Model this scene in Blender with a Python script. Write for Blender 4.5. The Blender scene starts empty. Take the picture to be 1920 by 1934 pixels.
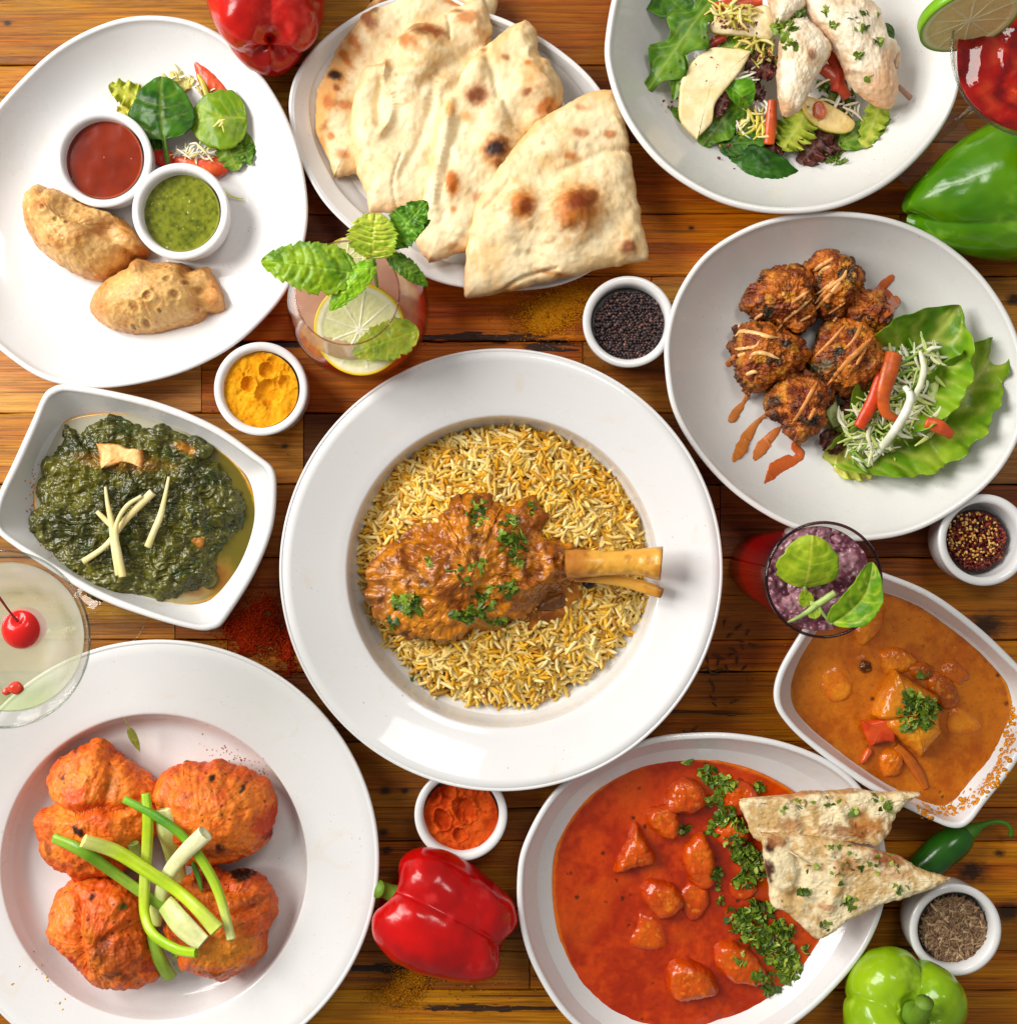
import bpy, math, random
import numpy as np
from mathutils import Vector, Matrix
from mathutils.bvhtree import BVHTree

# ------------------------------------------------------------------ camera, light, exposure
S = 0.00036          # metres per unit used below (one unit = one photo pixel at table height)
H = 2200.0           # camera height above the table in those units
scene = bpy.context.scene
COL = scene.collection
cam = bpy.data.objects.new('camera', bpy.data.cameras.new('camera'))
COL.objects.link(cam)
cam.location = (0, 0, H * S)
cam.data.sensor_fit = 'HORIZONTAL'
cam.data.sensor_width = 36
cam.data.lens = 36 * H / 1920
cam.data.clip_start = 0.01
cam.data.clip_end = 50
scene.camera = cam

world = bpy.data.worlds.new("World")
scene.world = world
world.use_nodes = True
world.node_tree.nodes['Background'].inputs[0].default_value = (1.0, 0.975, 0.94, 1)
world.node_tree.nodes['Background'].inputs[1].default_value = 0.26

def area(name, loc, target, sx, sy, power, color):
    l = bpy.data.lights.new(name, 'AREA'); l.shape = 'RECTANGLE'
    l.size = sx; l.size_y = sy; l.energy = power; l.color = color
    o = bpy.data.objects.new(name, l); COL.objects.link(o)
    o.location = loc
    o.rotation_euler = (Vector(target) - Vector(loc)).to_track_quat('-Z', 'Y').to_euler()
    return o
# tall window to the left with four panes
for i, (dx, dz) in enumerate([(-0.24, -0.2), (0.24, -0.2), (-0.24, 0.24), (0.24, 0.24)]):
    area('window_light', (-1.32 + dx * 0.3 + dz * 0.1, 0.62 + dx * 1.4, 1.16 + dz * 1.4), (0.0 + dx * 0.3, dx * 0.9, dz * 0.4), 0.52, 0.52, 12.5, (1.0, 0.965, 0.915))
area('overhead_fill', (0.35, 0.8, 1.6), (0, 0.05, 0), 0.45, 0.45, 6.5, (1.0, 0.95, 0.88))  # soft overhead fill, added to lift the window light
scene.view_settings.view_transform = 'Standard'
scene.view_settings.look = 'None'
scene.view_settings.exposure = 0.0
scene.view_settings.gamma = 1.0

# ------------------------------------------------------------------ numeric helpers
def W(px, py, z=0.0):
    f = (H - z) / H
    return np.array([(px - 960) * f, (967 - py) * f, z])

def lin(c):
    c = np.asarray(c, float) / 255.0
    return np.where(c <= 0.04045, c / 12.92, ((c + 0.055) / 1.055) ** 2.4)

def _hash(ix, iy, iz, seed):
    h = (ix * 374761393 + iy * 668265263 + iz * 2147483647 + seed * 974634777) & 0xFFFFFFFF
    h = ((h ^ (h >> 13)) * 1274126177) & 0xFFFFFFFF
    h = ((h ^ (h >> 15)) * 2246822519) & 0xFFFFFFFF
    h = h ^ (h >> 13)
    return (h & 0xFFFFFF) / float(0x7FFFFF) - 1.0

def vnoise(P, seed=0):
    f = np.floor(P); i = f.astype(np.int64); t = P - f
    t = t * t * t * (t * (t * 6 - 15) + 10)
    x, y, z = t[:, 0], t[:, 1], t[:, 2]
    r = 0
    for dx in (0, 1):
        wx = x if dx else 1 - x
        for dy in (0, 1):
            wy = y if dy else 1 - y
            for dz in (0, 1):
                wz = z if dz else 1 - z
                r = r + wx * wy * wz * _hash(i[:, 0] + dx, i[:, 1] + dy, i[:, 2] + dz, seed)
    return r

def fbm(P, scale, octv=4, seed=0, gain=0.5, ridged=False):
    """P in units, scale = feature size in units"""
    P = np.asarray(P, float)
    if P.shape[1] == 2:
        P = np.column_stack([P, np.zeros(len(P))])
    r = np.zeros(len(P)); a = 1.0; s = 1.0 / scale; tot = 0
    for k in range(octv):
        n = vnoise(P * s + 17.3 * k + 100.5, seed + k * 7)
        if ridged:
            n = 1 - 2 * np.abs(n)
        r += a * n; tot += a; a *= gain; s *= 2.03
    return r / tot

def cells(P, scale, seed=0):
    """distance to nearest feature point (0..~1), and random id"""
    P = np.asarray(P, float)
    if P.shape[1] == 2:
        P = np.column_stack([P, np.zeros(len(P))])
    Q = P / scale + 50.0
    i = np.floor(Q).astype(np.int64)
    best = np.full(len(P), 9.0); bid = np.zeros(len(P))
    for dx in (-1, 0, 1):
        for dy in (-1, 0, 1):
            for dz in (-1, 0, 1):
                c = i + np.array([dx, dy, dz])
                fx = c[:, 0] + 0.5 + 0.45 * _hash(c[:, 0], c[:, 1], c[:, 2], seed)
                fy = c[:, 1] + 0.5 + 0.45 * _hash(c[:, 0], c[:, 1], c[:, 2], seed + 1)
                fz = c[:, 2] + 0.5 + 0.45 * _hash(c[:, 0], c[:, 1], c[:, 2], seed + 2)
                d = np.sqrt((Q[:, 0] - fx) ** 2 + (Q[:, 1] - fy) ** 2 + (Q[:, 2] - fz) ** 2)
                m = d < best
                best = np.where(m, d, best)
                bid = np.where(m, _hash(c[:, 0], c[:, 1], c[:, 2], seed + 3), bid)
    return best, bid

def sm(a, b, x):
    t = np.clip((x - a) / (b - a), 0, 1)
    return t * t * (3 - 2 * t)

def mix(a, b, t):
    a = np.asarray(a, float); b = np.asarray(b, float)
    t = np.asarray(t, float)
    if t.ndim == 1:
        t = t[:, None]
    return a * (1 - t) + b * t

def spline(pts, n, closed=True):
    """Catmull-Rom through pts, resampled to n points of equal arc length"""
    P = np.asarray(pts, float)
    m = len(P)
    segs = m if closed else m - 1
    out = []
    k = 14
    for i in range(segs):
        if closed:
            p0, p1, p2, p3 = P[(i - 1) % m], P[i], P[(i + 1) % m], P[(i + 2) % m]
        else:
            p1, p2 = P[i], P[i + 1]
            p0 = P[i - 1] if i > 0 else 2 * p1 - p2
            p3 = P[i + 2] if i + 2 < m else 2 * p2 - p1
        t = (np.arange(k) / k)[:, None]
        out.append(0.5 * ((2 * p1) + (-p0 + p2) * t + (2 * p0 - 5 * p1 + 4 * p2 - p3) * t ** 2 + (-p0 + 3 * p1 - 3 * p2 + p3) * t ** 3))
    out.append(P[:1] if closed else P[-1:])
    Q = np.vstack(out)
    d = np.r_[0, np.cumsum(np.linalg.norm(np.diff(Q, axis=0), axis=1))]
    s = np.linspace(0, d[-1], n + 1)[:n] if closed else np.linspace(0, d[-1], n)
    return np.column_stack([np.interp(s, d, Q[:, j]) for j in range(P.shape[1])])

def circle(cx, cy, r, n=96, ry=None, rot=0):
    a = np.linspace(0, 2 * np.pi, n, endpoint=False)
    x = r * np.cos(a); y = (ry or r) * np.sin(a)
    c, s = math.cos(rot), math.sin(rot)
    return np.column_stack([cx + x * c - y * s, cy + x * s + y * c])

def toW(out, z):
    """photo-pixel outline -> world outline at height z"""
    f = (H - z) / H
    out = np.asarray(out, float)
    return np.column_stack([(out[:, 0] - 960) * f, (967 - out[:, 1]) * f])

# ------------------------------------------------------------------ object helpers
REG = {}      # mesh arrays of finished objects in units (for resting things on them)
ORI = {}

def tag(o, label=None, cat=None, group=None, kind=None):
    if label: o['label'] = label
    if cat: o['category'] = cat
    if group: o['group'] = group
    if kind: o['kind'] = kind
    return o

def thing(name, loc, label, cat, group=None):
    o = bpy.data.objects.new(name, None); COL.objects.link(o)
    o.empty_display_size = 0.01
    o.location = Vector(loc) * S
    ORI[o.name] = np.array(loc, float)
    tag(o, label, cat, group)
    return o

def mk(name, V, F, mat, parent=None, cols=None, smooth=True, label=None, cat=None, group=None, kind=None, solid=0.0, subd=0, reg=True):
    V = np.asarray(V, float)
    if parent is not None:
        org = ORI[parent.name]
    else:
        mn, mx = V.min(0), V.max(0)
        org = np.array([(mn[0] + mx[0]) / 2, (mn[1] + mx[1]) / 2, mn[2]])
    me = bpy.data.meshes.new(name)
    if isinstance(F, np.ndarray):
        k = F.shape[1]
        me.vertices.add(len(V)); me.vertices.foreach_set('co', ((V - org) * S).astype(np.float32).ravel())
        me.loops.add(F.size); me.loops.foreach_set('vertex_index', F.astype(np.int32).ravel())
        me.polygons.add(len(F))
        me.polygons.foreach_set('loop_start', np.arange(0, F.size, k, dtype=np.int32))
        me.polygons.foreach_set('loop_total', np.full(len(F), k, dtype=np.int32))
        me.update(calc_edges=True)
        me.validate()
    else:
        me.from_pydata([tuple(v) for v in (V - org) * S], [], [tuple(int(q) for q in f) for f in F])
        me.update()
    if smooth:
        me.polygons.foreach_set('use_smooth', np.ones(len(me.polygons), dtype=bool))
    if cols is not None:
        c = np.asarray(cols, float)
        if c.ndim == 1:
            c = np.tile(c, (len(V), 1))
        a = me.color_attributes.new('Col', 'FLOAT_COLOR', 'POINT')
        a.data.foreach_set('color', np.column_stack([np.clip(c, 0, 1), np.ones(len(V))]).astype(np.float32).ravel())
    me.materials.append(mat)
    me['n'] = len(V)
    o = bpy.data.objects.new(name, me); COL.objects.link(o)
    if parent is not None:
        o.parent = parent
        ORI[o.name] = org
    else:
        o.location = Vector(org) * S
        ORI[o.name] = org
    if solid:
        m = o.modifiers.new('thickness', 'SOLIDIFY'); m.thickness = solid * S; m.offset = 0
    if subd:
        m = o.modifiers.new('smooth', 'SUBSURF'); m.levels = subd; m.render_levels = subd
    tag(o, label, cat, group, kind)
    if reg:
        REG[o.name] = (V, F)
    return o

def bvh(*objs):
    Vs, Fs, n = [], [], 0
    for o in objs:
        names = [o.name] if o.name in REG else [c.name for c in o.children if c.name in REG]
        for nm in names:
            V, F = REG[nm]
            Vs.append(V)
            Fs += [tuple(int(q) + n for q in f) for f in F]
            n += len(V)
    return BVHTree.FromPolygons([tuple(v) for v in np.vstack(Vs)], Fs)

def hit(tree, px, py, default=0.0):
    """the point that shows at photo pixel px,py on the given surfaces"""
    t = W(px, py, 0); o = Vector((0, 0, H))
    d = (Vector(t) - o).normalized()
    r = tree.ray_cast(o, d)
    if r[0] is None:
        return W(px, py, default), Vector((0, 0, 1))
    return np.array(r[0]), (r[1] if r[1].z > 0 else -r[1])

def grid_faces(nu, nv, wrap_v=True, off=0):
    i = np.arange(nu - 1)[:, None]
    j = np.arange(nv if wrap_v else nv - 1)[None, :]
    a = i * nv + j
    b = i * nv + (j + 1) % nv
    c = (i + 1) * nv + (j + 1) % nv
    d = (i + 1) * nv + j
    return np.stack([a, b, c, d], -1).reshape(-1, 4) + off

def loft(rings):
    """rings: list of (Nx2 outline, z). Returns V,F (quads); first ring may be collapsed"""
    n = len(rings[0][0])
    V = np.vstack([np.column_stack([r[0], np.full(n, r[1]) if np.isscalar(r[1]) else r[1]]) for r in rings])
    return V, grid_faces(len(rings), n)

def vnormals(V, F):
    a, b, c = V[F[:, 0]], V[F[:, 1]], V[F[:, 2]]
    d = V[F[:, 3]] if F.shape[1] == 4 else V[F[:, 2]]
    n = np.cross(c - a, d - b) if F.shape[1] == 4 else np.cross(b - a, c - a)
    N = np.zeros_like(V)
    for k in range(F.shape[1]):
        np.add.at(N, F[:, k], n)
    l = np.linalg.norm(N, axis=1); l[l == 0] = 1
    return N / l[:, None]

def tube(pts, rad, seg=10, n=None, flat=1.0, up=None, caps=True):
    """swept tube through world points; rad scalar or per-control-point; flat = thickness/width ratio"""
    P = np.asarray(pts, float)
    rad = np.asarray(rad, float)
    if rad.ndim == 0: rad = np.full(len(P), float(rad))
    n = n or max(8, 5 * len(P))
    A = spline(np.column_stack([P, rad]), n, closed=False)
    C, R = A[:, :3], np.maximum(A[:, 3], 0.05)
    T = np.gradient(C, axis=0); T /= np.linalg.norm(T, axis=1)[:, None] + 1e-9
    upv = np.array([0, 0, 1.0]) if up is None else np.array(up, float)
    Sd = np.cross(T, upv); l = np.linalg.norm(Sd, axis=1)
    Sd[l < 1e-3] = [1, 0, 0]; Sd /= np.linalg.norm(Sd, axis=1)[:, None]
    Up = np.cross(Sd, T)
    a = np.linspace(0, 2 * np.pi, seg, endpoint=False)
    V = C[:, None, :] + R[:, None, None] * (np.cos(a)[None, :, None] * Sd[:, None, :] + flat * np.sin(a)[None, :, None] * Up[:, None, :])
    V = V.reshape(-1, 3); F = grid_faces(n, seg)
    if caps:
        V = np.vstack([V, C[0] - T[0] * R[0] * .3 * flat, C[-1] + T[-1] * R[-1] * .3 * flat])
        i0, i1 = len(V) - 2, len(V) - 1
        j = np.arange(seg); k = (j + 1) % seg
        F = np.vstack([F, np.stack([k, j, np.full(seg, i0), np.full(seg, i0)], 1), np.stack([(n - 1) * seg + j, (n - 1) * seg + k, np.full(seg, i1), np.full(seg, i1)], 1)])
    return V, tri(F)

def tri(F):
    """quads (some degenerate) -> clean triangles"""
    A = F[:, [0, 1, 2]]; B = F[:, [0, 2, 3]]
    T = np.vstack([A, B])
    ok = (T[:, 0] != T[:, 1]) & (T[:, 1] != T[:, 2]) & (T[:, 0] != T[:, 2])
    return T[ok]

def join(parts):
    Vs, Fs, Cs, n = [], [], [], 0
    for p in parts:
        Vs.append(p[0]); Fs.append((p[1] if p[1].shape[1] == 3 else tri(p[1])) + n); n += len(p[0])
        if len(p) > 2:
            c = np.asarray(p[2], float)
            Cs.append(np.tile(c, (len(p[0]), 1)) if c.ndim == 1 else c)
    return np.vstack(Vs), np.vstack(Fs), (np.vstack(Cs) if Cs else None)

def pillow_geo(outl, z0, h, nr=40, na=160, a=2.0, b=2.0, under=0.25, lumps=(), zlow=None, disp=None, edge=0.0, edges=12.0, seed=0, centre=None, hf=None, undert=.8):
    """dome over an outline seen in the photo. a,b = superellipse exponents; lumps=(px,py,r,amp)"""
    O = toW(spline(outl, na), z0)
    c = O.mean(0) if centre is None else toW([centre], z0)[0]
    if edge:
        e = fbm(O, edges, 3, seed + 5)
        d = O - c; L = np.linalg.norm(d, axis=1)[:, None]
        O = c + d * (1 + edge * e[:, None] / L)
    t = np.sin(np.linspace(0, 1, nr) * np.pi / 2)
    t[0] = 0.002
    hh = (1 - t ** a) ** (1 / b)
    rings = []
    for ti, hi in zip(t, hh):
        rings.append((c + (O - c) * ti, z0 + h * hi))
    low = z0 - h * under if zlow is None else zlow
    for k in (0.5, 1.0):
        rings.append((c + (O - c) * (1 - (1 - undert) * k ** 1.5), z0 + (low - z0) * k))
    rings.append((c + (O - c) * .002, low))
    V, F = loft(rings)
    T = np.repeat(np.r_[t, [1.05, 1.1, 1.2]], na)
    top = T <= 1.0
    fade = np.clip((1 - T) * 6, 0, 1) * top
    for (lx, ly, lr, la) in lumps:
        q = W(lx, ly, z0 + h * .6)
        d2 = ((V[:, 0] - q[0]) ** 2 + (V[:, 1] - q[1]) ** 2) / lr ** 2
        V[:, 2] += la * np.exp(-d2) * fade
    if hf is not None:
        V[:, 2] += hf(V) * fade
    if disp is not None:
        N = vnormals(V, F)
        if N[0, 2] < 0: N = -N
        d = disp(V)
        k = np.where(T <= 1.02, 1.0, 0.25)
        V = V + N * (d * k)[:, None]
    # outward orientation
    N = vnormals(V, F)
    if N[0, 2] < 0:
        F = F[:, ::-1]; N = -N
    return V, F, N, T

def pillow(name, mat, outl, z0, h, colf, parent=None, label=None, cat=None, group=None, kind=None, **kw):
    V, F, N, T = pillow_geo(outl, z0, h, **kw)
    return mk(name, V, F, mat, parent, cols=colf(V, N, T), label=label, cat=cat, group=group, kind=kind)

def revolve(prof, cx, cy, seg=72):
    """prof list of (r,z) -> V,F around world cx,cy"""
    a = np.linspace(0, 2 * np.pi, seg, endpoint=False)
    rings = [(np.column_stack([cx + max(r, .02) * np.cos(a), cy + max(r, .02) * np.sin(a)]), z) for r, z in prof]
    return loft(rings)

def smooth_prof(p, n):
    return spline(p, n, closed=False)

def scatter(tmpl, pos, rot, scl, cols):
    """merge copies of tmpl=(V,F). pos Nx3, rot Nx3x3, scl N or Nx3, cols Nx3"""
    tv, tf = tmpl
    n, m = len(pos), len(tv)
    scl = np.asarray(scl, float)
    if scl.ndim == 1: scl = np.repeat(scl[:, None], 3, 1)
    V = np.einsum('nij,nmj->nmi', rot, tv[None] * scl[:, None, :]) + pos[:, None, :]
    F = (tf[None] + (np.arange(n) * m)[:, None, None]).reshape(-1, tf.shape[1])
    C = np.repeat(cols, m, axis=0)
    return V.reshape(-1, 3), F, C

def rots(rng, n, tilt=0.4, normals=None):
    """random heading with a small tilt"""
    a = rng.uniform(0, 2 * np.pi, n)
    tx = rng.normal(0, tilt, n); ty = rng.normal(0, tilt, n)
    ca, sa = np.cos(a), np.sin(a)
    Z = np.zeros(n); O = np.ones(n)
    Rz = np.stack([ca, -sa, Z, sa, ca, Z, Z, Z, O], -1).reshape(n, 3, 3)
    c, s = np.cos(tx), np.sin(tx)
    Rx = np.stack([O, Z, Z, Z, c, -s, Z, s, c], -1).reshape(n, 3, 3)
    c, s = np.cos(ty), np.sin(ty)
    Ry = np.stack([c, Z, s, Z, O, Z, -s, Z, c], -1).reshape(n, 3, 3)
    R = Rx @ Ry @ Rz
    if normals is not None:
        out = []
        for i in range(n):
            q = Vector((0, 0, 1)).rotation_difference(Vector(normals[i])).to_matrix()
            out.append(np.array(q) @ R[i])
        R = np.array(out)
    return R

def ico(sub=2):
    import bmesh
    bm = bmesh.new(); bmesh.ops.create_icosphere(bm, subdivisions=sub, radius=1.0)
    bm.verts.ensure_lookup_table()
    V = np.array([v.co[:] for v in bm.verts]); F = np.array([[v.index for v in f.verts] for f in bm.faces]); bm.free()
    return V, F

# ------------------------------------------------------------------ materials
MATS = {}
def nodes_of(name):
    m = bpy.data.materials.new(name); m.use_nodes = True
    nt = m.node_tree; b = nt.nodes['Principled BSDF']
    return m, nt, b, nt.nodes, nt.links

def vcm(name, rough=0.5, spec=0.5, coat=0.0, sss=0.0, sssr=(1, .4, .2), bump=0.0, bscale=60.0, var=0.12, vscale=40.0, trans=0.0, detail=6, rvar=0.0, coatr=.08, bump2=0.0, b2scale=20.0, tint=None, thin=0.0, ssc=8):
    """principled material reading the vertex colour, broken up with noise; scales are feature sizes in units"""
    if name in MATS: return MATS[name]
    m, nt, b, N, L = nodes_of(name)
    at = N.new('ShaderNodeAttribute'); at.attribute_name = 'Col'
    tc = N.new('ShaderNodeTexCoord')
    nz = N.new('ShaderNodeTexNoise'); nz.inputs['Scale'].default_value = 1 / (vscale * S); nz.inputs['Detail'].default_value = 6
    nz.inputs['Roughness'].default_value = .65
    L.new(tc.outputs['Object'], nz.inputs['Vector'])
    mr = N.new('ShaderNodeMapRange'); mr.inputs['From Min'].default_value = .25; mr.inputs['From Max'].default_value = .75
    mr.inputs['To Min'].default_value = 1 - var; mr.inputs['To Max'].default_value = 1 + var
    L.new(nz.outputs['Fac'], mr.inputs['Value'])
    vm = N.new('ShaderNodeVectorMath'); vm.operation = 'SCALE'
    L.new(at.outputs['Color'], vm.inputs[0]); L.new(mr.outputs[0], vm.inputs['Scale'])
    col_out = vm.outputs[0]
    if tint:
        tm = N.new('ShaderNodeVectorMath'); tm.operation = 'MULTIPLY'; tm.inputs[1].default_value = tint
        L.new(vm.outputs[0], tm.inputs[0]); col_out = tm.outputs[0]
    L.new(col_out, b.inputs['Base Color'])
    b.inputs['Roughness'].default_value = rough
    b.inputs['Specular IOR Level'].default_value = spec
    b.inputs['Coat Weight'].default_value = coat
    b.inputs['Coat Roughness'].default_value = coatr
    b.inputs['Transmission Weight'].default_value = trans
    if sss:
        b.inputs['Subsurface Weight'].default_value = sss
        b.inputs['Subsurface Radius'].default_value = sssr
        b.inputs['Subsurface Scale'].default_value = ssc * S
    if rvar:
        n3 = N.new('ShaderNodeTexNoise'); n3.inputs['Scale'].default_value = 1 / (vscale * .7 * S)
        L.new(tc.outputs['Object'], n3.inputs['Vector'])
        m3 = N.new('ShaderNodeMapRange'); m3.inputs['From Min'].default_value = .35; m3.inputs['From Max'].default_value = .65
        m3.inputs['To Min'].default_value = max(rough - rvar, .03); m3.inputs['To Max'].default_value = rough + rvar
        L.new(n3.outputs['Fac'], m3.inputs['Value']); L.new(m3.outputs[0], b.inputs['Roughness'])
    if bump:
        n2 = N.new('ShaderNodeTexNoise'); n2.inputs['Scale'].default_value = 1 / (bscale * S); n2.inputs['Detail'].default_value = detail
        n2.inputs['Roughness'].default_value = .6
        L.new(tc.outputs['Object'], n2.inputs['Vector'])
        bp = N.new('ShaderNodeBump'); bp.inputs['Strength'].default_value = 1.0; bp.inputs['Distance'].default_value = bump * .5 * S
        L.new(n2.outputs['Fac'], bp.inputs['Height'])
        if bump2:
            n4 = N.new('ShaderNodeTexVoronoi'); n4.inputs['Scale'].default_value = 1 / (b2scale * S)
            L.new(tc.outputs['Object'], n4.inputs['Vector'])
            bp2 = N.new('ShaderNodeBump'); bp2.inputs['Distance'].default_value = bump2 * S
            L.new(n4.outputs['Distance'], bp2.inputs['Height']); L.new(bp.outputs[0], bp2.inputs['Normal'])
            bp = bp2
        L.new(bp.outputs['Normal'], b.inputs['Normal'])
        L.new(bp.outputs['Normal'], b.inputs['Coat Normal'])
    if thin:
        tl = N.new('ShaderNodeBsdfTranslucent'); L.new(col_out, tl.inputs['Color'])
        ms = N.new('ShaderNodeMixShader'); ms.inputs[0].default_value = thin
        L.new(b.outputs[0], ms.inputs[1]); L.new(tl.outputs[0], ms.inputs[2]); L.new(ms.outputs[0], N['Material Output'].inputs['Surface'])
    MATS[name] = m
    return m

def ceramic(name, color, rough=0.12, spots=0.0):
    m, nt, b, N, L = nodes_of(name)
    tc = N.new('ShaderNodeTexCoord')
    nz = N.new('ShaderNodeTexNoise'); nz.inputs['Scale'].default_value = 1 / (90 * S); nz.inputs['Detail'].default_value = 5
    L.new(tc.outputs['Object'], nz.inputs['Vector'])
    r = N.new('ShaderNodeMapRange'); r.inputs['From Min'].default_value = .3; r.inputs['From Max'].default_value = .7
    r.inputs['To Min'].default_value = rough * .7; r.inputs['To Max'].default_value = rough * 1.5
    L.new(nz.outputs['Fac'], r.inputs['Value']); L.new(r.outputs[0], b.inputs['Roughness'])
    # faint specks of spice and smears on the glaze
    n2 = N.new('ShaderNodeTexNoise'); n2.inputs['Scale'].default_value = 1 / (5.0 * S); n2.inputs['Detail'].default_value = 1
    L.new(tc.outputs['Object'], n2.inputs['Vector'])
    n3 = N.new('ShaderNodeTexNoise'); n3.inputs['Scale'].default_value = 1 / (150 * S); n3.inputs['Detail'].default_value = 3
    L.new(tc.outputs['Object'], n3.inputs['Vector'])
    t1 = N.new('ShaderNodeMapRange'); t1.inputs['From Min'].default_value = .735; t1.inputs['From Max'].default_value = .77
    L.new(n2.outputs['Fac'], t1.inputs['Value'])
    t2 = N.new('ShaderNodeMapRange'); t2.inputs['From Min'].default_value = .52; t2.inputs['From Max'].default_value = .66
    t2.inputs['To Max'].default_value = .7
    L.new(n3.outputs['Fac'], t2.inputs['Value'])
    mu = N.new('ShaderNodeMath'); mu.operation = 'MULTIPLY'; L.new(t1.outputs[0], mu.inputs[0]); L.new(t2.outputs[0], mu.inputs[1])
    mx = N.new('ShaderNodeMix'); mx.data_type = 'RGBA'
    mx.inputs['A'].default_value = (*color, 1); mx.inputs['B'].default_value = (.35, .15, .06, 1)
    L.new(mu.outputs[0], mx.inputs['Factor'])
    n5 = N.new('ShaderNodeTexNoise'); n5.inputs['Scale'].default_value = 1 / (70 * S); n5.inputs['Detail'].default_value = 7; n5.inputs['Distortion'].default_value = 1.5
    L.new(tc.outputs['Object'], n5.inputs['Vector'])
    t5 = N.new('ShaderNodeMapRange'); t5.inputs['From Min'].default_value = .62; t5.inputs['From Max'].default_value = .74; t5.inputs['To Max'].default_value = .22
    L.new(n5.outputs['Fac'], t5.inputs['Value'])
    m5 = N.new('ShaderNodeMix'); m5.data_type = 'RGBA'; m5.inputs['B'].default_value = (.74, .58, .32, 1)
    L.new(mx.outputs['Result'], m5.inputs['A']); L.new(t5.outputs[0], m5.inputs['Factor'])
    L.new(m5.outputs['Result'], b.inputs['Base Color'])
    b.inputs['Specular IOR Level'].default_value = 0.5
    b.inputs['Coat Weight'].default_value = 0.5
    b.inputs['Coat Roughness'].default_value = .04
    return m

WHITE = ceramic('white_glaze', (0.765, 0.765, 0.765), 0.28)
WHITE_GREY = ceramic('grey_white_glaze', (0.765, 0.765, 0.745), 0.25)

def glass_mat(name, tint=(1, 1, 1), refl=1.0):
    m, nt, b, N, L = nodes_of(name)
    out = N['Material Output']
    tr = N.new('ShaderNodeBsdfTransparent'); tr.inputs[0].default_value = (*tint, 1)
    gl = N.new('ShaderNodeBsdfGlossy'); gl.inputs['Roughness'].default_value = .02
    lw = N.new('ShaderNodeLayerWeight'); lw.inputs['Blend'].default_value = .5
    pw_ = N.new('ShaderNodeMath'); pw_.operation = 'POWER'; pw_.inputs[1].default_value = 3.5; L.new(lw.outputs['Facing'], pw_.inputs[0])
    mu = N.new('ShaderNodeMath'); mu.operation = 'MULTIPLY_ADD'; mu.inputs[1].default_value = .5 * refl; mu.inputs[2].default_value = .035 * refl; mu.use_clamp = True
    L.new(pw_.outputs[0], mu.inputs[0])
    mx = N.new('ShaderNodeMixShader')
    L.new(mu.outputs[0], mx.inputs[0]); L.new(tr.outputs[0], mx.inputs[1]); L.new(gl.outputs[0], mx.inputs[2])
    L.new(mx.outputs[0], out.inputs['Surface'])
    N.remove(b)
    return m
GLASS = glass_mat('clear_glass', (.97, .98, .97))

def liquid_mat(name, color, trans=0.8, rough=.05, ior=1.33, bump=0.0, bscale=30):
    m, nt, b, N, L = nodes_of(name)
    b.inputs['Base Color'].default_value = (*color, 1)
    b.inputs['Transmission Weight'].default_value = trans
    b.inputs['Roughness'].default_value = rough
    b.inputs['IOR'].default_value = ior
    if bump:
        tc = N.new('ShaderNodeTexCoord'); n2 = N.new('ShaderNodeTexNoise'); n2.inputs['Scale'].default_value = 1 / (bscale * S)
        n2.inputs['Detail'].default_value = 4
        L.new(tc.outputs['Object'], n2.inputs['Vector'])
        bp = N.new('ShaderNodeBump'); bp.inputs['Distance'].default_value = bump * S
        L.new(n2.outputs['Fac'], bp.inputs['Height']); L.new(bp.outputs[0], b.inputs['Normal'])
    return m
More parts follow.
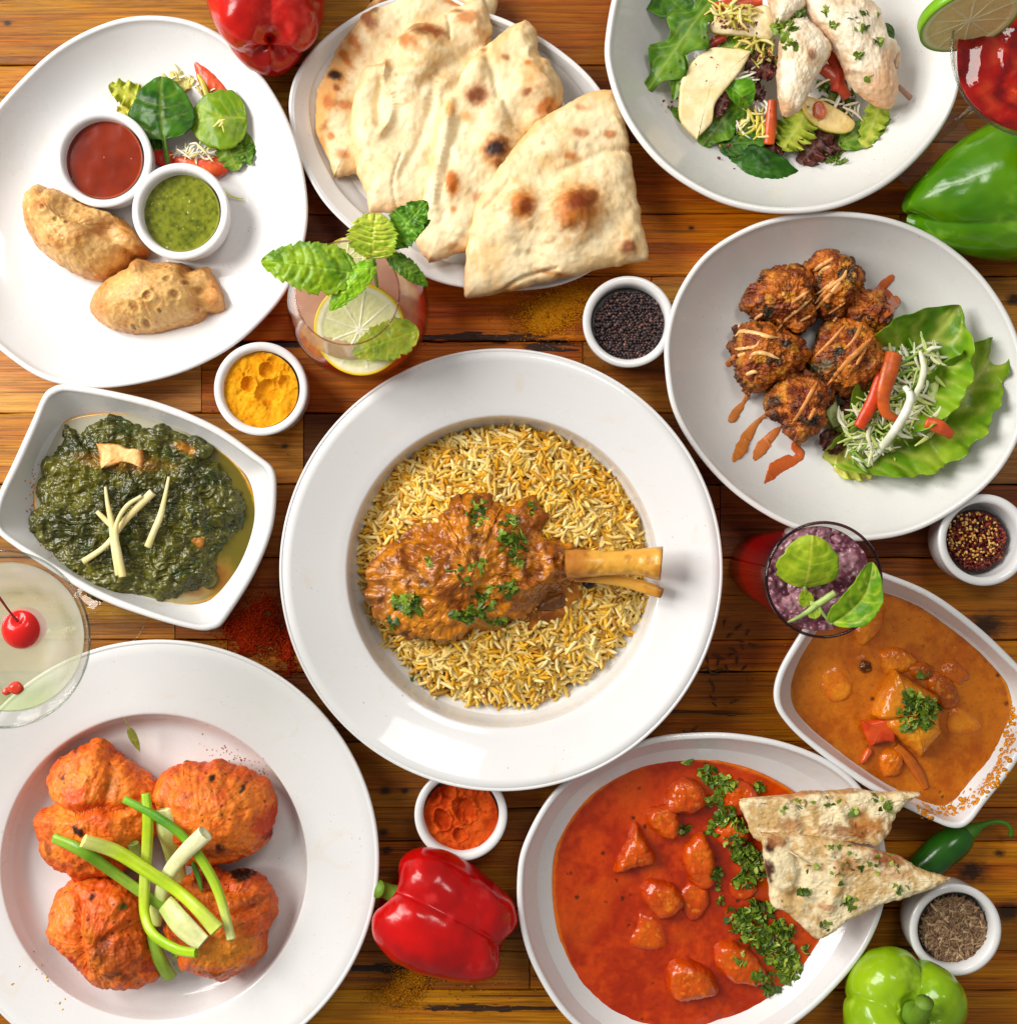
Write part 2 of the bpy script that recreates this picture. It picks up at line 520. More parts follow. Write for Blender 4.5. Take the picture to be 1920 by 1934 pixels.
# ------------------------------------------------------------------ the table of planks
def wood_material():
    m, nt, b, N, L = nodes_of('varnished_wood')
    at = N.new('ShaderNodeAttribute'); at.attribute_name = 'Col'
    tc = N.new('ShaderNodeTexCoord')
    oi = N.new('ShaderNodeObjectInfo')
    off = N.new('ShaderNodeVectorMath'); off.operation = 'MULTIPLY_ADD'
    cb = N.new('ShaderNodeCombineXYZ')
    for k in range(3): L.new(oi.outputs['Random'], cb.inputs[k])
    off.inputs[1].default_value = (7.1, 3.7, 5.3)
    L.new(cb.outputs[0], off.inputs[0]); L.new(tc.outputs['Object'], off.inputs[2])
    def noise(sx, sy, detail=5, rough=.6, dist=0.0):
        mp = N.new('ShaderNodeMapping'); mp.inputs['Scale'].default_value = (1 / (sx * S), 1 / (sy * S), 1)
        L.new(off.outputs[0], mp.inputs['Vector'])
        n = N.new('ShaderNodeTexNoise'); n.inputs['Scale'].default_value = 1; n.inputs['Detail'].default_value = detail
        n.inputs['Roughness'].default_value = rough; n.inputs['Distortion'].default_value = dist
        L.new(mp.outputs[0], n.inputs['Vector'])
        return n.outputs['Fac']
    def rng(v, a, b_, c, d):
        r = N.new('ShaderNodeMapRange'); r.inputs['From Min'].default_value = a; r.inputs['From Max'].default_value = b_
        r.inputs['To Min'].default_value = c; r.inputs['To Max'].default_value = d
        L.new(v, r.inputs['Value']); return r.outputs[0]
    def math_(op, a, b_):
        q = N.new('ShaderNodeMath'); q.operation = op
        for k, v in enumerate((a, b_)):
            if isinstance(v, (int, float)): q.inputs[k].default_value = v
            else: L.new(v, q.inputs[k])
        return q.outputs[0]
    # knots: grain rings round a few points and a dark heart
    knots = [(1836, 1646, 26), (1904, 1722, 24), (1862, 1182, 30), (1888, 1612, 9), (727, 1494, 10), (764, 1494, 7), (724, 1573, 9), (729, 1606, 10), (538, 843, 7), (14, 43, 6), (1305, 430, 5), (560, 1330, 12), (1915, 565, 14)]
    kf = None
    for kx, ky, kr in knots:
        p = W(kx, ky, 0) * S
        d = N.new('ShaderNodeVectorMath'); d.operation = 'SUBTRACT'; L.new(tc.outputs['Object'], d.inputs[0]); d.inputs[1].default_value = p
        mlt = N.new('ShaderNodeVectorMath'); mlt.operation = 'MULTIPLY'; L.new(d.outputs[0], mlt.inputs[0]); mlt.inputs[1].default_value = (.75, 1.1, 0)
        ln = N.new('ShaderNodeVectorMath'); ln.operation = 'LENGTH'; L.new(mlt.outputs[0], ln.inputs[0])
        v = rng(ln.outputs['Value'], 0, kr * 2.0 * S, 1, 0)
        kf = v if kf is None else math_('MAXIMUM', kf, v)
    ksoft = math_('MULTIPLY', kf, noise(26, 26, 4))
    kdark = rng(math_('ADD', kf, rng(noise(14, 10, 3), 0, 1, -.25, .25)), .42, .8, 0, 1)
    broad = noise(420, 46, 3, .5, .6)
    grain = noise(330, 7.5, 6, .62, 1.2)
    fine = noise(90, 2.2, 3, .7)
    streak = noise(520, 12, 2, .5, .3)
    v = math_('ADD', rng(broad, .3, .7, -.26, .26), rng(grain, .3, .7, -.6, .6))
    v = math_('ADD', v, rng(fine, .3, .7, -.24, .24))
    v = math_('ADD', v, math_('MULTIPLY', ksoft, -.35))
    bright = math_('ADD', 1.1, v)
    # dark open cracks along the grain
    crack = rng(streak, .66, .70, 0, .75)
    crack = math_('MULTIPLY', crack, rng(noise(260, 60, 2), .48, .62, 0, 1))
    hs = N.new('ShaderNodeHueSaturation')
    L.new(at.outputs['Color'], hs.inputs['Color'])
    L.new(rng(broad, .3, .7, .495, .522), hs.inputs['Hue'])
    hs.inputs['Saturation'].default_value = 1.08
    L.new(bright, hs.inputs['Value'])
    mx = N.new('ShaderNodeMix'); mx.data_type = 'RGBA'; mx.inputs['B'].default_value = (.012, .006, .003, 1)
    L.new(hs.outputs[0], mx.inputs['A'])
    L.new(math_('MAXIMUM', crack, math_('MULTIPLY', kdark, .9)), mx.inputs['Factor'])
    # black stains
    stains = [(905, 637, 170, 12), (1040, 652, 60, 14), (520, 650, 120, 8), (720, 1830, 130, 9), (900, 1905, 160, 8), (1360, 1269, 60, 3), (1000, 1905, 90, 6), (1050, 1600, 80, 5)]
    sf = None
    for sx, sy, rx, ry in stains:
        p = W(sx, sy, 0) * S
        d = N.new('ShaderNodeVectorMath'); d.operation = 'SUBTRACT'; L.new(tc.outputs['Object'], d.inputs[0]); d.inputs[1].default_value = p
        mlt = N.new('ShaderNodeVectorMath'); mlt.operation = 'MULTIPLY'; L.new(d.outputs[0], mlt.inputs[0]); mlt.inputs[1].default_value = (1 / (rx * S), 1 / (ry * S), 0)
        ln = N.new('ShaderNodeVectorMath'); ln.operation = 'LENGTH'; L.new(mlt.outputs[0], ln.inputs[0])
        q = rng(ln.outputs['Value'], .3, 1.5, 1, 0)
        sf = q if sf is None else math_('MAXIMUM', sf, q)
    sf = rng(math_('ADD', sf, rng(noise(60, 9, 5), .3, .7, -.5, .5)), .5, .72, 0, .93)
    mx2 = N.new('ShaderNodeMix'); mx2.data_type = 'RGBA'; mx2.inputs['B'].default_value = (.008, .006, .006, 1)
    L.new(mx.outputs['Result'], mx2.inputs['A']); L.new(sf, mx2.inputs['Factor'])
    L.new(mx2.outputs['Result'], b.inputs['Base Color'])
    L.new(rng(grain, .3, .7, .30, .46), b.inputs['Roughness'])
    b.inputs['Specular IOR Level'].default_value = .25
    bp = N.new('ShaderNodeBump'); bp.inputs['Distance'].default_value = 1.2 * S
    hgt = math_('SUBTRACT', math_('ADD', grain, fine), math_('MULTIPLY', crack, 1.5))
    L.new(hgt, bp.inputs['Height']); L.new(bp.outputs[0], b.inputs['Normal'])
    return m
WOOD = wood_material()

table = bpy.data.objects.new('table_top', None); COL.objects.link(table); ORI['table_top'] = np.zeros(3)
tag(table, 'rustic table top of varnished brown planks under the whole meal', None, None, 'structure')
ROWS = [(-400, -268, [(-520, 900, (150, 90, 44)), (900, 2440, (100, 54, 28))]),
        (-268, -140, [(-520, 500, (130, 80, 40)), (500, 2440, (112, 62, 32))]),
        (-140, -12, [(-520, 640, (140, 85, 40)), (640, 2440, (90, 45, 25))]),
        (-12, 122, [(-520, 700, (164, 103, 38)), (700, 2440, (104, 52, 24))]),
        (122, 268, [(-520, 590, (182, 122, 52)), (590, 1390, (88, 44, 24)), (1390, 2440, (110, 70, 38))]),
        (268, 403, [(-520, 440, (150, 90, 40)), (440, 1140, (92, 46, 24)), (1140, 2440, (140, 76, 30))]),
        (403, 521, [(-520, 700, (100, 52, 26)), (700, 1700, (160, 90, 36)), (1700, 2440, (120, 72, 40))]),
        (521, 645, [(-520, 430, (150, 96, 60)), (430, 1230, (142, 70, 26)), (1230, 2440, (138, 96, 60))]),
        (645, 780, [(-520, 380, (196, 140, 100)), (380, 1100, (132, 70, 34)), (1100, 2440, (108, 66, 40))]),  # pale left planks, this row and next: bright light put into the colour
        (780, 915, [(-520, 573, (190, 130, 78)), (573, 1500, (72, 38, 24)), (1500, 2440, (124, 92, 66))]),
        (915, 1053, [(-520, 450, (150, 100, 56)), (450, 1360, (96, 54, 32)), (1360, 2440, (100, 56, 38))]),
        (1053, 1209, [(-520, 330, (170, 115, 62)), (330, 1250, (104, 54, 32)), (1250, 2440, (112, 66, 40))]),
        (1209, 1270, [(-520, 430, (152, 92, 44)), (430, 1180, (128, 76, 38)), (1180, 2440, (130, 76, 36))]),
        (1270, 1402, [(-520, 800, (118, 70, 36)), (800, 2440, (122, 72, 32))]),
        (1402, 1527, [(-520, 900, (108, 66, 36)), (900, 2440, (118, 72, 36))]),
        (1527, 1590, [(-520, 1200, (98, 55, 28)), (1200, 2440, (106, 62, 32))]),
        (1590, 1716, [(-520, 1150, (116, 66, 26)), (1150, 2440, (134, 78, 34))]),
        (1716, 1798, [(-520, 1100, (104, 60, 26)), (1100, 2440, (108, 66, 32))]),
        (1798, 1871, [(-520, 1000, (110, 66, 26)), (1000, 2440, (132, 78, 36))]),
        (2070, 2200, [(-520, 800, (120, 70, 32)), (800, 2440, (110, 64, 30))]),
        (2200, 2330, [(-520, 1200, (128, 76, 34)), (1200, 2440, (116, 66, 30))]),
        (1871, 2070, [(-520, 1300, (136, 86, 34)), (1300, 2440, (118, 68, 30))])]
rng_t = np.random.default_rng(4)
for (y0, y1, cols) in ROWS:
    for (x0, x1, c) in cols:
        a = W(x0 + 1.0, y1 - 1.0); b_ = W(x1 - 1.0, y0 + 1.0)
        zt = rng_t.uniform(-2.0, -0.2)
        e = 1.8
        n = 30
        xs = np.linspace(a[0], b_[0], n)
        wob = rng_t.normal(0, .7, n); wob2 = rng_t.normal(0, .7, n)
        def row(y, z, w): return np.column_stack([xs, y + w, np.full(n, z)])
        V = np.vstack([row(a[1], zt - 55, wob), row(a[1], zt - e, wob), row(a[1] + e, zt, wob), row(b_[1] - e, zt, wob2), row(b_[1], zt - e, wob2), row(b_[1], zt - 55, wob2)])
        F = grid_faces(6, n, wrap_v=False)
        ends = [[0, n, 2 * n, 3 * n, 4 * n, 5 * n], [6 * n - 1, 5 * n - 1, 4 * n - 1, 3 * n - 1, 2 * n - 1, n - 1]]
        xm = (max(x0, 0) + min(x1, 1920)) / 2
        c = lin(c) * rng_t.uniform(.92, 1.08) * (.80 if xm < 420 else (1.6 if xm < 1250 else 1.75)) * np.array([1.0, .88, .68])  # left planks darkened, others brightened: light falloff offset in the colour
        mk('plank', V, [tuple(f) for f in F[:, ::-1]] + [tuple(q) for q in ends], WOOD, table, cols=c, smooth=False, reg=False)
# dark board added under the planks to block world light in the joints
a, b_ = W(-520, 2330), W(2440, -400)
V = np.array([(a[0], a[1], -60), (b_[0], a[1], -60), (b_[0], b_[1], -60), (a[0], b_[1], -60), (a[0], a[1], -24), (b_[0], a[1], -24), (b_[0], b_[1], -24), (a[0], b_[1], -24)], float) + [0, 0, -40]
mk('gap_blocker_board', V, [(3, 2, 1, 0), (4, 5, 6, 7), (0, 1, 5, 4), (1, 2, 6, 5), (2, 3, 7, 6), (3, 0, 4, 7)], WOOD, table, cols=lin((60, 34, 20)), smooth=False, reg=False)
# ------------------------------------------------------------------ plates and bowls
def lerp_out(A, B, t): return A * (1 - t) + B * t

def dish(name, rim_px, well_px, zr, zw, label, cat, mat=WHITE, lip=7.0, foot=.8, style='coupe', n=220, flat_rim=None, group=None, wallp=1.0):
    """rim_px/well_px outlines in the photo; zr rim height; zw inside floor height"""
    R = toW(spline(rim_px, n), zr)
    Wl = toW(spline(well_px, n), zw)
    # align the starting points by angle about the well centre
    c = Wl.mean(0)
    def by_angle(O):
        a = np.arctan2(O[:, 1] - c[1], O[:, 0] - c[0])
        o = np.argsort(a); a, O2 = a[o], O[o]
        t = np.linspace(-np.pi, np.pi, n, endpoint=False)
        ax = np.r_[a - 2 * np.pi, a, a + 2 * np.pi]; ox = np.vstack([O2, O2, O2])
        return np.column_stack([np.interp(t, ax, ox[:, 0]), np.interp(t, ax, ox[:, 1])])
    R, Wl = by_angle(R), by_angle(Wl)
    d = R - c; L = np.linalg.norm(d, axis=1)[:, None]; U = d / L
    rings = [(c + (Wl - c) * .003, zw), (c + (Wl - c) * .35, zw), (c + (Wl - c) * .7, zw + .5), (c + (Wl - c) * .82, zw + 2)]
    Ri = R - U * lip
    if style == 'coupe':        # a smooth curved wall
        for k in np.linspace(0, 1, 22):
            rings.append((lerp_out(Wl, Ri, k), zw + 4 + (zr - zw - 6) * (k ** (2.5 * wallp))))
    else:                       # steep well wall, then a wide shallow rim
        zb = flat_rim
        Wo = c + (Wl - c) * 1.0
        Wi = c + (Wl - c) * .86
        for k in np.linspace(0, 1, 14):
            q = math.sin(k * math.pi / 2)
            rings.append((lerp_out(Wi, Wo - U * 0, k), zw + 3 + (zb - zw - 3) * (1 - math.sqrt(max(0, 1 - k ** 2.2)))))
        rings.append((lerp_out(Wo, Ri, .012), zb + 2.5))
        for k in np.linspace(.04, 1, 8):
            rings.append((lerp_out(Wo, Ri, k), zb + 3 + (zr - zb - 4) * k ** 1.15))
    # rounded lip
    for a in np.linspace(.1, 1.0, 7) * math.pi:
        rings.append((R - U * (lip * .5) - U * (lip * .5) * math.cos(a), zr - 2 + math.sin(a) * lip * .38))
    rings.append((R - U * lip * .15, zr - lip * .9))
    Fo = c + (Wl - c) * foot
    for k in np.linspace(0.08, 1, 9):
        A = lerp_out(R - U * lip * .6, Fo, k)
        if style == 'coupe': z = 6 + (zr - lip - 6) * (1 - k) ** 1.5
        else: z = 6 + (zr - lip * 1.1 - 6) * (1 - min(k * 1.0, 1)) ** 1.15
        rings.append((A, z))
    rings.append((Fo, 0)); rings.append((c + (Fo - c) * .96, 0)); rings.append((c + (Fo - c) * .94, 5)); rings.append((c + (Fo - c) * .003, 5))
    V, F = loft(rings)
    F = F
    o = mk(name, V, F, mat, label=label, cat=cat, group=group)
    return o

def ins(px, k, cx=None, cy=None):
    P = np.asarray(px, float); c = P.mean(0) if cx is None else np.array([cx, cy])
    return c + (P - c) * k

A_rim = [(-50, 270), (0, 193), (100, 95), (200, 42), (290, 28), (380, 45), (455, 95), (520, 180), (560, 270), (580, 370), (576, 450), (548, 535), (500, 600), (430, 660), (330, 708), (200, 733), (100, 722), (30, 685), (-40, 620), (-85, 530), (-100, 440), (-85, 350)]
plate_a = dish('oval_plate', A_rim, ins(A_rim, .5), 78, 14, 'large white coupe plate holding two samosas, two dips and a small salad', 'plate', lip=11, foot=1.15)

B_rim = [(545, 190), (560, 135), (600, 82), (660, 35), (730, 0), (820, -15), (900, 15), (970, 42), (1050, 88), (1120, 150), (1170, 230), (1195, 320), (1190, 410), (1150, 485), (1080, 530), (1000, 547), (900, 546), (820, 530), (740, 490), (670, 440), (610, 380), (570, 310), (550, 250)]
B_well = ins(B_rim, .86, 865, 280)
plate_b = dish('oval_plate', B_rim, B_well, 66, 12, 'white oval plate with raised rim under the large naan pieces', 'plate', style='rim', flat_rim=40, lip=8)

C_rim = [(1143, 70), (1150, 150), (1185, 235), (1250, 315), (1340, 373), (1430, 399), (1520, 402), (1600, 386), (1680, 345), (1750, 280), (1798, 205), (1815, 130), (1810, 40), (1780, -60), (1700, -160), (1560, -220), (1400, -220), (1260, -160), (1175, -60)]
plate_c = dish('salad_bowl', C_rim, ins(C_rim, .50), 130, 14, 'deep white bowl of pear and chicken salad at the top right', 'bowl', mat=WHITE_GREY, lip=12, wallp=.85, foot=1.1)

D_rim = [(1255, 690), (1258, 620), (1283, 545), (1335, 475), (1420, 424), (1510, 402), (1600, 399), (1690, 414), (1775, 452), (1850, 515), (1905, 595), (1935, 680), (1940, 745), (1925, 825), (1880, 900), (1810, 960), (1730, 1003), (1650, 1020), (1570, 1019), (1475, 988), (1385, 930), (1315, 855), (1270, 775)]
plate_d = dish('oval_plate', D_rim, ins(D_rim, .5), 112, 14, 'white oval coupe plate with fried pakoras, a sauce drizzle and a lettuce cup', 'plate', mat=WHITE_GREY, lip=11, foot=1.15)

E_rim = [(100, 730), (125, 726), (210, 738), (310, 763), (410, 806), (490, 862), (516, 885), (522, 925), (514, 1000), (480, 1085), (425, 1172), (405, 1188), (370, 1190), (280, 1166), (180, 1128), (80, 1068), (0, 1012), (-14, 985), (-6, 940), (25, 872), (62, 790), (82, 745)]
E_well = [(65, 905), (78, 845), (125, 797), (200, 782), (290, 790), (380, 828), (450, 885), (482, 955), (478, 1025), (450, 1085), (390, 1132), (300, 1140), (180, 1117), (108, 1060), (72, 985)]
plate_e = dish('square_bowl', E_rim, ins(E_well, .86), 96, 20, 'white rounded-square bowl holding the dark green spinach curry', 'bowl', lip=14, wallp=.62)

plate_f = dish('round_plate', circle(946, 1076.5, 419), circle(950, 1076, 283), 140, 20, 'large round white rimmed plate in the centre holding rice and a lamb shank', 'plate', style='rim', flat_rim=100, lip=6, foot=.75)
plate_g = dish('round_plate', circle(299, 1625, 417), circle(308, 1621, 281), 100, 16, 'large round white rimmed plate of tandoori chicken at the bottom left', 'plate', style='rim', flat_rim=70, lip=8, foot=.8)

H_rim = [(976, 1665), (990, 1590), (1045, 1495), (1130, 1431), (1230, 1394), (1320, 1384), (1400, 1387), (1490, 1405), (1575, 1443), (1635, 1500), (1668, 1580), (1674, 1680), (1645, 1775), (1585, 1858), (1500, 1935), (1390, 1990), (1270, 2010), (1160, 1988), (1070, 1925), (1010, 1835), (982, 1750)]
H_liq = [(1046, 1650), (1055, 1595), (1082, 1543), (1130, 1492), (1200, 1450), (1285, 1434), (1370, 1442), (1450, 1470), (1520, 1520), (1560, 1600), (1565, 1700), (1545, 1780), (1495, 1865), (1400, 1935), (1290, 1965), (1190, 1945), (1110, 1885), (1065, 1790), (1049, 1720)]
plate_h = dish('curry_bowl', H_rim, ins(H_liq, .84), 100, 16, 'white oval bowl of bright red tikka masala curry at the bottom', 'bowl', lip=12, wallp=.75)

I_rim = [(1461, 1318), (1470, 1268), (1505, 1205), (1560, 1120), (1585, 1085), (1620, 1070), (1670, 1082), (1760, 1120), (1850, 1186), (1925, 1258), (1962, 1300), (1965, 1350), (1920, 1440), (1860, 1518), (1830, 1556), (1802, 1565), (1755, 1548), (1640, 1490), (1530, 1410), (1478, 1358)]
I_liq = [(1492, 1318), (1496, 1262), (1522, 1200), (1575, 1140), (1640, 1117), (1700, 1124), (1790, 1172), (1865, 1235), (1905, 1310), (1908, 1370), (1880, 1440), (1825, 1502), (1765, 1530), (1700, 1520), (1640, 1478), (1562, 1412), (1510, 1362)]
plate_i = dish('square_bowl', I_rim, ins(I_liq, .86), 96, 18, 'white rounded-square bowl holding the orange paneer curry at the right edge', 'bowl', lip=13, wallp=.62)

# ------------------------------------------------------------------ ramekins
def ramekin(cx, cy, r, h, z0, label, mat=WHITE, wall=15):
    """cx,cy,r = rim in the photo; h real height; stands at z0"""
    zt = z0 + h; f = (H - zt) / H
    c = W(cx, cy, zt); R = r * f
    wl = wall
    p = [(.02, 0), (R * .70, 0), (R * .76, 0), (R * .79, 3), (R * .86, h * .12), (R * .94, h * .35), (R * .975, h * .7), (R * .99, h * .9), (R, h - 4), (R - 1, h - 1.2), (R - wl * .35, h), (R - wl * .7, h - .6), (R - wl, h - 4),
         (R - wl - 1.0, h * .8), (R - wl - 3, h * .4), (R * .72, h * .14), (R * .6, h * .1), (.02, h * .1)]
    q = []
    for i, (a, b) in enumerate(p):
        q.append((a, b + z0))
    V, F = revolve(q, c[0], c[1], 96)
    o = mk('ramekin', V, F, mat, label=label, cat='ramekin', group='small white ramekins of sauces and spices')
    return o, c, R - wl - 1.0

ram_red, cr1, ri1 = ramekin(194, 298, 93, 62, 14, 'white ramekin of red chutney on the samosa plate')
ram_grn, cr2, ri2 = ramekin(340, 398, 92, 66, 14, 'white ramekin of green chutney on the samosa plate')
ram_tur, cr3, ri3 = ramekin(492, 734, 89, 88, 0, 'white ramekin of yellow turmeric powder beside the stemless glass')
ram_mus, cr4, ri4 = ramekin(1187, 607, 87, 82, 0, 'white ramekin of black mustard seeds between the naan plate and the pakora plate')
ram_chi, cr5, ri5 = ramekin(1859, 1020, 87, 100, 0, 'white ramekin of red chilli flakes by the right edge')
ram_pap, cr6, ri6 = ramekin(870, 1540, 88, 86, 0, 'white ramekin of orange-red paprika powder below the central plate')
ram_cum, cr7, ri7 = ramekin(1805, 1758, 87, 102, 0, 'white ramekin of brown cumin seeds at the bottom right')
# ------------------------------------------------------------------ colour helpers for food
def xy_w(px, py, z):
    q = W(px, py, z); return q[0], q[1]

def spots(C, V, lst, z, nz=.35, nscale=9, seed=3):
    """lst: (px,py,rx,ry,rot_deg,colour,strength) blotches with ragged edges"""
    n = fbm(V, nscale, 4, seed)
    for (px, py, rx, ry, rot, col, st) in lst:
        soft_ = nscale == 9 and nz < .5
        x, y = xy_w(px, py, z)
        c, s = math.cos(math.radians(-rot)), math.sin(math.radians(-rot))
        dx, dy = V[:, 0] - x, V[:, 1] - y
        u, v = (dx * c + dy * s) / rx, (-dx * s + dy * c) / ry
        d = np.sqrt(u * u + v * v)
        if soft_: C = mix(C, lin((206, 140, 66)), .5 * st * sm(1.9, .6, d + nz * 1.4 * n))
        C = mix(C, lin(col), np.clip(st * 1.1, 0, 1) * sm(1.25, .45, d + nz * n))
    return C

def corner(*pts):
    """duplicate points so the closed spline keeps a corner there"""
    out = []
    for p in pts:
        if len(p) == 3:
            out += [(p[0] - .4, p[1] - .4), (p[0], p[1]), (p[0] + .4, p[1] + .4)]
        else: out.append(p)
    return out

# ------------------------------------------------------------------ naan bread
NAAN = vcm('naan_crust', rough=.55, spec=.35, sss=.0, bump=3.0, bscale=14, tint=(1, .97, .9), var=.08, vscale=14)
def naan(outl, z0, h, lumps, sp, label, seed, creases=(), tilt=(0, 0), brown_edge=(), a=7, b=2.6, group='pieces of naan on the white oval plate', base=((244, 226, 188), (224, 188, 132)), amp=1.0, name='naan', **kw):
    def disp(V):
        bl, bi = cells(V * [1, 1, .2] + 6 * fbm(V, 20, 2, seed + 30)[:, None], 30, seed + 20)
        d = 3.8 * fbm(V * [1, 1, .3], 30, 3, seed) + 1.2 * fbm(V * [1, 1, .3], 12, 3, seed + 4) + 2.6 * sm(.42, .12, bl) * (bi > .15) + 2.2 * np.minimum(fbm(V * [1, 1, .3], 42, 2, seed + 9, ridged=True), .2)
        for (pts, wd, am) in creases:
            P = np.array([W(*p, z0)[:2] for p in pts])
            Q = spline(P, 24, closed=False)
            dd = np.min(np.hypot(V[:, 0][:, None] - Q[:, 0], V[:, 1][:, None] - Q[:, 1]), axis=1)
            d = d + am * np.exp(-(dd / wd) ** 2)
        return d * amp
    def colf(V, N, T):
        n1 = fbm(V, 60, 4, seed + 1); n2 = fbm(V, 14, 4, seed + 2)
        C = mix(lin(base[0]), lin(base[1]), sm(-.25, .75, n1 + .35 * n2))
        C = mix(C, lin((250, 236, 200)), .5 * sm(.0, .5, n2 - n1 * .3))
        # small toasted flecks on the high parts
        hi = V[:, 2] - z0 - h
        cd, cid = cells(V, 22, seed)
        C = mix(C, lin((205, 135, 55)), .55 * sm(.32, .12, cd) * (cid > .55) * sm(-3, 8, hi))
        C = mix(C, lin((214, 160, 90)), .5 * sm(2, 16, hi) * sm(-.1, .5, n2 + .2))
        C = spots(C, V, sp, z0 + h, seed=seed)
        side = sm(.97, 1.03, T)
        C = mix(C, lin((220, 170, 100)), .5 * sm(.84, 1.0, T + .12 * n2))
        C = mix(C, lin((228, 188, 128)), .6 * side)
        return C
    kw.setdefault('under', 1.0)
    V, F, N, T = pillow_geo(outl, z0, h, nr=80, na=300, a=a, b=b, lumps=lumps, disp=disp, edge=1.6, edges=16, seed=seed, zlow=z0 - 8, undert=.97, **kw)
    if tilt != (0, 0):
        c = V.mean(0)
        V[:, 2] += (V[:, 0] - c[0]) * tilt[0] + (V[:, 1] - c[1]) * tilt[1]
    C = colf(V, N, T)
    return mk(name, V, F, NAAN, cols=C, label=label, cat='naan', group=group)

BR, DK, CH = (186, 100, 22), (132, 56, 8), (46, 14, 4)
naan1 = naan([(598, 205), (605, 160), (640, 95), (680, 35), (715, 0), (780, -25), (900, -40), (940, 0), (900, 80), (780, 220), (720, 318), (668, 328), (634, 334), (630, 333), (616, 290), (600, 250)], 38, 26,
    [(640, 200, 40, 10), (700, 60, 40, 16), (800, 10, 50, 14)],
    [(612, 190, 26, 150, 25, (214, 150, 72), .7), (690, 30, 40, 14, 60, DK, .8), (700, 10, 22, 12, 60, CH, .6), (631, 140, 17, 11, 20, CH, .9), (636, 168, 10, 8, 40, DK, .8), (620, 195, 14, 10, 60, BR, .9), (650, 200, 22, 10, 10, BR, .7), (609, 238, 8, 6, 0, DK, .8), (624, 255, 8, 7, 0, BR, .8),
     (645, 290, 16, 9, 20, BR, .6), (665, 75, 10, 40, -35, BR, .7), (606, 270, 8, 18, 0, BR, .8), (650, 105, 8, 26, -30, BR, .8), (725, 0, 14, 8, 0, DK, .8), (860, 6, 25, 6, 10, BR, .7)],
    'naan piece at the back of the fan with a browned left edge', 11)
naan2 = naan([(663, 259), (668, 188), (687, 131), (724, 120), (739, 88), (772, 54), (826, 33), (880, 8), (908, -2), (916, 2), (924, 40), (931, 72), (920, 110), (880, 240), (840, 330), (801, 392), (789, 395), (739, 402), (702, 400), (698, 396), (688, 359), (672, 309)], 58, 26,
    [(790, 105, 55, 30), (725, 195, 28, -14), (770, 165, 40, 12), (700, 250, 30, 12), (900, 50, 30, 8), (745, 330, 40, 8), (712, 140, 22, 12), (830, 150, 40, 10)],
    [(805, 55, 42, 16, 25, DK, .85), (790, 66, 24, 8, 30, CH, .45), (770, 84, 22, 14, 45, BR, .7), (885, 32, 26, 14, -10, BR, .65), (858, 16, 16, 5, 10, DK, .7), (905, 60, 12, 8, 0, BR, .4), (725, 128, 12, 5, 10, BR, .4)],
    'puffed naan piece with one dark blister along its upper edge', 12,
    creases=[([(735, 130), (728, 170), (745, 190), (742, 230), (722, 262)], 6, 9), ([(725, 165), (715, 200), (718, 240)], 8, -8), ([(830, 150), (800, 260), (760, 340)], 9, -6), ([(845, 30), (850, 60), (852, 85)], 3, -5), ([(930, 80), (860, 130), (800, 180)], 12, -7), ([(750, 400), (745, 350), (760, 300)], 3, -4)])
naan3 = naan([(787, 459), (793, 400), (814, 292), (830, 208), (855, 167), (897, 100), (914, 88), (950, 62), (985, 42), (996, 41), (1014, 71), (1018, 100), (1056, 146), (1064, 188), (1051, 213), (1001, 258), (950, 340), (900, 430), (885, 470), (868, 478), (839, 488), (813, 497), (808, 496)], 74, 26,
    [(1015, 155, 42, 24), (905, 130, 22, 14), (936, 225, 26, 14), (938, 282, 26, 14), (852, 345, 24, 14), (870, 420, 22, 9), (990, 70, 22, 10), (985, 215, 26, -10), (880, 260, 24, -8)],
    [(899, 178, 17, 16, 0, CH, .96), (899, 178, 24, 22, 0, DK, .5), (938, 282, 27, 24, -15, DK, .95), (938, 284, 20, 18, -15, CH, .95), (940, 308, 10, 10, 0, DK, .7), (854, 348, 13, 26, -8, BR, .9), (850, 205, 9, 14, 0, (214, 150, 80), .8), (880, 218, 10, 9, 0, (214, 150, 80), .7), (955, 108, 9, 7, 20, DK, .7),
     (913, 87, 7, 5, 0, DK, .7), (1003, 148, 18, 30, 20, (222, 160, 90), .5), (1030, 200, 26, 14, -30, BR, .8), (995, 176, 9, 7, 0, DK, .7), (1037, 206, 8, 8, 0, DK, .6), (996, 122, 7, 6, 0, BR, .7), (870, 470, 30, 10, 15, BR, .5), (810, 490, 18, 7, 20, DK, .6), (900, 370, 12, 9, 0, BR, .5), (855, 395, 6, 7, 0, BR, .7)],
    'naan piece with two round black scorched blisters', 13,
    creases=[([(916, 100), (930, 140), (940, 190)], 7, -7), ([(855, 200), (835, 300), (820, 400)], 8, 7), ([(870, 240), (850, 300), (830, 380)], 8, -6), ([(950, 190), (970, 240), (1000, 260)], 6, -6)])
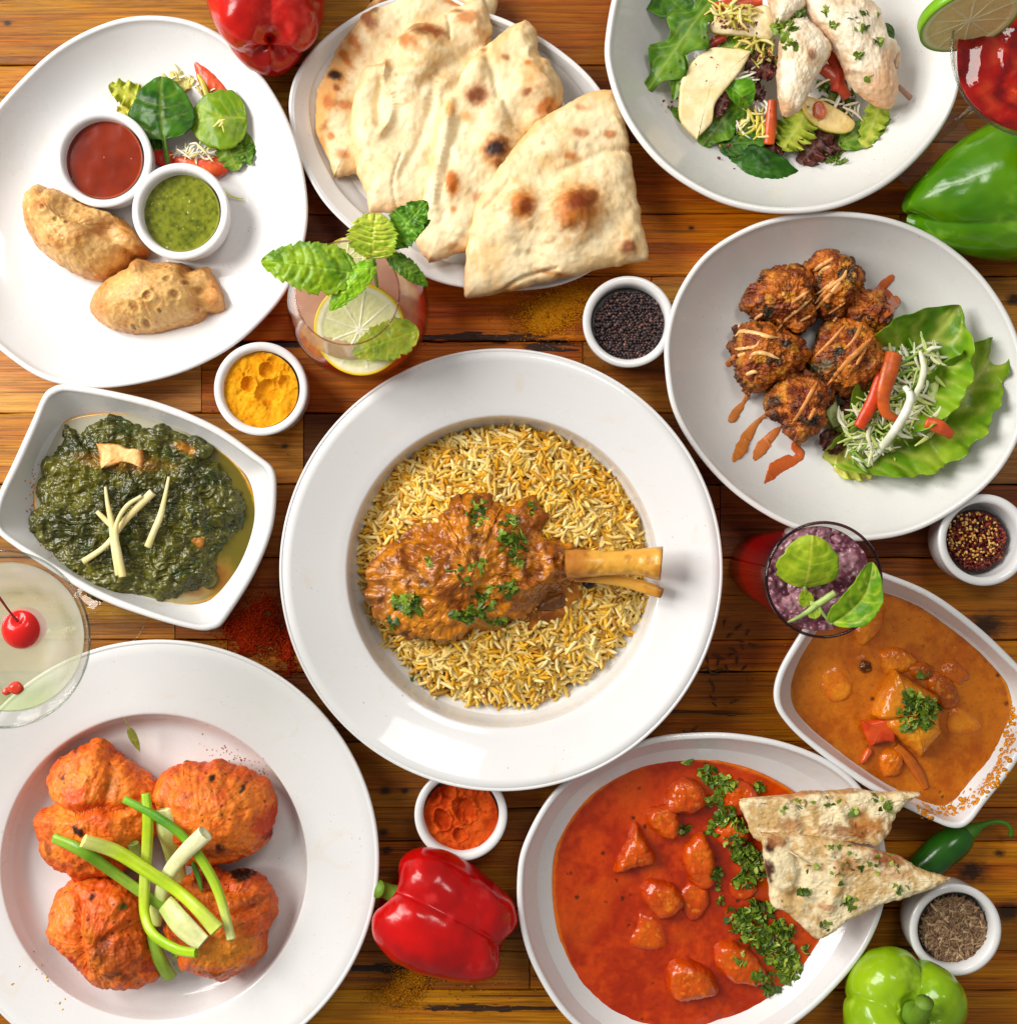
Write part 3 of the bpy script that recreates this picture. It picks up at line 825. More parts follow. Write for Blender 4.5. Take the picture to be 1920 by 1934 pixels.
naan4 = naan(corner((1154, 169), (1160, 172), (1172, 200), (1181, 234), (1193, 317), (1208, 400), (1220, 462), (1222, 486), (1216, 491), (1189, 498), (1106, 515), (1035, 532), (943, 555), (884, 563), (878, 560), (876, 546), (882, 459), (901, 384), (935, 325), (981, 267), (1022, 225), (1064, 200), (1106, 179)), 88, 26,
    [(1080, 405, 52, 42), (984, 392, 30, 28), (1080, 260, 40, 8), (1010, 470, 30, -8), (1040, 350, 26, -9), (1150, 330, 40, 8), (950, 440, 22, 10), (1185, 465, 22, 10), (1030, 290, 30, 10)],
    [(1088, 398, 42, 36, -20, BR, .95), (1096, 386, 32, 24, -25, DK, .95), (1075, 425, 20, 12, 30, BR, .5), (1116, 372, 14, 10, 0, DK, .5), (986, 392, 23, 25, 10, BR, .95), (993, 397, 15, 16, 0, DK, .85), (1187, 467, 18, 13, 15, DK, .75), (1094, 252, 19, 8, 12, BR, .6), (1152, 253, 12, 8, 0, BR, .7), (1078, 297, 14, 7, 10, BR, .75), (1097, 202, 16, 6, 5, BR, .5),
     (1000, 550, 60, 8, 14, (196, 128, 62), .6), (1080, 522, 70, 6, 12, (176, 104, 44), .8)],
    'large naan wedge in front with a big brown bubble', 14,
    creases=[([(1060, 530), (1040, 500), (1000, 480)], 5, -6), ([(940, 560), (985, 530), (1050, 512)], 4, -7), ([(1190, 285), (1130, 300), (1060, 330)], 7, -5), ([(915, 400), (935, 380), (960, 350)], 4, -4)])

# ------------------------------------------------------------------ samosas
SAMOSA = vcm('fried_pastry', rough=.42, spec=.5, bump=4.0, bscale=8, var=.2, vscale=9, rvar=.15)
def samosa(outl, lumps, sp, label, seed, ridge, bubbles):
    def disp(V):
        d = 2.6 * fbm(V, 34, 4, seed) + 1.6 * fbm(V, 9, 3, seed + 3)
        for (bx, by, br, ba) in bubbles:
            x, y = xy_w(bx, by, 70)
            dd = np.hypot(V[:, 0] - x, V[:, 1] - y) / br
            dd = dd * (1 + .35 * fbm(V, br * 1.2, 2, seed + int(bx)))
            d = d + ba * .45 * np.exp(-((dd - 1) / .4) ** 2) - ba * 1.1 * sm(.95, .3, dd)
        P = spline(np.array([W(*p, 40)[:2] for p in ridge]), 40, closed=False)
        dd = np.min(np.hypot(V[:, 0][:, None] - P[:, 0], V[:, 1][:, None] - P[:, 1]), axis=1)
        d = d + 9 * np.exp(-(dd / 10) ** 2) - 9 * np.exp(-((dd - 24) / 11) ** 2) + 3 * np.exp(-(dd / 12) ** 2) * fbm(V, 8, 2, seed + 6)
        return d
    def colf(V, N, T):
        n1 = fbm(V, 45, 4, seed + 1); n2 = fbm(V, 10, 4, seed + 2)
        C = mix(lin((226, 178, 108)), lin((196, 136, 62)), sm(-.4, .6, n1 + .3 * n2))
        C = mix(C, lin((168, 102, 36)), .6 * sm(.15, .6, n2 + n1 * .4))
        cd, cid = cells(V, 13, seed)
        C = mix(C, lin((238, 205, 140)), .55 * sm(.36, .2, cd) * (cid > .3))
        for (bx, by, br, ba) in bubbles:
            x, y = xy_w(bx, by, 70)
            dd = np.hypot(V[:, 0] - x, V[:, 1] - y) / br
            C = mix(C, lin((228, 186, 106)), .7 * np.exp(-((dd - 1) / .3) ** 2))
            C = mix(C, lin((150, 88, 30)), .6 * sm(.9, .4, dd))
        C = spots(C, V, sp, 60, seed=seed)
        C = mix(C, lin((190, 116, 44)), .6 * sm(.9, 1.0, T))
        return C
    return pillow('samosa', SAMOSA, outl, 26, 78, colf, label=label, cat='samosa', group='two samosas on the oval plate', nr=80, na=240, a=2.0, b=1.7, zlow=15, undert=.9, edge=2.2, edges=10, lumps=lumps, disp=disp, seed=seed)
sam1 = samosa([(46, 377), (58, 358), (78, 349), (126, 372), (172, 398), (218, 414), (252, 440), (276, 463), (278, 486), (249, 498), (214, 521), (184, 530), (149, 521), (112, 500), (73, 467), (50, 421)],
    [(95, 395, 24, 22), (130, 450, 40, 8), (200, 440, 22, -16)], [(90, 395, 18, 14, 0, (176, 104, 36), .7), (200, 430, 40, 12, -35, (176, 112, 50), .7), (265, 480, 16, 18, 0, (186, 100, 36), .8), (75, 365, 22, 8, 20, (190, 120, 50), .6)],
    'golden samosa on the left, below the red chutney ramekin', 21, [(110, 372), (172, 402), (225, 425), (268, 472)], [(98, 402, 8, 2.5), (120, 424, 6, 2), (140, 428, 6, 2), (128, 410, 4, 2)])
sam2 = samosa([(170, 586), (180, 555), (212, 526), (245, 506), (258, 490), (275, 490), (300, 497), (345, 498), (383, 509), (406, 532), (423, 563), (421, 582), (404, 603), (345, 620), (283, 632), (230, 628), (191, 609)],
    [(265, 505, 16, 20), (300, 545, 46, 8), (385, 545, 14, -12)], [(265, 505, 20, 16, 0, (190, 116, 44), .5), (400, 560, 14, 36, 0, (206, 132, 56), .6), (190, 575, 20, 26, 20, (202, 134, 62), .6)],
    'golden samosa with blistered crust, below the green chutney ramekin', 22, [(385, 512), (402, 545), (412, 580)], [(324, 531, 8, 2.4), (338, 560, 11, 3), (290, 565, 10, 3.5), (262, 583, 12, 2), (276, 610, 9, 3), (352, 535, 7, 3), (374, 548, 10, 3), (318, 505, 5, 2), (250, 615, 6, 2.4), (308, 590, 5, 2)])

# ------------------------------------------------------------------ dips and powders in the ramekins
SAUCE = vcm('smooth_sauce', rough=.16, spec=.4, coat=.0, sss=.1, sssr=(1, .3, .1), bump=.12, bscale=7, var=.06, vscale=25)
POWDER = vcm('spice_powder', rough=.95, spec=.1, bump=2.2, bscale=4.5, var=.12, vscale=10)
def disc(name, c, r, z, h, mat, colf, disp, label, cat, kind=None, nr=70, na=220, seed=1, a=8, b=1.0):
    a_ = np.linspace(0, 2 * np.pi, na, endpoint=False)
    t = np.linspace(0, 1, nr); t[0] = .003
    rings = [(np.column_stack([c[0] + r * q * np.cos(a_), c[1] + r * q * np.sin(a_)]), z + h * (1 - q ** a)) for q in t]
    for k in (.9, .5, .003): rings.append((np.column_stack([c[0] + r * .97 * k * np.cos(a_), c[1] + r * .97 * k * np.sin(a_)]), z - 12))
    V, F = loft(rings)
    T = np.repeat(np.r_[t, 2, 2, 2], na)
    V[:, 2] += disp(V) * (T <= 1.0)
    F = F[:, ::-1]
    return mk(name, V, F, mat, cols=colf(V, T), label=label, cat=cat, kind=kind)

def ram_c(px, py, z):
    return W(px, py, z)
def red_col(V, T):
    C = mix(lin((132, 38, 6)), lin((112, 28, 4)), sm(-.5, .5, fbm(V, 50, 3, 2)))
    cd, cid = cells(V, 9, 4); C = mix(C, lin((232, 150, 110)), .9 * (cid > .93) * sm(.18, .08, cd))
    return mix(C, lin((190, 90, 50)), sm(.95, 1, T))
sauce_red = disc('red_chutney', W(194, 300, 58), ri1 * .985, 57, 0, SAUCE, red_col, lambda V: .5 * fbm(V, 30, 2, 1), 'glossy brown-red chutney filling the upper ramekin on the samosa plate', 'sauce')
def grn_col(V, T):
    n = fbm(V, 7, 4, 5)
    C = mix(lin((124, 130, 32)), lin((92, 100, 20)), sm(-.5, .5, n + .5 * fbm(V, 50, 3, 9)))
    C = mix(C, lin((58, 70, 16)), .8 * sm(.35, .6, n))
    cd, cid = cells(V, 8, 14); C = mix(C, lin((170, 175, 90)), .6 * (cid > .6) * sm(.3, .1, cd))
    return mix(C, lin((160, 160, 70)), .6 * sm(.93, 1, T))
sauce_grn = disc('green_chutney', W(341, 401, 60), ri2 * .985, 58, 0, SAUCE, grn_col, lambda V: .35 * fbm(V, 9, 3, 3) + .8 * sm(.3, .1, cells(V, 14, 8)[0]) * (cells(V, 14, 8)[1] > .6), 'speckled olive-green herb chutney filling the lower ramekin on the samosa plate', 'sauce')

def powder(name, c, r, z, cols, dents, label, seed, amp=5.0):
    def disp(V):
        cl = sm(.0, .55, fbm(V, 38, 3, seed + 40))
        d = amp * 1.2 * fbm(V, 20, 3, seed) + cl * (4.5 * fbm(V, 7, 4, seed + 1) + 3.0 * sm(.55, .1, cells(V, 8, seed)[0]))
        for (px, py, rr, am) in dents:
            q = W(px, py, z); dd = np.hypot(V[:, 0] - q[0], V[:, 1] - q[1]) / rr * (1 + .4 * fbm(V, rr, 3, seed + 60))
            d = d + am * sm(1.25, .55, dd) + abs(am) * .25 * np.exp(-((dd - 1.2) / .2) ** 2)
        return d
    def colf(V, T):
        n = fbm(V, 16, 5, seed + 3)
        C = mix(lin(cols[0]), lin(cols[1]), sm(-.45, .45, n))
        return mix(C, lin(cols[2]), .75 * sm(.3, .6, fbm(V, 8, 4, seed + 5)))
    return disc(name, c, r, z, 0, POWDER, colf, disp, label, 'spice', kind='stuff', nr=90, na=280)
pow_t = powder('turmeric_powder', W(492, 736, 74), ri3 * .99, 74, ((234, 166, 30), (214, 140, 14), (180, 104, 8)), [(505, 700, 15, -8), (470, 727, 13, -11), (508, 742, 24, -9), (540, 722, 14, -5)], 'yellow turmeric powder heaped in its ramekin', 31)
pow_p = powder('paprika_powder', W(870, 1543, 70), ri6 * .99, 68, ((206, 84, 24), (182, 58, 12), (140, 34, 6)), [(877, 1528, 19, -12), (834, 1548, 15, -14), (868, 1576, 12, -8), (815, 1500, 16, -12), (845, 1495, 14, -12)], 'orange-red paprika powder heaped in its ramekin', 33)

# seeds and flakes: nobody could count them
SEED = vcm('seed_skin', rough=.45, spec=.5, bump=.3, bscale=2, var=.15, vscale=3)
def fill_floor(c, r, z, col):
    a_ = np.linspace(0, 2 * np.pi, 48, endpoint=False)
    V, F = loft([(np.column_stack([c[0] + r * q * np.cos(a_), c[1] + r * q * np.sin(a_)]), z) for q in (.003, .5, 1.0)])
    return V, F[:, ::-1], lin(col)
def disc_pts(rng, c, r, n, z0, z1):
    rr = r * np.sqrt(rng.uniform(0, 1, n)); a = rng.uniform(0, 2 * np.pi, n)
    return np.column_stack([c[0] + rr * np.cos(a), c[1] + rr * np.sin(a), rng.uniform(z0, z1, n)])
rng = np.random.default_rng(5)
def relaxed(rng, c, r, d):
    """roughly hexagonal jittered packing in a disc"""
    P = []
    ny = int(2 * r / (d * .866)) + 1
    for j in range(ny):
        y = -r + j * d * .866
        for i in range(int(2 * r / d) + 2):
            x = -r + i * d + (j % 2) * d / 2
            x2, y2 = x + rng.normal(0, d * .13), y + rng.normal(0, d * .13)
            if math.hypot(x2, y2) < r - d * .35: P.append((c[0] + x2, c[1] + y2))
    return np.array(P)
c4 = W(1188, 614, 60); r4 = ri4 * .97
P1 = relaxed(rng, c4, r4, 5.6); z = 60 + 2.2 * fbm(P1, 20, 2, 3) + rng.uniform(-1.2, 1.2, len(P1))
P2 = disc_pts(rng, c4, r4 * .95, 260, 63, 66)
PP = np.vstack([np.column_stack([P1, z]), P2])
pal = lin([(58, 44, 46), (84, 58, 54), (46, 36, 42), (112, 74, 64), (70, 48, 44), (134, 96, 84)])
cc = pal[rng.choice(6, len(PP), p=[.3, .22, .22, .08, .14, .04])] * rng.uniform(.8, 1.25, (len(PP), 1))
sV, sF, sC = scatter(ico(2), PP, rots(rng, len(PP)), rng.uniform(2.5, 3.3, len(PP)), cc)
V, F, C = join([fill_floor(c4, r4 + 2, 57, (30, 22, 22)), (sV, sF, sC)])
mk('mustard_seeds', V, F, SEED, cols=C, kind='stuff', label='tiny round dark mustard seeds filling their ramekin', cat='seeds')

def grain_tmpl(n=6, seg=6, curve=.12, flat=1.0, pw=.5, e=2.4):
    t = np.linspace(-1, 1, n)
    R = np.maximum(1 - np.abs(t) ** e, 0) ** pw
    a = np.linspace(0, 2 * np.pi, seg, endpoint=False)
    V = []
    for ti, ri in zip(t, np.maximum(R, .12)):
        for aa in a: V.append((ti, ri * math.cos(aa) + curve * (1 - ti * ti) * 2, flat * ri * math.sin(aa)))
    V = np.array(V); F = tri(grid_faces(n, seg))
    cap = [[0, k, k + 1] for k in range(1, seg - 1)] + [[(n - 1) * seg, (n - 1) * seg + k + 1, (n - 1) * seg + k] for k in range(1, seg - 1)]
    return V, np.vstack([F, np.array(cap)])
CUMIN = vcm('cumin_skin', rough=.6, spec=.4, bump=.5, bscale=1.8, var=.2, vscale=3)
c7 = W(1800, 1755, 74); r7 = ri7 * .88
n = 1500
PP = disc_pts(rng, c7, r7 * .97, n, 71, 79)
pal = lin([(136, 106, 76), (112, 84, 60), (160, 130, 96), (92, 66, 48), (184, 156, 120)])
cc = pal[rng.choice(5, n, p=[.34, .26, .2, .12, .08])]
sV, sF, sC = scatter(grain_tmpl(6, 6, .05), PP, rots(rng, n, .22), np.column_stack([rng.uniform(7.5, 10, n), rng.uniform(2.0, 2.7, n), rng.uniform(1.9, 2.4, n)]), cc)
V, F, C = join([fill_floor(c7, r7 + 4, 70, (60, 44, 30)), (sV, sF, sC)])
mk('cumin_seeds', V, F, CUMIN, cols=C, kind='stuff', label='brown slender cumin seeds filling their ramekin', cat='seeds')

FLAKE = vcm('chilli_flake', rough=.4, spec=.5, var=.2, vscale=4)
def flake_tmpl(rng, k=7):
    a = np.sort(rng.uniform(0, 2 * np.pi, k)); r = rng.uniform(.6, 1.1, k)
    top = np.column_stack([r * np.cos(a), r * np.sin(a), rng.uniform(-.15, .25, k)])
    V = np.vstack([top, top - [0, 0, .25], [[0, 0, .25]], [[0, 0, -.2]]])
    F = []
    for i in range(k):
        j = (i + 1) % k
        F += [[i, j, 2 * k], [j + k, i + k, 2 * k + 1], [i, i + k, j + k], [i, j + k, j]]
    return V, np.array(F)
c5 = W(1844, 1022, 62); r5 = ri5 * .80
parts = [fill_floor(c5, r5 + 5, 56, (50, 12, 8))]
for k in range(5):
    n = 150
    PP = disc_pts(rng, c5, r5 * .97, n, 58, 66)
    pal = lin([(112, 26, 16), (86, 16, 12), (140, 48, 22), (66, 14, 12), (160, 84, 30)])
    cc = pal[rng.choice(5, n, p=[.3, .28, .2, .14, .08])]
    parts.append(scatter(flake_tmpl(rng), PP, rots(rng, n, .45), np.column_stack([rng.uniform(4, 7.5, n), rng.uniform(2.5, 5, n), rng.uniform(2, 4, n)]), cc))
n = 150
PP = disc_pts(rng, c5 + [-8, 8, 0], r5 * .9, n, 65, 69)
cc = lin([(222, 172, 84), (206, 144, 60), (232, 190, 110)])[rng.choice(3, n)]
parts.append(scatter(ico(1), PP, rots(rng, n, .5), np.column_stack([rng.uniform(2.4, 4, n), rng.uniform(2, 3.2, n), rng.uniform(.8, 1.3, n)]), cc))
V, F, C = join(parts)
mk('chilli_flakes', V, F, FLAKE, cols=C, kind='stuff', label='dark red chilli flakes with yellow seeds filling their ramekin', cat='spice')

# ------------------------------------------------------------------ bell peppers
PEPPER = vcm('pepper_skin', rough=.19, spec=.45, coat=.0, sss=.0, bump=1.0, bscale=26, var=.06, vscale=30, detail=3)
STEM = vcm('green_stem', rough=.5, spec=.4, bump=1.2, bscale=6, var=.15, vscale=10)
def pepper(c, axis, up, L, R, lobes, col, colg, label, seed, squash=1.0, depth=.2, phase=0.0, stem=60, tipw=.5, group=None, bends=0.0, prof_=None):
    """c = world centre, axis from stem to tip"""
    ax = np.array(axis, float); ax /= np.linalg.norm(ax)
    upv = np.array(up, float); upv -= ax * upv.dot(ax); upv /= np.linalg.norm(upv)
    sd = np.cross(ax, upv)
    prof = prof_ or [(.01, .13), (.16, .12), (.34, .03), (.58, 0), (.84, .07), (.98, .22), (1.0, .38), (.96, .55), (.88, .72), (.76, .88), (.58, .975), (tipw * .7, 1.0), (tipw * .4, .98), (.01, .93)]
    P = smooth_prof(prof, 90)
    na = 180
    th = np.linspace(0, 2 * np.pi, na, endpoint=False)
    V = []
    for k, (r, s) in enumerate(P):
        g = np.abs(np.cos((th + phase) * lobes / 2))
        endk = 1.0 + 1.6 * abs(s - .45) ** 1.5
        dm = 1 - depth * endk * (1 - g ** .55) * (1 - .3 * np.sin(th * 1.0 + seed))
        dm *= 1 + .05 * np.sin(th * 2 + seed)
        rr = max(r, .001) * R * dm
        za = (s - .5) * L + L * .035 * np.cos((th + phase) * lobes) * (abs(s - .5) * 2) ** 2 * (1 if s > .5 else -1) * (k / 89 > .12)
        off = bends * math.sin(s * 3) * R
        V.append(np.array(c)[None] + ax[None] * za[:, None] + upv[None] * (rr * np.cos(th) * squash + off)[:, None] + sd[None] * (rr * np.sin(th))[:, None])
    V = np.vstack(V); F = grid_faces(len(P), na)
    V = V + (3.5 * fbm(V, 55, 3, seed) + .8 * fbm(V, 18, 2, seed + 2))[:, None] * vnormals(V, F)
    root = thing('bell_pepper', (c[0], c[1], V[:, 2].min()), label, 'bell pepper', group)
    n1 = fbm(V, 70, 3, seed + 1)
    C = mix(lin(col), lin(colg), sm(-.5, .6, n1))
    s_ = np.repeat(P[:, 1], na)
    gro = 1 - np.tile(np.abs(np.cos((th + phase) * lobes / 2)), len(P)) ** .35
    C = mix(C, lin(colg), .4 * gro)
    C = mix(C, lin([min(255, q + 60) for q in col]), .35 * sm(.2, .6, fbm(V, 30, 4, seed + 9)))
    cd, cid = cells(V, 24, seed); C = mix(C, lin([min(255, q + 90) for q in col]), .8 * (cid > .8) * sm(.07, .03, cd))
    N = vnormals(V, F)
    if (N[len(N) // 2] @ (V[len(V) // 2] - np.array(c))) < 0: F = F[:, ::-1]
    body = mk('skin', V, F, PEPPER, root, cols=C)
    # calyx and stem
    base = np.array(c) - ax * L * .40
    cal = []
    for q, (r, s) in enumerate([(.02, -.365), (.16, -.375), (.26, -.40), (.33, -.435)]):
        rr = R * r * (1 + .22 * np.cos(th * 5 + seed))
        cal.append(np.array(c)[None] + ax[None] * (s * L) + upv[None] * (rr * np.cos(th) * squash)[:, None] + sd[None] * (rr * np.sin(th))[:, None])
    CV = np.vstack(cal)
    b2 = upv * .12 * stem
    tv, tf = tube([base, base - ax * stem * .35, base - ax * stem * .75 + b2, base - ax * stem + b2 * 2.6], [R * .22, R * .14, R * .12, R * .14], 14, 20, up=upv)
    SV, SF, SC = join([(CV, grid_faces(4, na), lin((78, 120, 20))), (tv, tf, lin((104, 140, 36)))])
    mk('stem', SV, SF, STEM, root, cols=SC, solid=0)
    return root
pw = lambda a, b: W(b[0], b[1], b[2]) - W(a[0], a[1], a[2])
pepper_r = pepper(W(840, 1738, 88), pw((745, 1688, 88), (946, 1790, 88)), (0, 0, 1), 226, 116, 3, (204, 10, 8), (160, 4, 6), 'shiny red bell pepper lying on its side below the paprika ramekin', 3, depth=.30, phase=1.45, stem=44, squash=.88, tipw=.62)
pepper_t = pepper(W(502, 4, 100), pw((496, -60, 70), (506, 60, 125)), (0.1, .3, 1), 215, 114, 3, (196, 22, 10), (150, 10, 6), 'red bell pepper at the top edge between the samosa plate and the naan plate', 7, depth=.15, phase=3.3, stem=40, tipw=.6)
pepper_g = pepper(W(1880, 362, 112), pw((2020, 330, 120), (1715, 405, 74)), (0, 0, 1), 300, 124, 3, (88, 140, 4), (60, 116, 2), 'dark green bell pepper lying on its side at the right edge below the red cocktail', 5, depth=.09, phase=-.3, stem=40, tipw=.3, prof_=[(.01, .1), (.2, .08), (.5, 0), (.86, .06), (1.0, .22), (1.0, .4), (.92, .55), (.8, .68), (.66, .8), (.48, .91), (.30, .98), (.12, 1.0), (.01, .985)])
pepper_l = pepper(W(1702, 1916, 98), (.02, -.42, -1), (0, 1, .3), 190, 114, 4, (150, 186, 20), (118, 160, 10), 'pale green bell pepper standing upright, its stem facing up', 9, depth=.2, phase=.5, stem=66, tipw=.6)

# green chilli
root = thing('green_chilli', W(1770, 1620, 0), 'slender dark green chilli pepper lying beside the cumin ramekin', 'chilli pepper')
pts = [W(1672, 1706, 20), W(1700, 1676, 26), W(1740, 1640, 32), W(1785, 1603, 34), W(1815, 1582, 32), W(1832, 1571, 30)]
V, F = tube(pts, [4, 17, 27, 31, 26, 13], 28, 50)
V = V + 1.2 * fbm(V, 40, 2, 2)[:, None] * vnormals(V, F)
mk('skin', V, F, PEPPER, root, cols=mix(lin((40, 98, 18)), lin((26, 74, 12)), sm(-.4, .4, fbm(V, 50, 3, 3))))
pts = [W(1822, 1578, 34), W(1838, 1567, 34), W(1856, 1558, 36), W(1880, 1552, 40), W(1900, 1556, 42), W(1909, 1568, 40), W(1908, 1578, 36)]
V, F = tube(pts, [17, 13, 6, 4.4, 4, 4.2, 5], 14, 44)
mk('stem', V, F, STEM, root, cols=lin((66, 118, 22)))
# ------------------------------------------------------------------ chopped coriander, used on several dishes
HERB = vcm('fresh_herb', rough=.4, spec=.35, tint=(1.15, 1, .6), sss=.0, bump=.4, bscale=3, var=.25, vscale=5)
def herb_tmpls(rng, k=6):
    out = []
    for q in range(k):
        lob = rng.integers(3, 6); n = lob * 4
        a0 = rng.uniform(.35, .9) * math.pi
        a = np.linspace(-a0, a0, n)
        r = .55 + .45 * np.abs(np.cos(a * lob / 2)) ** .6 + rng.uniform(-.08, .08, n)
        bend = rng.uniform(.2, .7)
        X, Y = r * np.cos(a), r * np.sin(a) * rng.uniform(.5, 1)
        V = np.vstack([[[-.35, 0, 0]], np.column_stack([X, Y, bend * (X ** 2) * .5 - bend * Y ** 2 + rng.uniform(-.08, .08, n)])])
        F = np.array([[0, i, i + 1] for i in range(1, n)])
        V2 = np.vstack([V, V - [0, 0, .07]]); F2 = np.vstack([F, F[:, ::-1] + len(V)])
        out.append((V2, F2))
    # chopped stalk / curled strip
    V, F = tube([(-1, 0, 0), (-.3, .2, .12), (.4, -.1, .1), (1, .15, 0)], [.10, .14, .13, .1], 5, 8)
    out.append((V, F))
    return out
def coriander(clusters, tree, label, seed, default=0, cols=((76, 108, 24), (108, 142, 44), (50, 78, 18), (146, 172, 84))):
    rng = np.random.default_rng(seed)
    T = herb_tmpls(rng)
    parts = []; pal = lin(cols)
    for (px, py, rx, ry, rot, n, size) in clusters:
        for k in range(n):
            a = rng.uniform(0, 2 * math.pi); r = math.sqrt(rng.uniform(0, 1)) ** 1.2
            u, v = rx * r * math.cos(a), ry * r * math.sin(a)
            c, s = math.cos(math.radians(rot)), math.sin(math.radians(rot))
            p, nr = hit(tree, px + u * c - v * s, py + u * s + v * c, default)
            t = T[rng.integers(0, len(T))] if rng.uniform() < .85 else T[-1]
            sc = size * rng.uniform(.6, 1.35)
            lift = rng.uniform(.5, 1.5 + min(n, 30) * .16)
            R = rots(rng, 1, .45, [tuple(nr * .6 + Vector((0, 0, .5)))])
            parts.append(scatter(t, (p + [0, 0, lift])[None], R, np.array([sc]), pal[rng.choice(4, 1, p=[.4, .3, .2, .1])] * rng.uniform(.8, 1.2)))
    V, F, C = join(parts)
    return mk('chopped_coriander', V, F, HERB, cols=C, smooth=False, kind='stuff', label=label, cat='herbs', reg=False)

# ------------------------------------------------------------------ rice
RICE = vcm('cooked_rice', rough=.42, spec=.4, sss=.0, var=.06, vscale=12)
rng = np.random.default_rng(8)
rice_out = spline([(676, 1010), (690, 960), (720, 900), (760, 862), (815, 830), (880, 806), (950, 800), (1010, 806), (1060, 815), (1110, 850), (1160, 890), (1195, 935), (1205, 985), (1208, 1040), (1212, 1100), (1222, 1150), (1200, 1185), (1165, 1225), (1120, 1270), (1080, 1305), (1010, 1333), (930, 1332), (860, 1322), (810, 1300), (770, 1262), (752, 1222), (735, 1190), (700, 1165), (690, 1130), (672, 1080)], 200)
rc = np.array([945., 1068.])
rice_out = rc + (rice_out - rc) * 1.03
def rice_h(px, py):
    """height of the mound at photo pixel"""
    d = np.column_stack([px, py]) - rc
    ang = np.arctan2(d[:, 1], d[:, 0])
    ao = np.arctan2(rice_out[:, 1] - rc[1], rice_out[:, 0] - rc[0]); ro = np.hypot(*(rice_out - rc).T)
    o = np.argsort(ao)
    R = np.interp(ang, np.r_[ao[o] - 2 * np.pi, ao[o], ao[o] + 2 * np.pi], np.r_[ro[o], ro[o], ro[o]])
    q = np.hypot(d[:, 0], d[:, 1]) / R
    return q, 24 + 64 * np.clip(1 - q ** 2.8, 0, 1) ** .8
N_ = 6000
cand = rng.uniform([660, 780], [1240, 1350], (N_ * 2, 2))
q, zz = rice_h(cand[:, 0], cand[:, 1])
lump = fbm(cand, 60, 3, 77)
keep = (q < 1.04 + .13 * fbm(cand, 30, 3, 5)) & (rng.uniform(0, 1, len(q)) < np.where(q > .93, .55, 1))
cand, zz, lump, q = cand[keep][:N_], zz[keep][:N_], lump[keep][:N_], q[keep][:N_]
n = len(cand)
z = zz + 16 * lump + rng.uniform(-6, 7, n)
f = (H - z) / H
PP = np.column_stack([(cand[:, 0] - 960) * f, (967 - cand[:, 1]) * f, z])
pal = lin([(236, 206, 122), (226, 188, 84), (230, 176, 40), (212, 148, 18), (244, 224, 156), (190, 138, 50)])
w = fbm(cand, 80, 2, 31)
idx = np.array([rng.choice(6, p=p_) for p_ in [[.30, .24, .15, .09, .14, .08] if a > -.1 else [.26, .2, .24, .16, .08, .06] for a in w]])
cc = pal[idx] * rng.uniform(.85, 1.12, (n, 1))
parts = []
for k, cv in enumerate((.02, .07, .13, .2)):
    m = np.arange(n) % 4 == k
    t = grain_tmpl(9, 6, 0.0, 1.0, .5, 7)
    tv = t[0].copy(); L0, R0 = 18.0, 3.4
    tv = tv * [L0, R0, R0]; tv[:, 1] += cv * L0 * (1 - (tv[:, 0] / L0) ** 2)
    sc = rng.uniform(.75, 1.22, m.sum())
    parts.append(scatter((tv, t[1]), PP[m], rots(rng, m.sum(), .3), np.column_stack([sc, np.full(m.sum(), 1.0), np.full(m.sum(), 1.0)]) * rng.uniform(.9, 1.12, (m.sum(), 1)), cc[m]))
# base mound under the grains, coloured dark for the shaded gaps
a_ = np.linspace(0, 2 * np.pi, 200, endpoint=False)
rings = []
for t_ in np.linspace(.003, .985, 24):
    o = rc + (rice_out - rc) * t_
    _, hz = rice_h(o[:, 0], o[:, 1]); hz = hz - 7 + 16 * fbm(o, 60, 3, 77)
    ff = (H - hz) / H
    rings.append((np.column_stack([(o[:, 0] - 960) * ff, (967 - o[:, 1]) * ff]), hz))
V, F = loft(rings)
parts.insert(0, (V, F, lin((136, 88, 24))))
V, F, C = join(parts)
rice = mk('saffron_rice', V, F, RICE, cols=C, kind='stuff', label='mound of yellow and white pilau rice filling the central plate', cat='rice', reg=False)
REG[rice.name] = loft(rings)

# ------------------------------------------------------------------ lamb shank
GRAVY = vcm('gravy', rough=.17, spec=.5, tint=(1.02, 1.04, .35), bump=3.0, bscale=11, var=.3, vscale=12, rvar=.12)
def poly2(cx, cy, rx, ry, rot):
    a = np.linspace(0, 2 * np.pi, 60, endpoint=False)
    r = 1 + .10 * fbm(np.column_stack([np.cos(a) * 2, np.sin(a) * 2]), .7, 3, 9)
    c, s_ = math.cos(math.radians(rot)), math.sin(math.radians(rot))
    x, y = rx * r * np.cos(a), ry * r * np.sin(a)
    return np.column_stack([cx + x * c - y * s_, cy + x * s_ + y * c])
def gravy_pool(out):
    V, F, N, T = pillow_geo(out, 84, 10, nr=60, na=360, a=4, b=2, zlow=70, disp=lambda V: 3.5 * fbm(V, 20, 4, 21), edge=10, edges=9, seed=23)
    return V, F
shank = thing('lamb_shank', (W(900, 1080)[0], W(900, 1080)[1], 40), 'braised lamb shank in orange-brown gravy with its bone pointing right', 'lamb shank')
sh_out = [(706, 1062), (733, 1038), (767, 1022), (778, 985), (819, 975), (852, 962), (872, 940), (912, 938), (950, 962), (1003, 938), (1021, 965), (1024, 1008), (1054, 1018), (1080, 1036), (1102, 1060), (1096, 1092), (1054, 1114), (1010, 1148), (950, 1180), (908, 1189), (875, 1198), (828, 1208), (782, 1198), (744, 1184), (711, 1156), (700, 1109)]
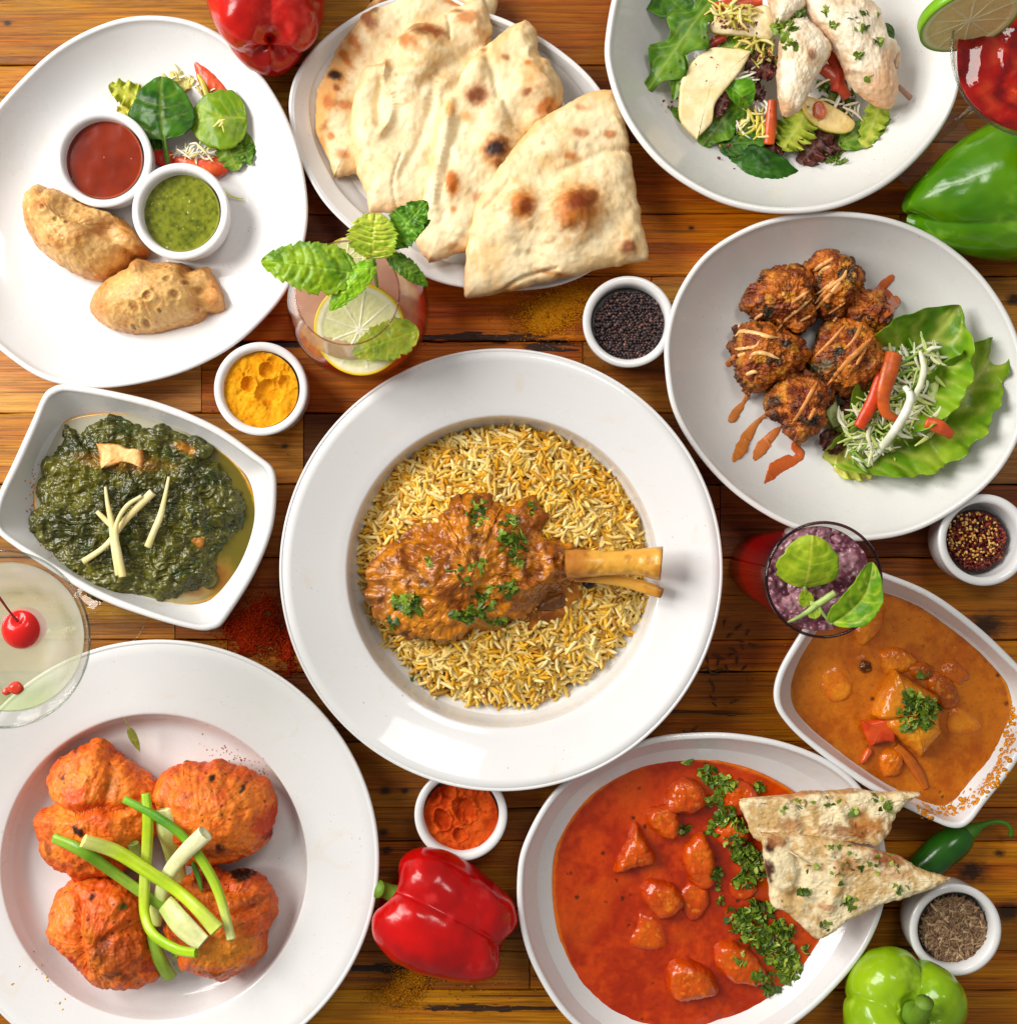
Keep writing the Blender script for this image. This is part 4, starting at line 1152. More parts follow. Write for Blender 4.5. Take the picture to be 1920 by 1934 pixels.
def sdisp(V):
    U = V * [1, 1, .7]
    warp = U + 10 * np.column_stack([fbm(U, 40, 2, 91), fbm(U, 40, 2, 92), np.zeros(len(U))])
    return 15 * fbm(warp, 60, 3, 51, ridged=True) + 8.5 * fbm(warp, 24, 4, 52) + 2.6 * fbm(U, 8, 3, 53)
def scol(V, N, T):
    n1 = fbm(V, 60, 4, 54); n2 = fbm(V, 16, 4, 55)
    C = mix(lin((196, 118, 30)), lin((148, 76, 12)), sm(-.3, .3, n1 + .6 * n2))
    C = mix(C, lin((108, 52, 10)), .85 * sm(.12, .45, fbm(V, 24, 4, 57)))
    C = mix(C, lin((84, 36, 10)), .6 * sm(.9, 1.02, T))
    C = mix(C, lin((224, 142, 64)), .6 * sm(.1, .5, fbm(V, 30, 3, 58)))
    C = spots(C, V, [(800, 1100, 14, 10, 20, (70, 22, 12), .8), (715, 1135, 18, 50, 10, (120, 60, 30), .7), (900, 1015, 26, 14, 30, (90, 34, 10), .6), (900, 990, 14, 10, 0, (90, 34, 10), .6), (1030, 1130, 40, 20, -20, (110, 54, 22), .6), (790, 985, 20, 16, 0, (140, 64, 26), .6), (1080, 1050, 14, 16, 0, (150, 70, 20), .5)], 150, seed=5)
    return C
meat = pillow('meat', GRAVY, sh_out, 78, 68, scol, parent=shank, nr=110, na=420, a=2.2, b=1.9, zlow=52, disp=sdisp, edge=8, edges=16, seed=50,
              lumps=[(840, 1060, 60, 14), (950, 1060, 50, 8), (900, 965, 30, -8), (1070, 1068, 26, 12), (1000, 970, 26, -10)])
BONE = vcm('roasted_bone', rough=.25, spec=.5, bump=1.2, bscale=8, var=.1, vscale=18)
def bonecol(V):
    C = mix(lin((222, 164, 62)), lin((196, 126, 34)), sm(-.3, .4, fbm(V * [.4, 1, 1], 22, 4, 61)))
    x = V[:, 0]; e = W(1249, 1065, 165)[0]
    C = mix(C, lin((122, 66, 18)), .8 * sm(e - 10, e + 2, x + 3 * fbm(V, 8, 2, 4)))
    C = mix(C, lin((150, 84, 24)), .6 * sm(.1, .45, fbm(V, 18, 4, 66)))
    return mix(C, lin((160, 84, 22)), .7 * sm(W(1130, 0, 150)[0], W(1090, 0, 150)[0], x))
pts = [W(1070, 1066, 140), W(1110, 1064, 146), (W(1150, 1063, 150)), W(1200, 1062, 156), W(1235, 1063, 162), W(1249, 1064, 164)]
V, F = tube(pts, [26, 24, 21.5, 23, 28, 30], 40, 70, flat=.85, caps=False)
n_ = 40
# hollow cut end
e = V[-n_:]; cen = e.mean(0)
extra = [cen + (e - cen) * .82 + [0.5, 0, 0], cen + (e - cen) * .72 + [-8, 0, 0], cen + (e - cen) * .1 + [-14, 0, 0]]
Vb = np.vstack([V] + extra); q_ = len(V) // n_
Fb = tri(grid_faces(q_ + 3, n_))
Vb = Vb + 1.9 * fbm(Vb, 16, 4, 62)[:, None] * vnormals(Vb, Fb)
mk('bone', Vb, Fb, BONE, shank, cols=bonecol(Vb))
V, F = tube([W(1085, 1086, 126), W(1130, 1090, 126), W(1180, 1099, 130), W(1225, 1112, 136), W(1250, 1121, 138)], [12, 11, 10, 11, 9], 20, 50, flat=.5)
mk('bone', V, F, BONE, shank, cols=bonecol(V))
V, F, N, T = pillow_geo(ins([(1010, 1135), (1050, 1112), (1075, 1112), (1072, 1140), (1040, 1158), (1005, 1158)], 1.0), 70, 30, nr=24, na=80, zlow=50, disp=lambda V: 3 * fbm(V, 16, 3, 3), seed=2)
mk('meat', V, F, GRAVY, shank, cols=lin((104, 58, 30)))
# gravy that ran out over the rice
for i_, (gx, gy, ga_, gb_, gr_) in enumerate([(900, 1092, 205, 118, -4)]):
    go_ = poly2(gx, gy, ga_, gb_, gr_)
    gv_, gf_ = gravy_pool(go_)
    mk('gravy_pool', gv_, gf_, GRAVY, shank, cols=mix(lin((176, 104, 24)), lin((130, 66, 12)), sm(-.3, .3, fbm(gv_, 20, 3, 8))))
# clove
V, F = ico(3); V = V * [11, 10, 9] * (1 + .12 * fbm(V * 10, 5, 2, 3))[:, None] + W(1111, 1102, 78)
mk('black_cardamom', V, F, SEED, cols=lin((22, 16, 18)), label='small black spice pod in the rice under the lamb bone', cat='spice')
tree_f = bvh(shank, rice)
coriander([(905, 955, 16, 12, 30, 12, 8), (900, 975, 24, 18, 0, 16, 8), (962, 985, 18, 12, -20, 16, 8), (1003, 962, 12, 16, 20, 8, 8), (968, 1024, 30, 22, 0, 46, 8.5), (976, 1060, 12, 16, 0, 12, 8), (905, 1065, 20, 22, 30, 7, 8), (870, 1085, 26, 18, 30, 9, 8), (950, 1112, 34, 14, -10, 22, 8),
           (770, 1140, 30, 18, 15, 54, 10), (900, 1125, 44, 10, 35, 22, 8), (890, 1160, 40, 15, 0, 46, 8.5), (940, 1175, 24, 10, 0, 16, 8), (740, 1180, 20, 16, 40, 10, 8), (845, 936, 14, 8, 10, 5, 8), (810, 1060, 8, 16, 0, 5, 9),
           (980, 1200, 34, 10, 20, 7, 7), (1028, 1277, 16, 12, 0, 7, 9), (785, 1278, 18, 6, 10, 4, 9), (675, 1060, 10, 8, 0, 4, 9), (930, 898, 6, 6, 0, 2, 9), (1075, 1195, 14, 8, 0, 3, 8), (960, 880, 200, 60, 0, 14, 6), (930, 1270, 180, 40, 0, 16, 6)],
          tree_f, 'chopped green coriander scattered over the lamb shank and rice', 61, 40)

# ------------------------------------------------------------------ tandoori chicken
TAND = vcm('tandoori_chicken', rough=.42, spec=.4, tint=(1.06, .99, .55), bump=4.5, bscale=12, var=.3, vscale=9, rvar=.15)
def tandoori(outl, h, label, seed, creases=(), lumps=(), sp=(), base=((242, 132, 52), (214, 92, 28)), z0=62):
    def disp(V):
        d = 8 * fbm(V, 60, 4, seed) + 4.6 * fbm(V * [1, .7, 1], 16, 4, seed + 3) + 2.6 * np.minimum(fbm(V, 26, 3, seed + 8, ridged=True), .3)
        for (pts, wd, am) in creases:
            P = np.array([W(*p, z0 + h * .5)[:2] for p in pts]); Q = spline(P, 30, closed=False)
            dd = np.min(np.hypot(V[:, 0][:, None] - Q[:, 0], V[:, 1][:, None] - Q[:, 1]), axis=1)
            d = d + am * np.exp(-(dd / wd) ** 2)
        return d
    def colf(V, N, T):
        n1 = fbm(V, 70, 4, seed + 1); n2 = fbm(V, 13, 4, seed + 2)
        C = mix(lin(base[0]), lin(base[1]), sm(-.35, .4, n1 + .4 * n2))
        C = mix(C, lin((204, 124, 44)), .55 * sm(.1, .5, fbm(V, 26, 4, seed + 4)))
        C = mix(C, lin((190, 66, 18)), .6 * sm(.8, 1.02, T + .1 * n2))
        cd, cid = cells(V + 4 * fbm(V, 6, 2, 3)[:, None], 15, seed)
        C = mix(C, lin((70, 30, 12)), .85 * (cid > .45) * sm(.26, .12, cd))
        cd, cid = cells(V, 7, seed + 2)
        C = mix(C, lin((120, 56, 16)), .55 * (cid > .55) * sm(.4, .2, cd))
        return spots(C, V, sp, z0 + h * .6, seed=seed, nscale=7, nz=.6)
    return pillow('chicken_piece', TAND, outl, z0, h, colf, label=label, cat='chicken', group='four tandoori chicken pieces on the bottom left plate', nr=100, na=320, a=2.0, b=1.8, zlow=18, undert=.86, edge=7, edges=18, lumps=lumps, disp=disp, seed=seed)
BK = (42, 20, 12)
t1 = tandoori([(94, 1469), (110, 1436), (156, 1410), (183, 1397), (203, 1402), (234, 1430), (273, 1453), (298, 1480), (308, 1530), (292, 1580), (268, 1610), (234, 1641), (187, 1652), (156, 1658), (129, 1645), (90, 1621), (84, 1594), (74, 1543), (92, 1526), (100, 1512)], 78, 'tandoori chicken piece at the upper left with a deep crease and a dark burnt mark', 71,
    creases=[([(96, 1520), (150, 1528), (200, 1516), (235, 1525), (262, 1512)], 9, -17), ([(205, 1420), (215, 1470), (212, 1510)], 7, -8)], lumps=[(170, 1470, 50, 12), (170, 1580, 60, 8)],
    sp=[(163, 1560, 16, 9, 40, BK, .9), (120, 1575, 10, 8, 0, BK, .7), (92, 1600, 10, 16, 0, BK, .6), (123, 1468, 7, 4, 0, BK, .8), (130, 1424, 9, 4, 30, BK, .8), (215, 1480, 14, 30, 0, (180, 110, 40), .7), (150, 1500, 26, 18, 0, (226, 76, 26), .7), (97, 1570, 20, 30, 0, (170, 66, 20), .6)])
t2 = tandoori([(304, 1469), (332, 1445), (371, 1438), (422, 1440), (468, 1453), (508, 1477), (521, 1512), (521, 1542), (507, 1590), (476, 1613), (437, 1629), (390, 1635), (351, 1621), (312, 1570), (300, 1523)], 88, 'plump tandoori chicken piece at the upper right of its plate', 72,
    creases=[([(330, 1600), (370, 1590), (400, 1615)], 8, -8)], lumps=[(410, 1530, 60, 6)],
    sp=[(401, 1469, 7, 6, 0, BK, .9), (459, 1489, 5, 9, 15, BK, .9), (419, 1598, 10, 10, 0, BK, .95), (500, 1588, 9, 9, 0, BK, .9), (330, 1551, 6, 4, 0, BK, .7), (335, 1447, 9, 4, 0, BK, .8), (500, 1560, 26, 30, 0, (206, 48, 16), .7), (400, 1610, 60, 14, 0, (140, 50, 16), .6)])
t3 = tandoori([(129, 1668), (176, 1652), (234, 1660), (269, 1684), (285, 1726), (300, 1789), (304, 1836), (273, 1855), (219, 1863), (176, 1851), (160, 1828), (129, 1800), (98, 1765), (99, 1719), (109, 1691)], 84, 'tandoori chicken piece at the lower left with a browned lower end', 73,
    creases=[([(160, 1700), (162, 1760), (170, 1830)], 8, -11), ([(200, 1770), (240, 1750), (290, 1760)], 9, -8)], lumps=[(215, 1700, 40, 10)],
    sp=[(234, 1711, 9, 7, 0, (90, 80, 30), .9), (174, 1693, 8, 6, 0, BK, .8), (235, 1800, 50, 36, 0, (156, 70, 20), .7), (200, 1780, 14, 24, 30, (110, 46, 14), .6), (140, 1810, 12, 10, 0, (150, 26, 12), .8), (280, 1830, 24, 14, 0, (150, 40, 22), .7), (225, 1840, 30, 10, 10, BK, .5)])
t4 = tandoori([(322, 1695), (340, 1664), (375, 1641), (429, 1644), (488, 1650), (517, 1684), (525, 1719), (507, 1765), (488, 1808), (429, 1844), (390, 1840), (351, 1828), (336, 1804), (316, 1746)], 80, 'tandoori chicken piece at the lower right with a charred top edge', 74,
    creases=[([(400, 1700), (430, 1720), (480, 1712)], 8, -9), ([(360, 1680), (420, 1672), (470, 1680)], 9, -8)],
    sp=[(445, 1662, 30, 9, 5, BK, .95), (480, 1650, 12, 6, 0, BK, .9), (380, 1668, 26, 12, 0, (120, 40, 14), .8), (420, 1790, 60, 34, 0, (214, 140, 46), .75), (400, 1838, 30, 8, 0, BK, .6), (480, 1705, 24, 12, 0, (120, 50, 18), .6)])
# charred crumb between plate and chicken and specks
SCAL = vcm('spring_onion', rough=.3, spec=.4, tint=(1.06, 1, .8), bump=.9, bscale=5, var=.12, vscale=25)
tree_g = bvh(t1, t2, t3, t4, plate_g)
def strip(name, pts, rad, cols, tree, lift, label, cat, group, mat, flat=.55, seg=18, n=None, ends=None, streak=1.0, minz=None, stiff=True):
    P = []
    for (px, py) in pts:
        p, _ = hit(tree, px, py, 30)
        P.append([px, py, p[2]])
    P = np.array(P)
    if stiff:   # a stiff stalk spans the hollows
        z = P[:, 2].copy()
        for _ in range(3):
            z[1:-1] = np.maximum(z[1:-1], .5 * (z[:-2] + z[2:]))
        z[0] = max(z[0], z[1] - 22); z[-1] = max(z[-1], z[-2] - 22)
        P[:, 2] = z
    Q = [W(a, b, c + lift) for a, b, c in P]
    n = n or 14 * len(pts)
    V, F = tube(Q, np.array(rad) * (1.0 if mat is SCAL else 1), seg, n, flat=flat, caps=False)
    # ridges along the stalk
    ang = np.tile(np.arange(seg) / seg * 2 * np.pi, n)
    N = vnormals(V, F); V = V + (.35 * np.sin(ang * 5))[:, None] * N
    # hollow ends
    L0 = V[:seg]; L1 = V[-seg:]
    c0, c1 = L0.mean(0), L1.mean(0)
    d0 = V[seg:2 * seg].mean(0) - c0; d1 = V[-2 * seg:-seg].mean(0) - c1
    Vv = np.vstack([c0 + (L0 - c0) * .1 + d0 * 2, c0 + (L0 - c0) * .75 + d0 * 1.5, V, c1 + (L1 - c1) * .75 + d1 * 1.5, c1 + (L1 - c1) * .1 + d1 * 2])
    Ff = tri(grid_faces(n + 4, seg))
    s = np.r_[np.zeros(2 * seg), np.repeat(np.linspace(0, 1, n), seg), np.ones(2 * seg)]
    ck = np.linspace(0, 1, len(cols)); Cl = lin(cols)
    C = np.column_stack([np.interp(s, ck, Cl[:, j]) for j in range(3)])
    a2 = np.r_[ang[:2 * seg], ang, ang[:2 * seg]]
    st = fbm(np.column_stack([s * 3, np.cos(a2) * 3, np.sin(a2) * 3]), .5, 3, len(pts))
    C = C * (1 + streak * .35 * st)[:, None]
    return mk(name, Vv, Ff, mat, cols=C, label=label, cat=cat, group=group)
PG, YG, DG, WH = (226, 236, 170), (176, 208, 40), (112, 160, 20), (238, 242, 214)
so = 'strips of spring onion piled on the tandoori chicken'
def onion(pts, rad, cols, lift, label, flat=.55, **k):
    return strip('spring_onion', pts, rad, cols, tree_g, lift, label, 'spring onion', so, SCAL, flat=flat, **k)
onion([(285, 1765), (301, 1812), (320, 1846)], [9, 13, 14], [(120, 160, 50), (150, 186, 70)], 8, 'green spring onion stub hanging lowest over the near edge of the chicken')
onion([(250, 1592), (262, 1622)], [11, 13], [(150, 176, 90), (170, 196, 110)], 6, 'short dull green spring onion piece beneath the crossing stalks')
onion([(101, 1583), (156, 1608), (219, 1652), (273, 1690), (322, 1720)], [9, 11, 10, 10, 9], [(140, 182, 60), (96, 146, 30), (150, 190, 70), (120, 168, 50)], 10, 'long darker green spring onion stalk reaching furthest left')
onion([(308, 1528), (316, 1570), (328, 1612), (338, 1668)], [14, 19, 18, 15], [(226, 232, 178), (206, 220, 140), (190, 210, 120), (206, 220, 150)], 14, 'broad pale spring onion piece standing upright in the middle of the pile', flat=.35)
onion([(312, 1707), (343, 1746), (383, 1783)], [18, 21, 17], [(176, 200, 110), (206, 216, 160), (222, 228, 186)], 12, 'broad translucent spring onion piece below the others to the right', flat=.3)
onion([(363, 1629), (374, 1655), (381, 1684)], [4, 5, 2], [(70, 120, 30), (90, 140, 40)], 6, 'thin dark sliver of spring onion between the two right pieces')
onion([(330, 1804), (334, 1820), (340, 1836)], [7, 8, 5], [(110, 140, 70), (150, 170, 110)], 6, 'small grey-green spring onion scrap beside the lowest stub')
onion([(234, 1510), (289, 1539), (343, 1578), (383, 1629), (414, 1690), (437, 1776)], [7, 8, 8, 9, 9, 8], [(120, 180, 50), (72, 140, 24), (140, 190, 40), (176, 210, 60), (226, 232, 170)], 18, 'long thin bright green spring onion curving down the right side')
onion([(156, 1588), (219, 1609), (281, 1648), (336, 1684), (375, 1719), (410, 1758)], [12, 13, 12, 11, 12, 14], [(226, 234, 150), YG, (176, 212, 50), YG, (206, 224, 110)], 26, 'thick yellow-green spring onion stalk lying diagonally across the pile')
onion([(388, 1574), (351, 1609), (320, 1648), (301, 1699), (291, 1746)], [15, 14, 13, 14, 13], [WH, (236, 240, 200), (230, 238, 196), (210, 224, 150), (196, 214, 120)], 38, 'white root end of a spring onion leaning over the pile')
onion([(275, 1498), (279, 1551), (277, 1609), (273, 1668), (273, 1726), (289, 1765), (332, 1793), (371, 1801)], [8, 10, 10, 10, 9, 9, 9, 8], [(150, 200, 50), YG, (196, 220, 100), YG, (150, 196, 30), (160, 200, 30)], 44, 'bright green spring onion stalk bent at its lower end, topmost of the pile')
# ------------------------------------------------------------------ curries
def level(outl, z, name, mat, colf, dispf, label, cat, kind=None, grow=1.0, nr=120, na=420):
    O = toW(spline(outl, na), z); c = O.mean(0); O = c + (O - c) * grow
    t = np.linspace(0, 1, nr) ** .9; t[0] = .002
    V, F = loft([(c + (O - c) * q, z - (1.5 * sm(.985, 1, np.array([q]))[0])) for q in t] + [(c + (O - c) * .96, z - 9), (c + (O - c) * .002, z - 9)])
    T = np.repeat(np.r_[t, 2, 2], na)
    V[:, 2] += dispf(V) * (T <= 1)
    if vnormals(V, F)[0, 2] < 0: F = F[:, ::-1]
    return mk(name, V, F, mat, cols=colf(V, T), label=label, cat=cat, kind=kind)
def bumps(V, lst, z):
    d = np.zeros(len(V))
    for (px, py, r, am) in lst:
        q = W(px, py, z); d += am * np.exp(-(((V[:, 0] - q[0]) ** 2 + (V[:, 1] - q[1]) ** 2) / r ** 2))
    return d
def poly(cx, cy, rx, ry, rot, seed, k=7, irr=.24):
    rng = np.random.default_rng(seed)
    a = np.linspace(0, 2 * np.pi, k, endpoint=False) + rng.uniform(-.2, .2, k)
    r = 1 + rng.uniform(-irr, irr, k)
    x, y = rx * r * np.cos(a), ry * r * np.sin(a)
    c, s = math.cos(math.radians(rot)), math.sin(math.radians(rot))
    return np.column_stack([cx + x * c - y * s, cy + x * s + y * c])

REDC = vcm('masala_sauce', rough=.16, spec=.45, tint=(.95, .86, .12), bump=1.6, bscale=14, var=.14, vscale=9, rvar=.08)
CURRY = vcm('tomato_curry', rough=.16, spec=.45, tint=(1.0, .9, .25), bump=1.6, bscale=14, var=.14, vscale=9, rvar=.08)
ZH = 46
h_ch = [(1290, 1502, 36, 36, 0, 32), (1256, 1547, 32, 33, 20, 30), (1201, 1602, 0, 0, 0, 32), (1318, 1628, 27, 52, -8, 26), (1308, 1700, 32, 32, 0, 14), (1250, 1692, 42, 36, 30, 30), (1228, 1764, 42, 38, 0, 11), (1300, 1842, 50, 44, 25, 34), (1395, 1815, 52, 36, 30, 28), (1400, 1503, 30, 32, 0, 22), (1378, 1570, 32, 26, 0, 22), (1400, 1680, 26, 24, 0, 10)]
tri_out = [(1200, 1553), (1212, 1575), (1236, 1618), (1222, 1632), (1190, 1636), (1160, 1644), (1172, 1605), (1188, 1575)]
def hcol(V, T):
    n = fbm(V, 60, 4, 81)
    C = mix(lin((198, 66, 16)), lin((166, 42, 8)), sm(-.35, .35, n + .4 * fbm(V, 12, 3, 88)))
    C = mix(C, lin((214, 88, 26)), .5 * sm(.1, .5, fbm(V, 90, 3, 84)))
    cd, cid = cells(V + 3 * fbm(V, 5, 2, 3)[:, None], 22, 5); C = mix(C, lin((64, 30, 8)), .9 * (cid > .45) * sm(.26, .14, cd))
    cd, cid = cells(V, 8, 6); C = mix(C, lin((140, 40, 8)), .5 * (cid > .5) * sm(.3, .12, cd))
    C = mix(C, lin((226, 120, 40)), .8 * sm(.965, .99, T + .01 * fbm(V, 12, 3, 6)))
    return C
h_l = [(c[0], c[1], max(c[2], 24) * 1.15, 5) for c in h_ch]
curry = level(H_liq, ZH, 'tikka_masala_sauce', REDC, hcol, lambda V: 2.6 * fbm(V, 60, 3, 82) + 1.2 * fbm(V, 14, 3, 83) + bumps(V, h_l, ZH), 'bright orange-red creamy curry sauce filling the large oval bowl', 'curry sauce', grow=1.012)
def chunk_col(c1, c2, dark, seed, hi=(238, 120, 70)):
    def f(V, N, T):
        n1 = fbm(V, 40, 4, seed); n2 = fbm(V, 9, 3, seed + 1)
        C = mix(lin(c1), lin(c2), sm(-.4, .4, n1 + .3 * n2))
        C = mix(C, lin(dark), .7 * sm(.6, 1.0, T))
        return mix(C, lin(hi), .4 * sm(.1, .5, n2) * sm(.8, .4, T))  # highlight on the chunk tops painted into the colour
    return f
places = ['at the top of the red curry left of the herbs', 'just below the topmost chunk in the red curry', 'with a pointed triangular shape at the left of the red curry', 'long and narrow in the middle of the red curry', 'low and sunken in the centre of the red curry', 'with a flaked top left of centre in the red curry', 'mostly sunken below the flaked one in the red curry', 'large and blocky near the bottom of the red curry', 'beside the lower end of the herb band in the red curry', 'small under the upper herbs in the red curry', 'small between the herbs and the left side of the flatbread', 'barely showing between the herb band and the flatbread']
hobjs = []
for i, (cx, cy, rx, ry, rot, hh) in enumerate(h_ch):
    o_ = tri_out if rx == 0 else poly(cx, cy, rx, ry, rot, 100 + i)
    hobjs.append(pillow('chicken_chunk', REDC, o_, ZH - 1, hh, chunk_col((214, 96, 34), (194, 68, 16), (176, 48, 8), 110 + i, hi=(250, 170, 110)), label='sauce-coated chicken chunk ' + places[i], cat='chicken chunk', group='chicken chunks in the red curry', nr=44, na=140,
        a=4.0, b=2.4, zlow=ZH - 14, disp=lambda V, s=i, k=min(1, hh / 22): k * (3.2 * fbm(V, 26, 3, 120 + s) + 1.0 * fbm(V, 8, 2, 140 + s) + 2.0 * fbm(V, 30, 2, 160 + s, ridged=True)), edge=2.0 * min(1, hh / 22), edges=12, seed=i, under=.3))
tree_h = bvh(curry, *hobjs)

# flatbread triangles on the bowl
TRI = vcm('seeded_flatbread', rough=.65, spec=.3, bump=5.0, bscale=6, var=.1, vscale=10)
def flatbread(outl, z0, h, sp, label, seed, tilt, creases=()):
    rngf = np.random.default_rng(seed)
    def disp(V):
        d = 5.0 * fbm(V * [1, 1, .2], 40, 3, seed) + 2.2 * fbm(V * [1, 1, .2], 10, 4, seed + 4) + 1.2 * sm(.5, .1, cells(V, 8, seed)[0])
        for (pts, wd, am) in creases:
            Q = spline(np.array([W(*p, z0)[:2] for p in pts]), 30, closed=False)
            dd = np.min(np.hypot(V[:, 0][:, None] - Q[:, 0], V[:, 1][:, None] - Q[:, 1]), axis=1)
            d = d + am * np.exp(-(dd / wd) ** 2)
        return d
    V, F, N, T = pillow_geo(outl, z0, h, nr=80, na=300, a=9, b=3, disp=disp, edge=2.0, edges=9, seed=seed, zlow=z0 - 6, undert=.97, centre=tuple(np.mean(outl, 0)))
    c = V.mean(0); 
    n1 = fbm(V, 40, 4, seed + 1); n2 = fbm(V, 10, 4, seed + 2)
    C = mix(lin((238, 220, 178)), lin((206, 170, 112)), sm(-.2, .4, n1 + .6 * n2))
    C = spots(C, V, sp, z0 + h, seed=seed, nz=.7, nscale=10)
    cd, cid = cells(V, 11, seed + 6)
    C = mix(C, lin((84, 42, 16)), .85 * sm(.30, .16, cd) * (cid > .3) * sm(.1, .4, fbm(V, 45, 2, seed + 7) + .05))
    C = mix(C, lin((206, 160, 96)), .6 * sm(.97, 1.03, T))
    V[:, 2] += (V[:, 0] - c[0]) * tilt[0] + (V[:, 1] - c[1]) * tilt[1]
    return mk('flatbread_triangle', V, F, TRI, cols=C, label=label, cat='flatbread', group='two seeded flatbread triangles resting on the red curry')
fb1 = flatbread(corner((1400, 1512, 1), (1398, 1522), (1412, 1560), (1432, 1590), (1470, 1598), (1560, 1590), (1640, 1592), (1668, 1575), (1690, 1530), (1722, 1502), (1729, 1499, 1), (1726, 1494), (1660, 1494), (1600, 1490), (1500, 1500), (1440, 1506)), 116, 18,
    [(1640, 1560, 40, 22, 0, (190, 124, 56), .8), (1600, 1570, 60, 12, 0, (150, 84, 30), .7), (1500, 1502, 60, 7, -6, (180, 112, 48), .8), (1490, 1560, 30, 14, 0, (180, 118, 60), .7), (1590, 1494, 34, 6, 0, (150, 84, 36), .7)], 'upper flatbread triangle with a toasted, sesame-speckled edge', 91, (.05, .02), creases=[([(1500, 1510), (1515, 1550), (1520, 1590)], 9, -8), ([(1575, 1520), (1600, 1560), (1650, 1585)], 8, 6)])
fb2 = flatbread(corner((1437, 1577, 1), (1440, 1573), (1500, 1577), (1580, 1590), (1680, 1610), (1740, 1640), (1788, 1655, 1), (1786, 1660), (1720, 1684), (1660, 1706), (1610, 1728), (1580, 1752), (1552, 1771), (1540, 1770), (1520, 1752), (1480, 1720), (1456, 1705), (1446, 1650)), 134, 18,
    [(1455, 1602, 10, 12, 0, (60, 28, 16), .95), (1452, 1650, 12, 22, 0, (70, 34, 18), .95), (1470, 1590, 20, 14, 0, (160, 94, 44), .7), (1670, 1622, 34, 16, 10, (150, 80, 30), .85), (1600, 1635, 26, 20, 0, (190, 120, 60), .7), (1650, 1600, 60, 10, 10, (190, 126, 66), .6), (1690, 1650, 30, 10, 0, (190, 130, 70), .6), (1560, 1715, 24, 8, 0, (176, 100, 40), .6)],
    'lower flatbread triangle overlapping the first with charred spots at its blunt end', 92, (.04, .03), creases=[([(1490, 1590), (1510, 1640), (1500, 1690)], 10, -9), ([(1560, 1600), (1580, 1650), (1560, 1710)], 12, 7), ([(1450, 1680), (1520, 1700), (1560, 1740)], 9, -6)])
tree_fb = bvh(fb1, fb2)
coriander([(1340, 1462, 22, 14, 10, 26, 9), (1362, 1478, 26, 18, 20, 40, 9), (1350, 1510, 20, 14, 0, 26, 9), (1365, 1545, 26, 18, -30, 40, 9), (1343, 1575, 12, 14, 0, 10, 8), (1395, 1560, 14, 12, 0, 14, 8), (1435, 1484, 12, 9, 20, 10, 9), (1290, 1565, 12, 10, 30, 9, 8),
           (1400, 1610, 24, 20, 0, 44, 9), (1425, 1630, 26, 24, 0, 50, 9), (1410, 1660, 28, 16, 0, 36, 9), (1352, 1655, 8, 26, 0, 12, 8), (1385, 1590, 20, 14, 0, 18, 8), (1360, 1700, 8, 12, 0, 7, 8),
           (1395, 1735, 26, 24, 0, 44, 9.5), (1430, 1720, 28, 22, 0, 44, 9), (1430, 1770, 34, 22, 0, 60, 9.5), (1470, 1800, 34, 26, 20, 80, 9.5), (1475, 1755, 26, 20, 0, 50, 9), (1490, 1830, 20, 26, 30, 40, 9), (1440, 1850, 20, 16, 0, 26, 9), (1460, 1870, 20, 10, 10, 14, 8), (1520, 1796, 10, 6, 0, 5, 8), (1296, 1441, 8, 4, 0, 3, 8), (1400, 1815, 20, 14, 0, 5, 7)],
          tree_h, 'thick diagonal band of chopped coriander down the red curry', 62, ZH)
coriander([(1510, 1518, 14, 9, 0, 7, 7), (1560, 1512, 30, 12, 0, 6, 7), (1610, 1530, 8, 12, 0, 4, 8), (1655, 1508, 14, 9, 0, 6, 7), (1672, 1528, 12, 10, 0, 8, 9), (1480, 1530, 4, 12, 0, 4, 7), (1525, 1686, 22, 5, 5, 8, 9), (1605, 1705, 14, 12, 30, 8, 9), (1585, 1600, 20, 10, 0, 4, 7), (1640, 1630, 60, 30, 0, 14, 6), (1560, 1650, 60, 36, 0, 12, 6), (1560, 1750, 16, 10, 0, 8, 7), (1690, 1675, 24, 10, 0, 5, 7)],
          tree_fb, 'sparse chopped coriander stuck to the two flatbread triangles', 63, 150)

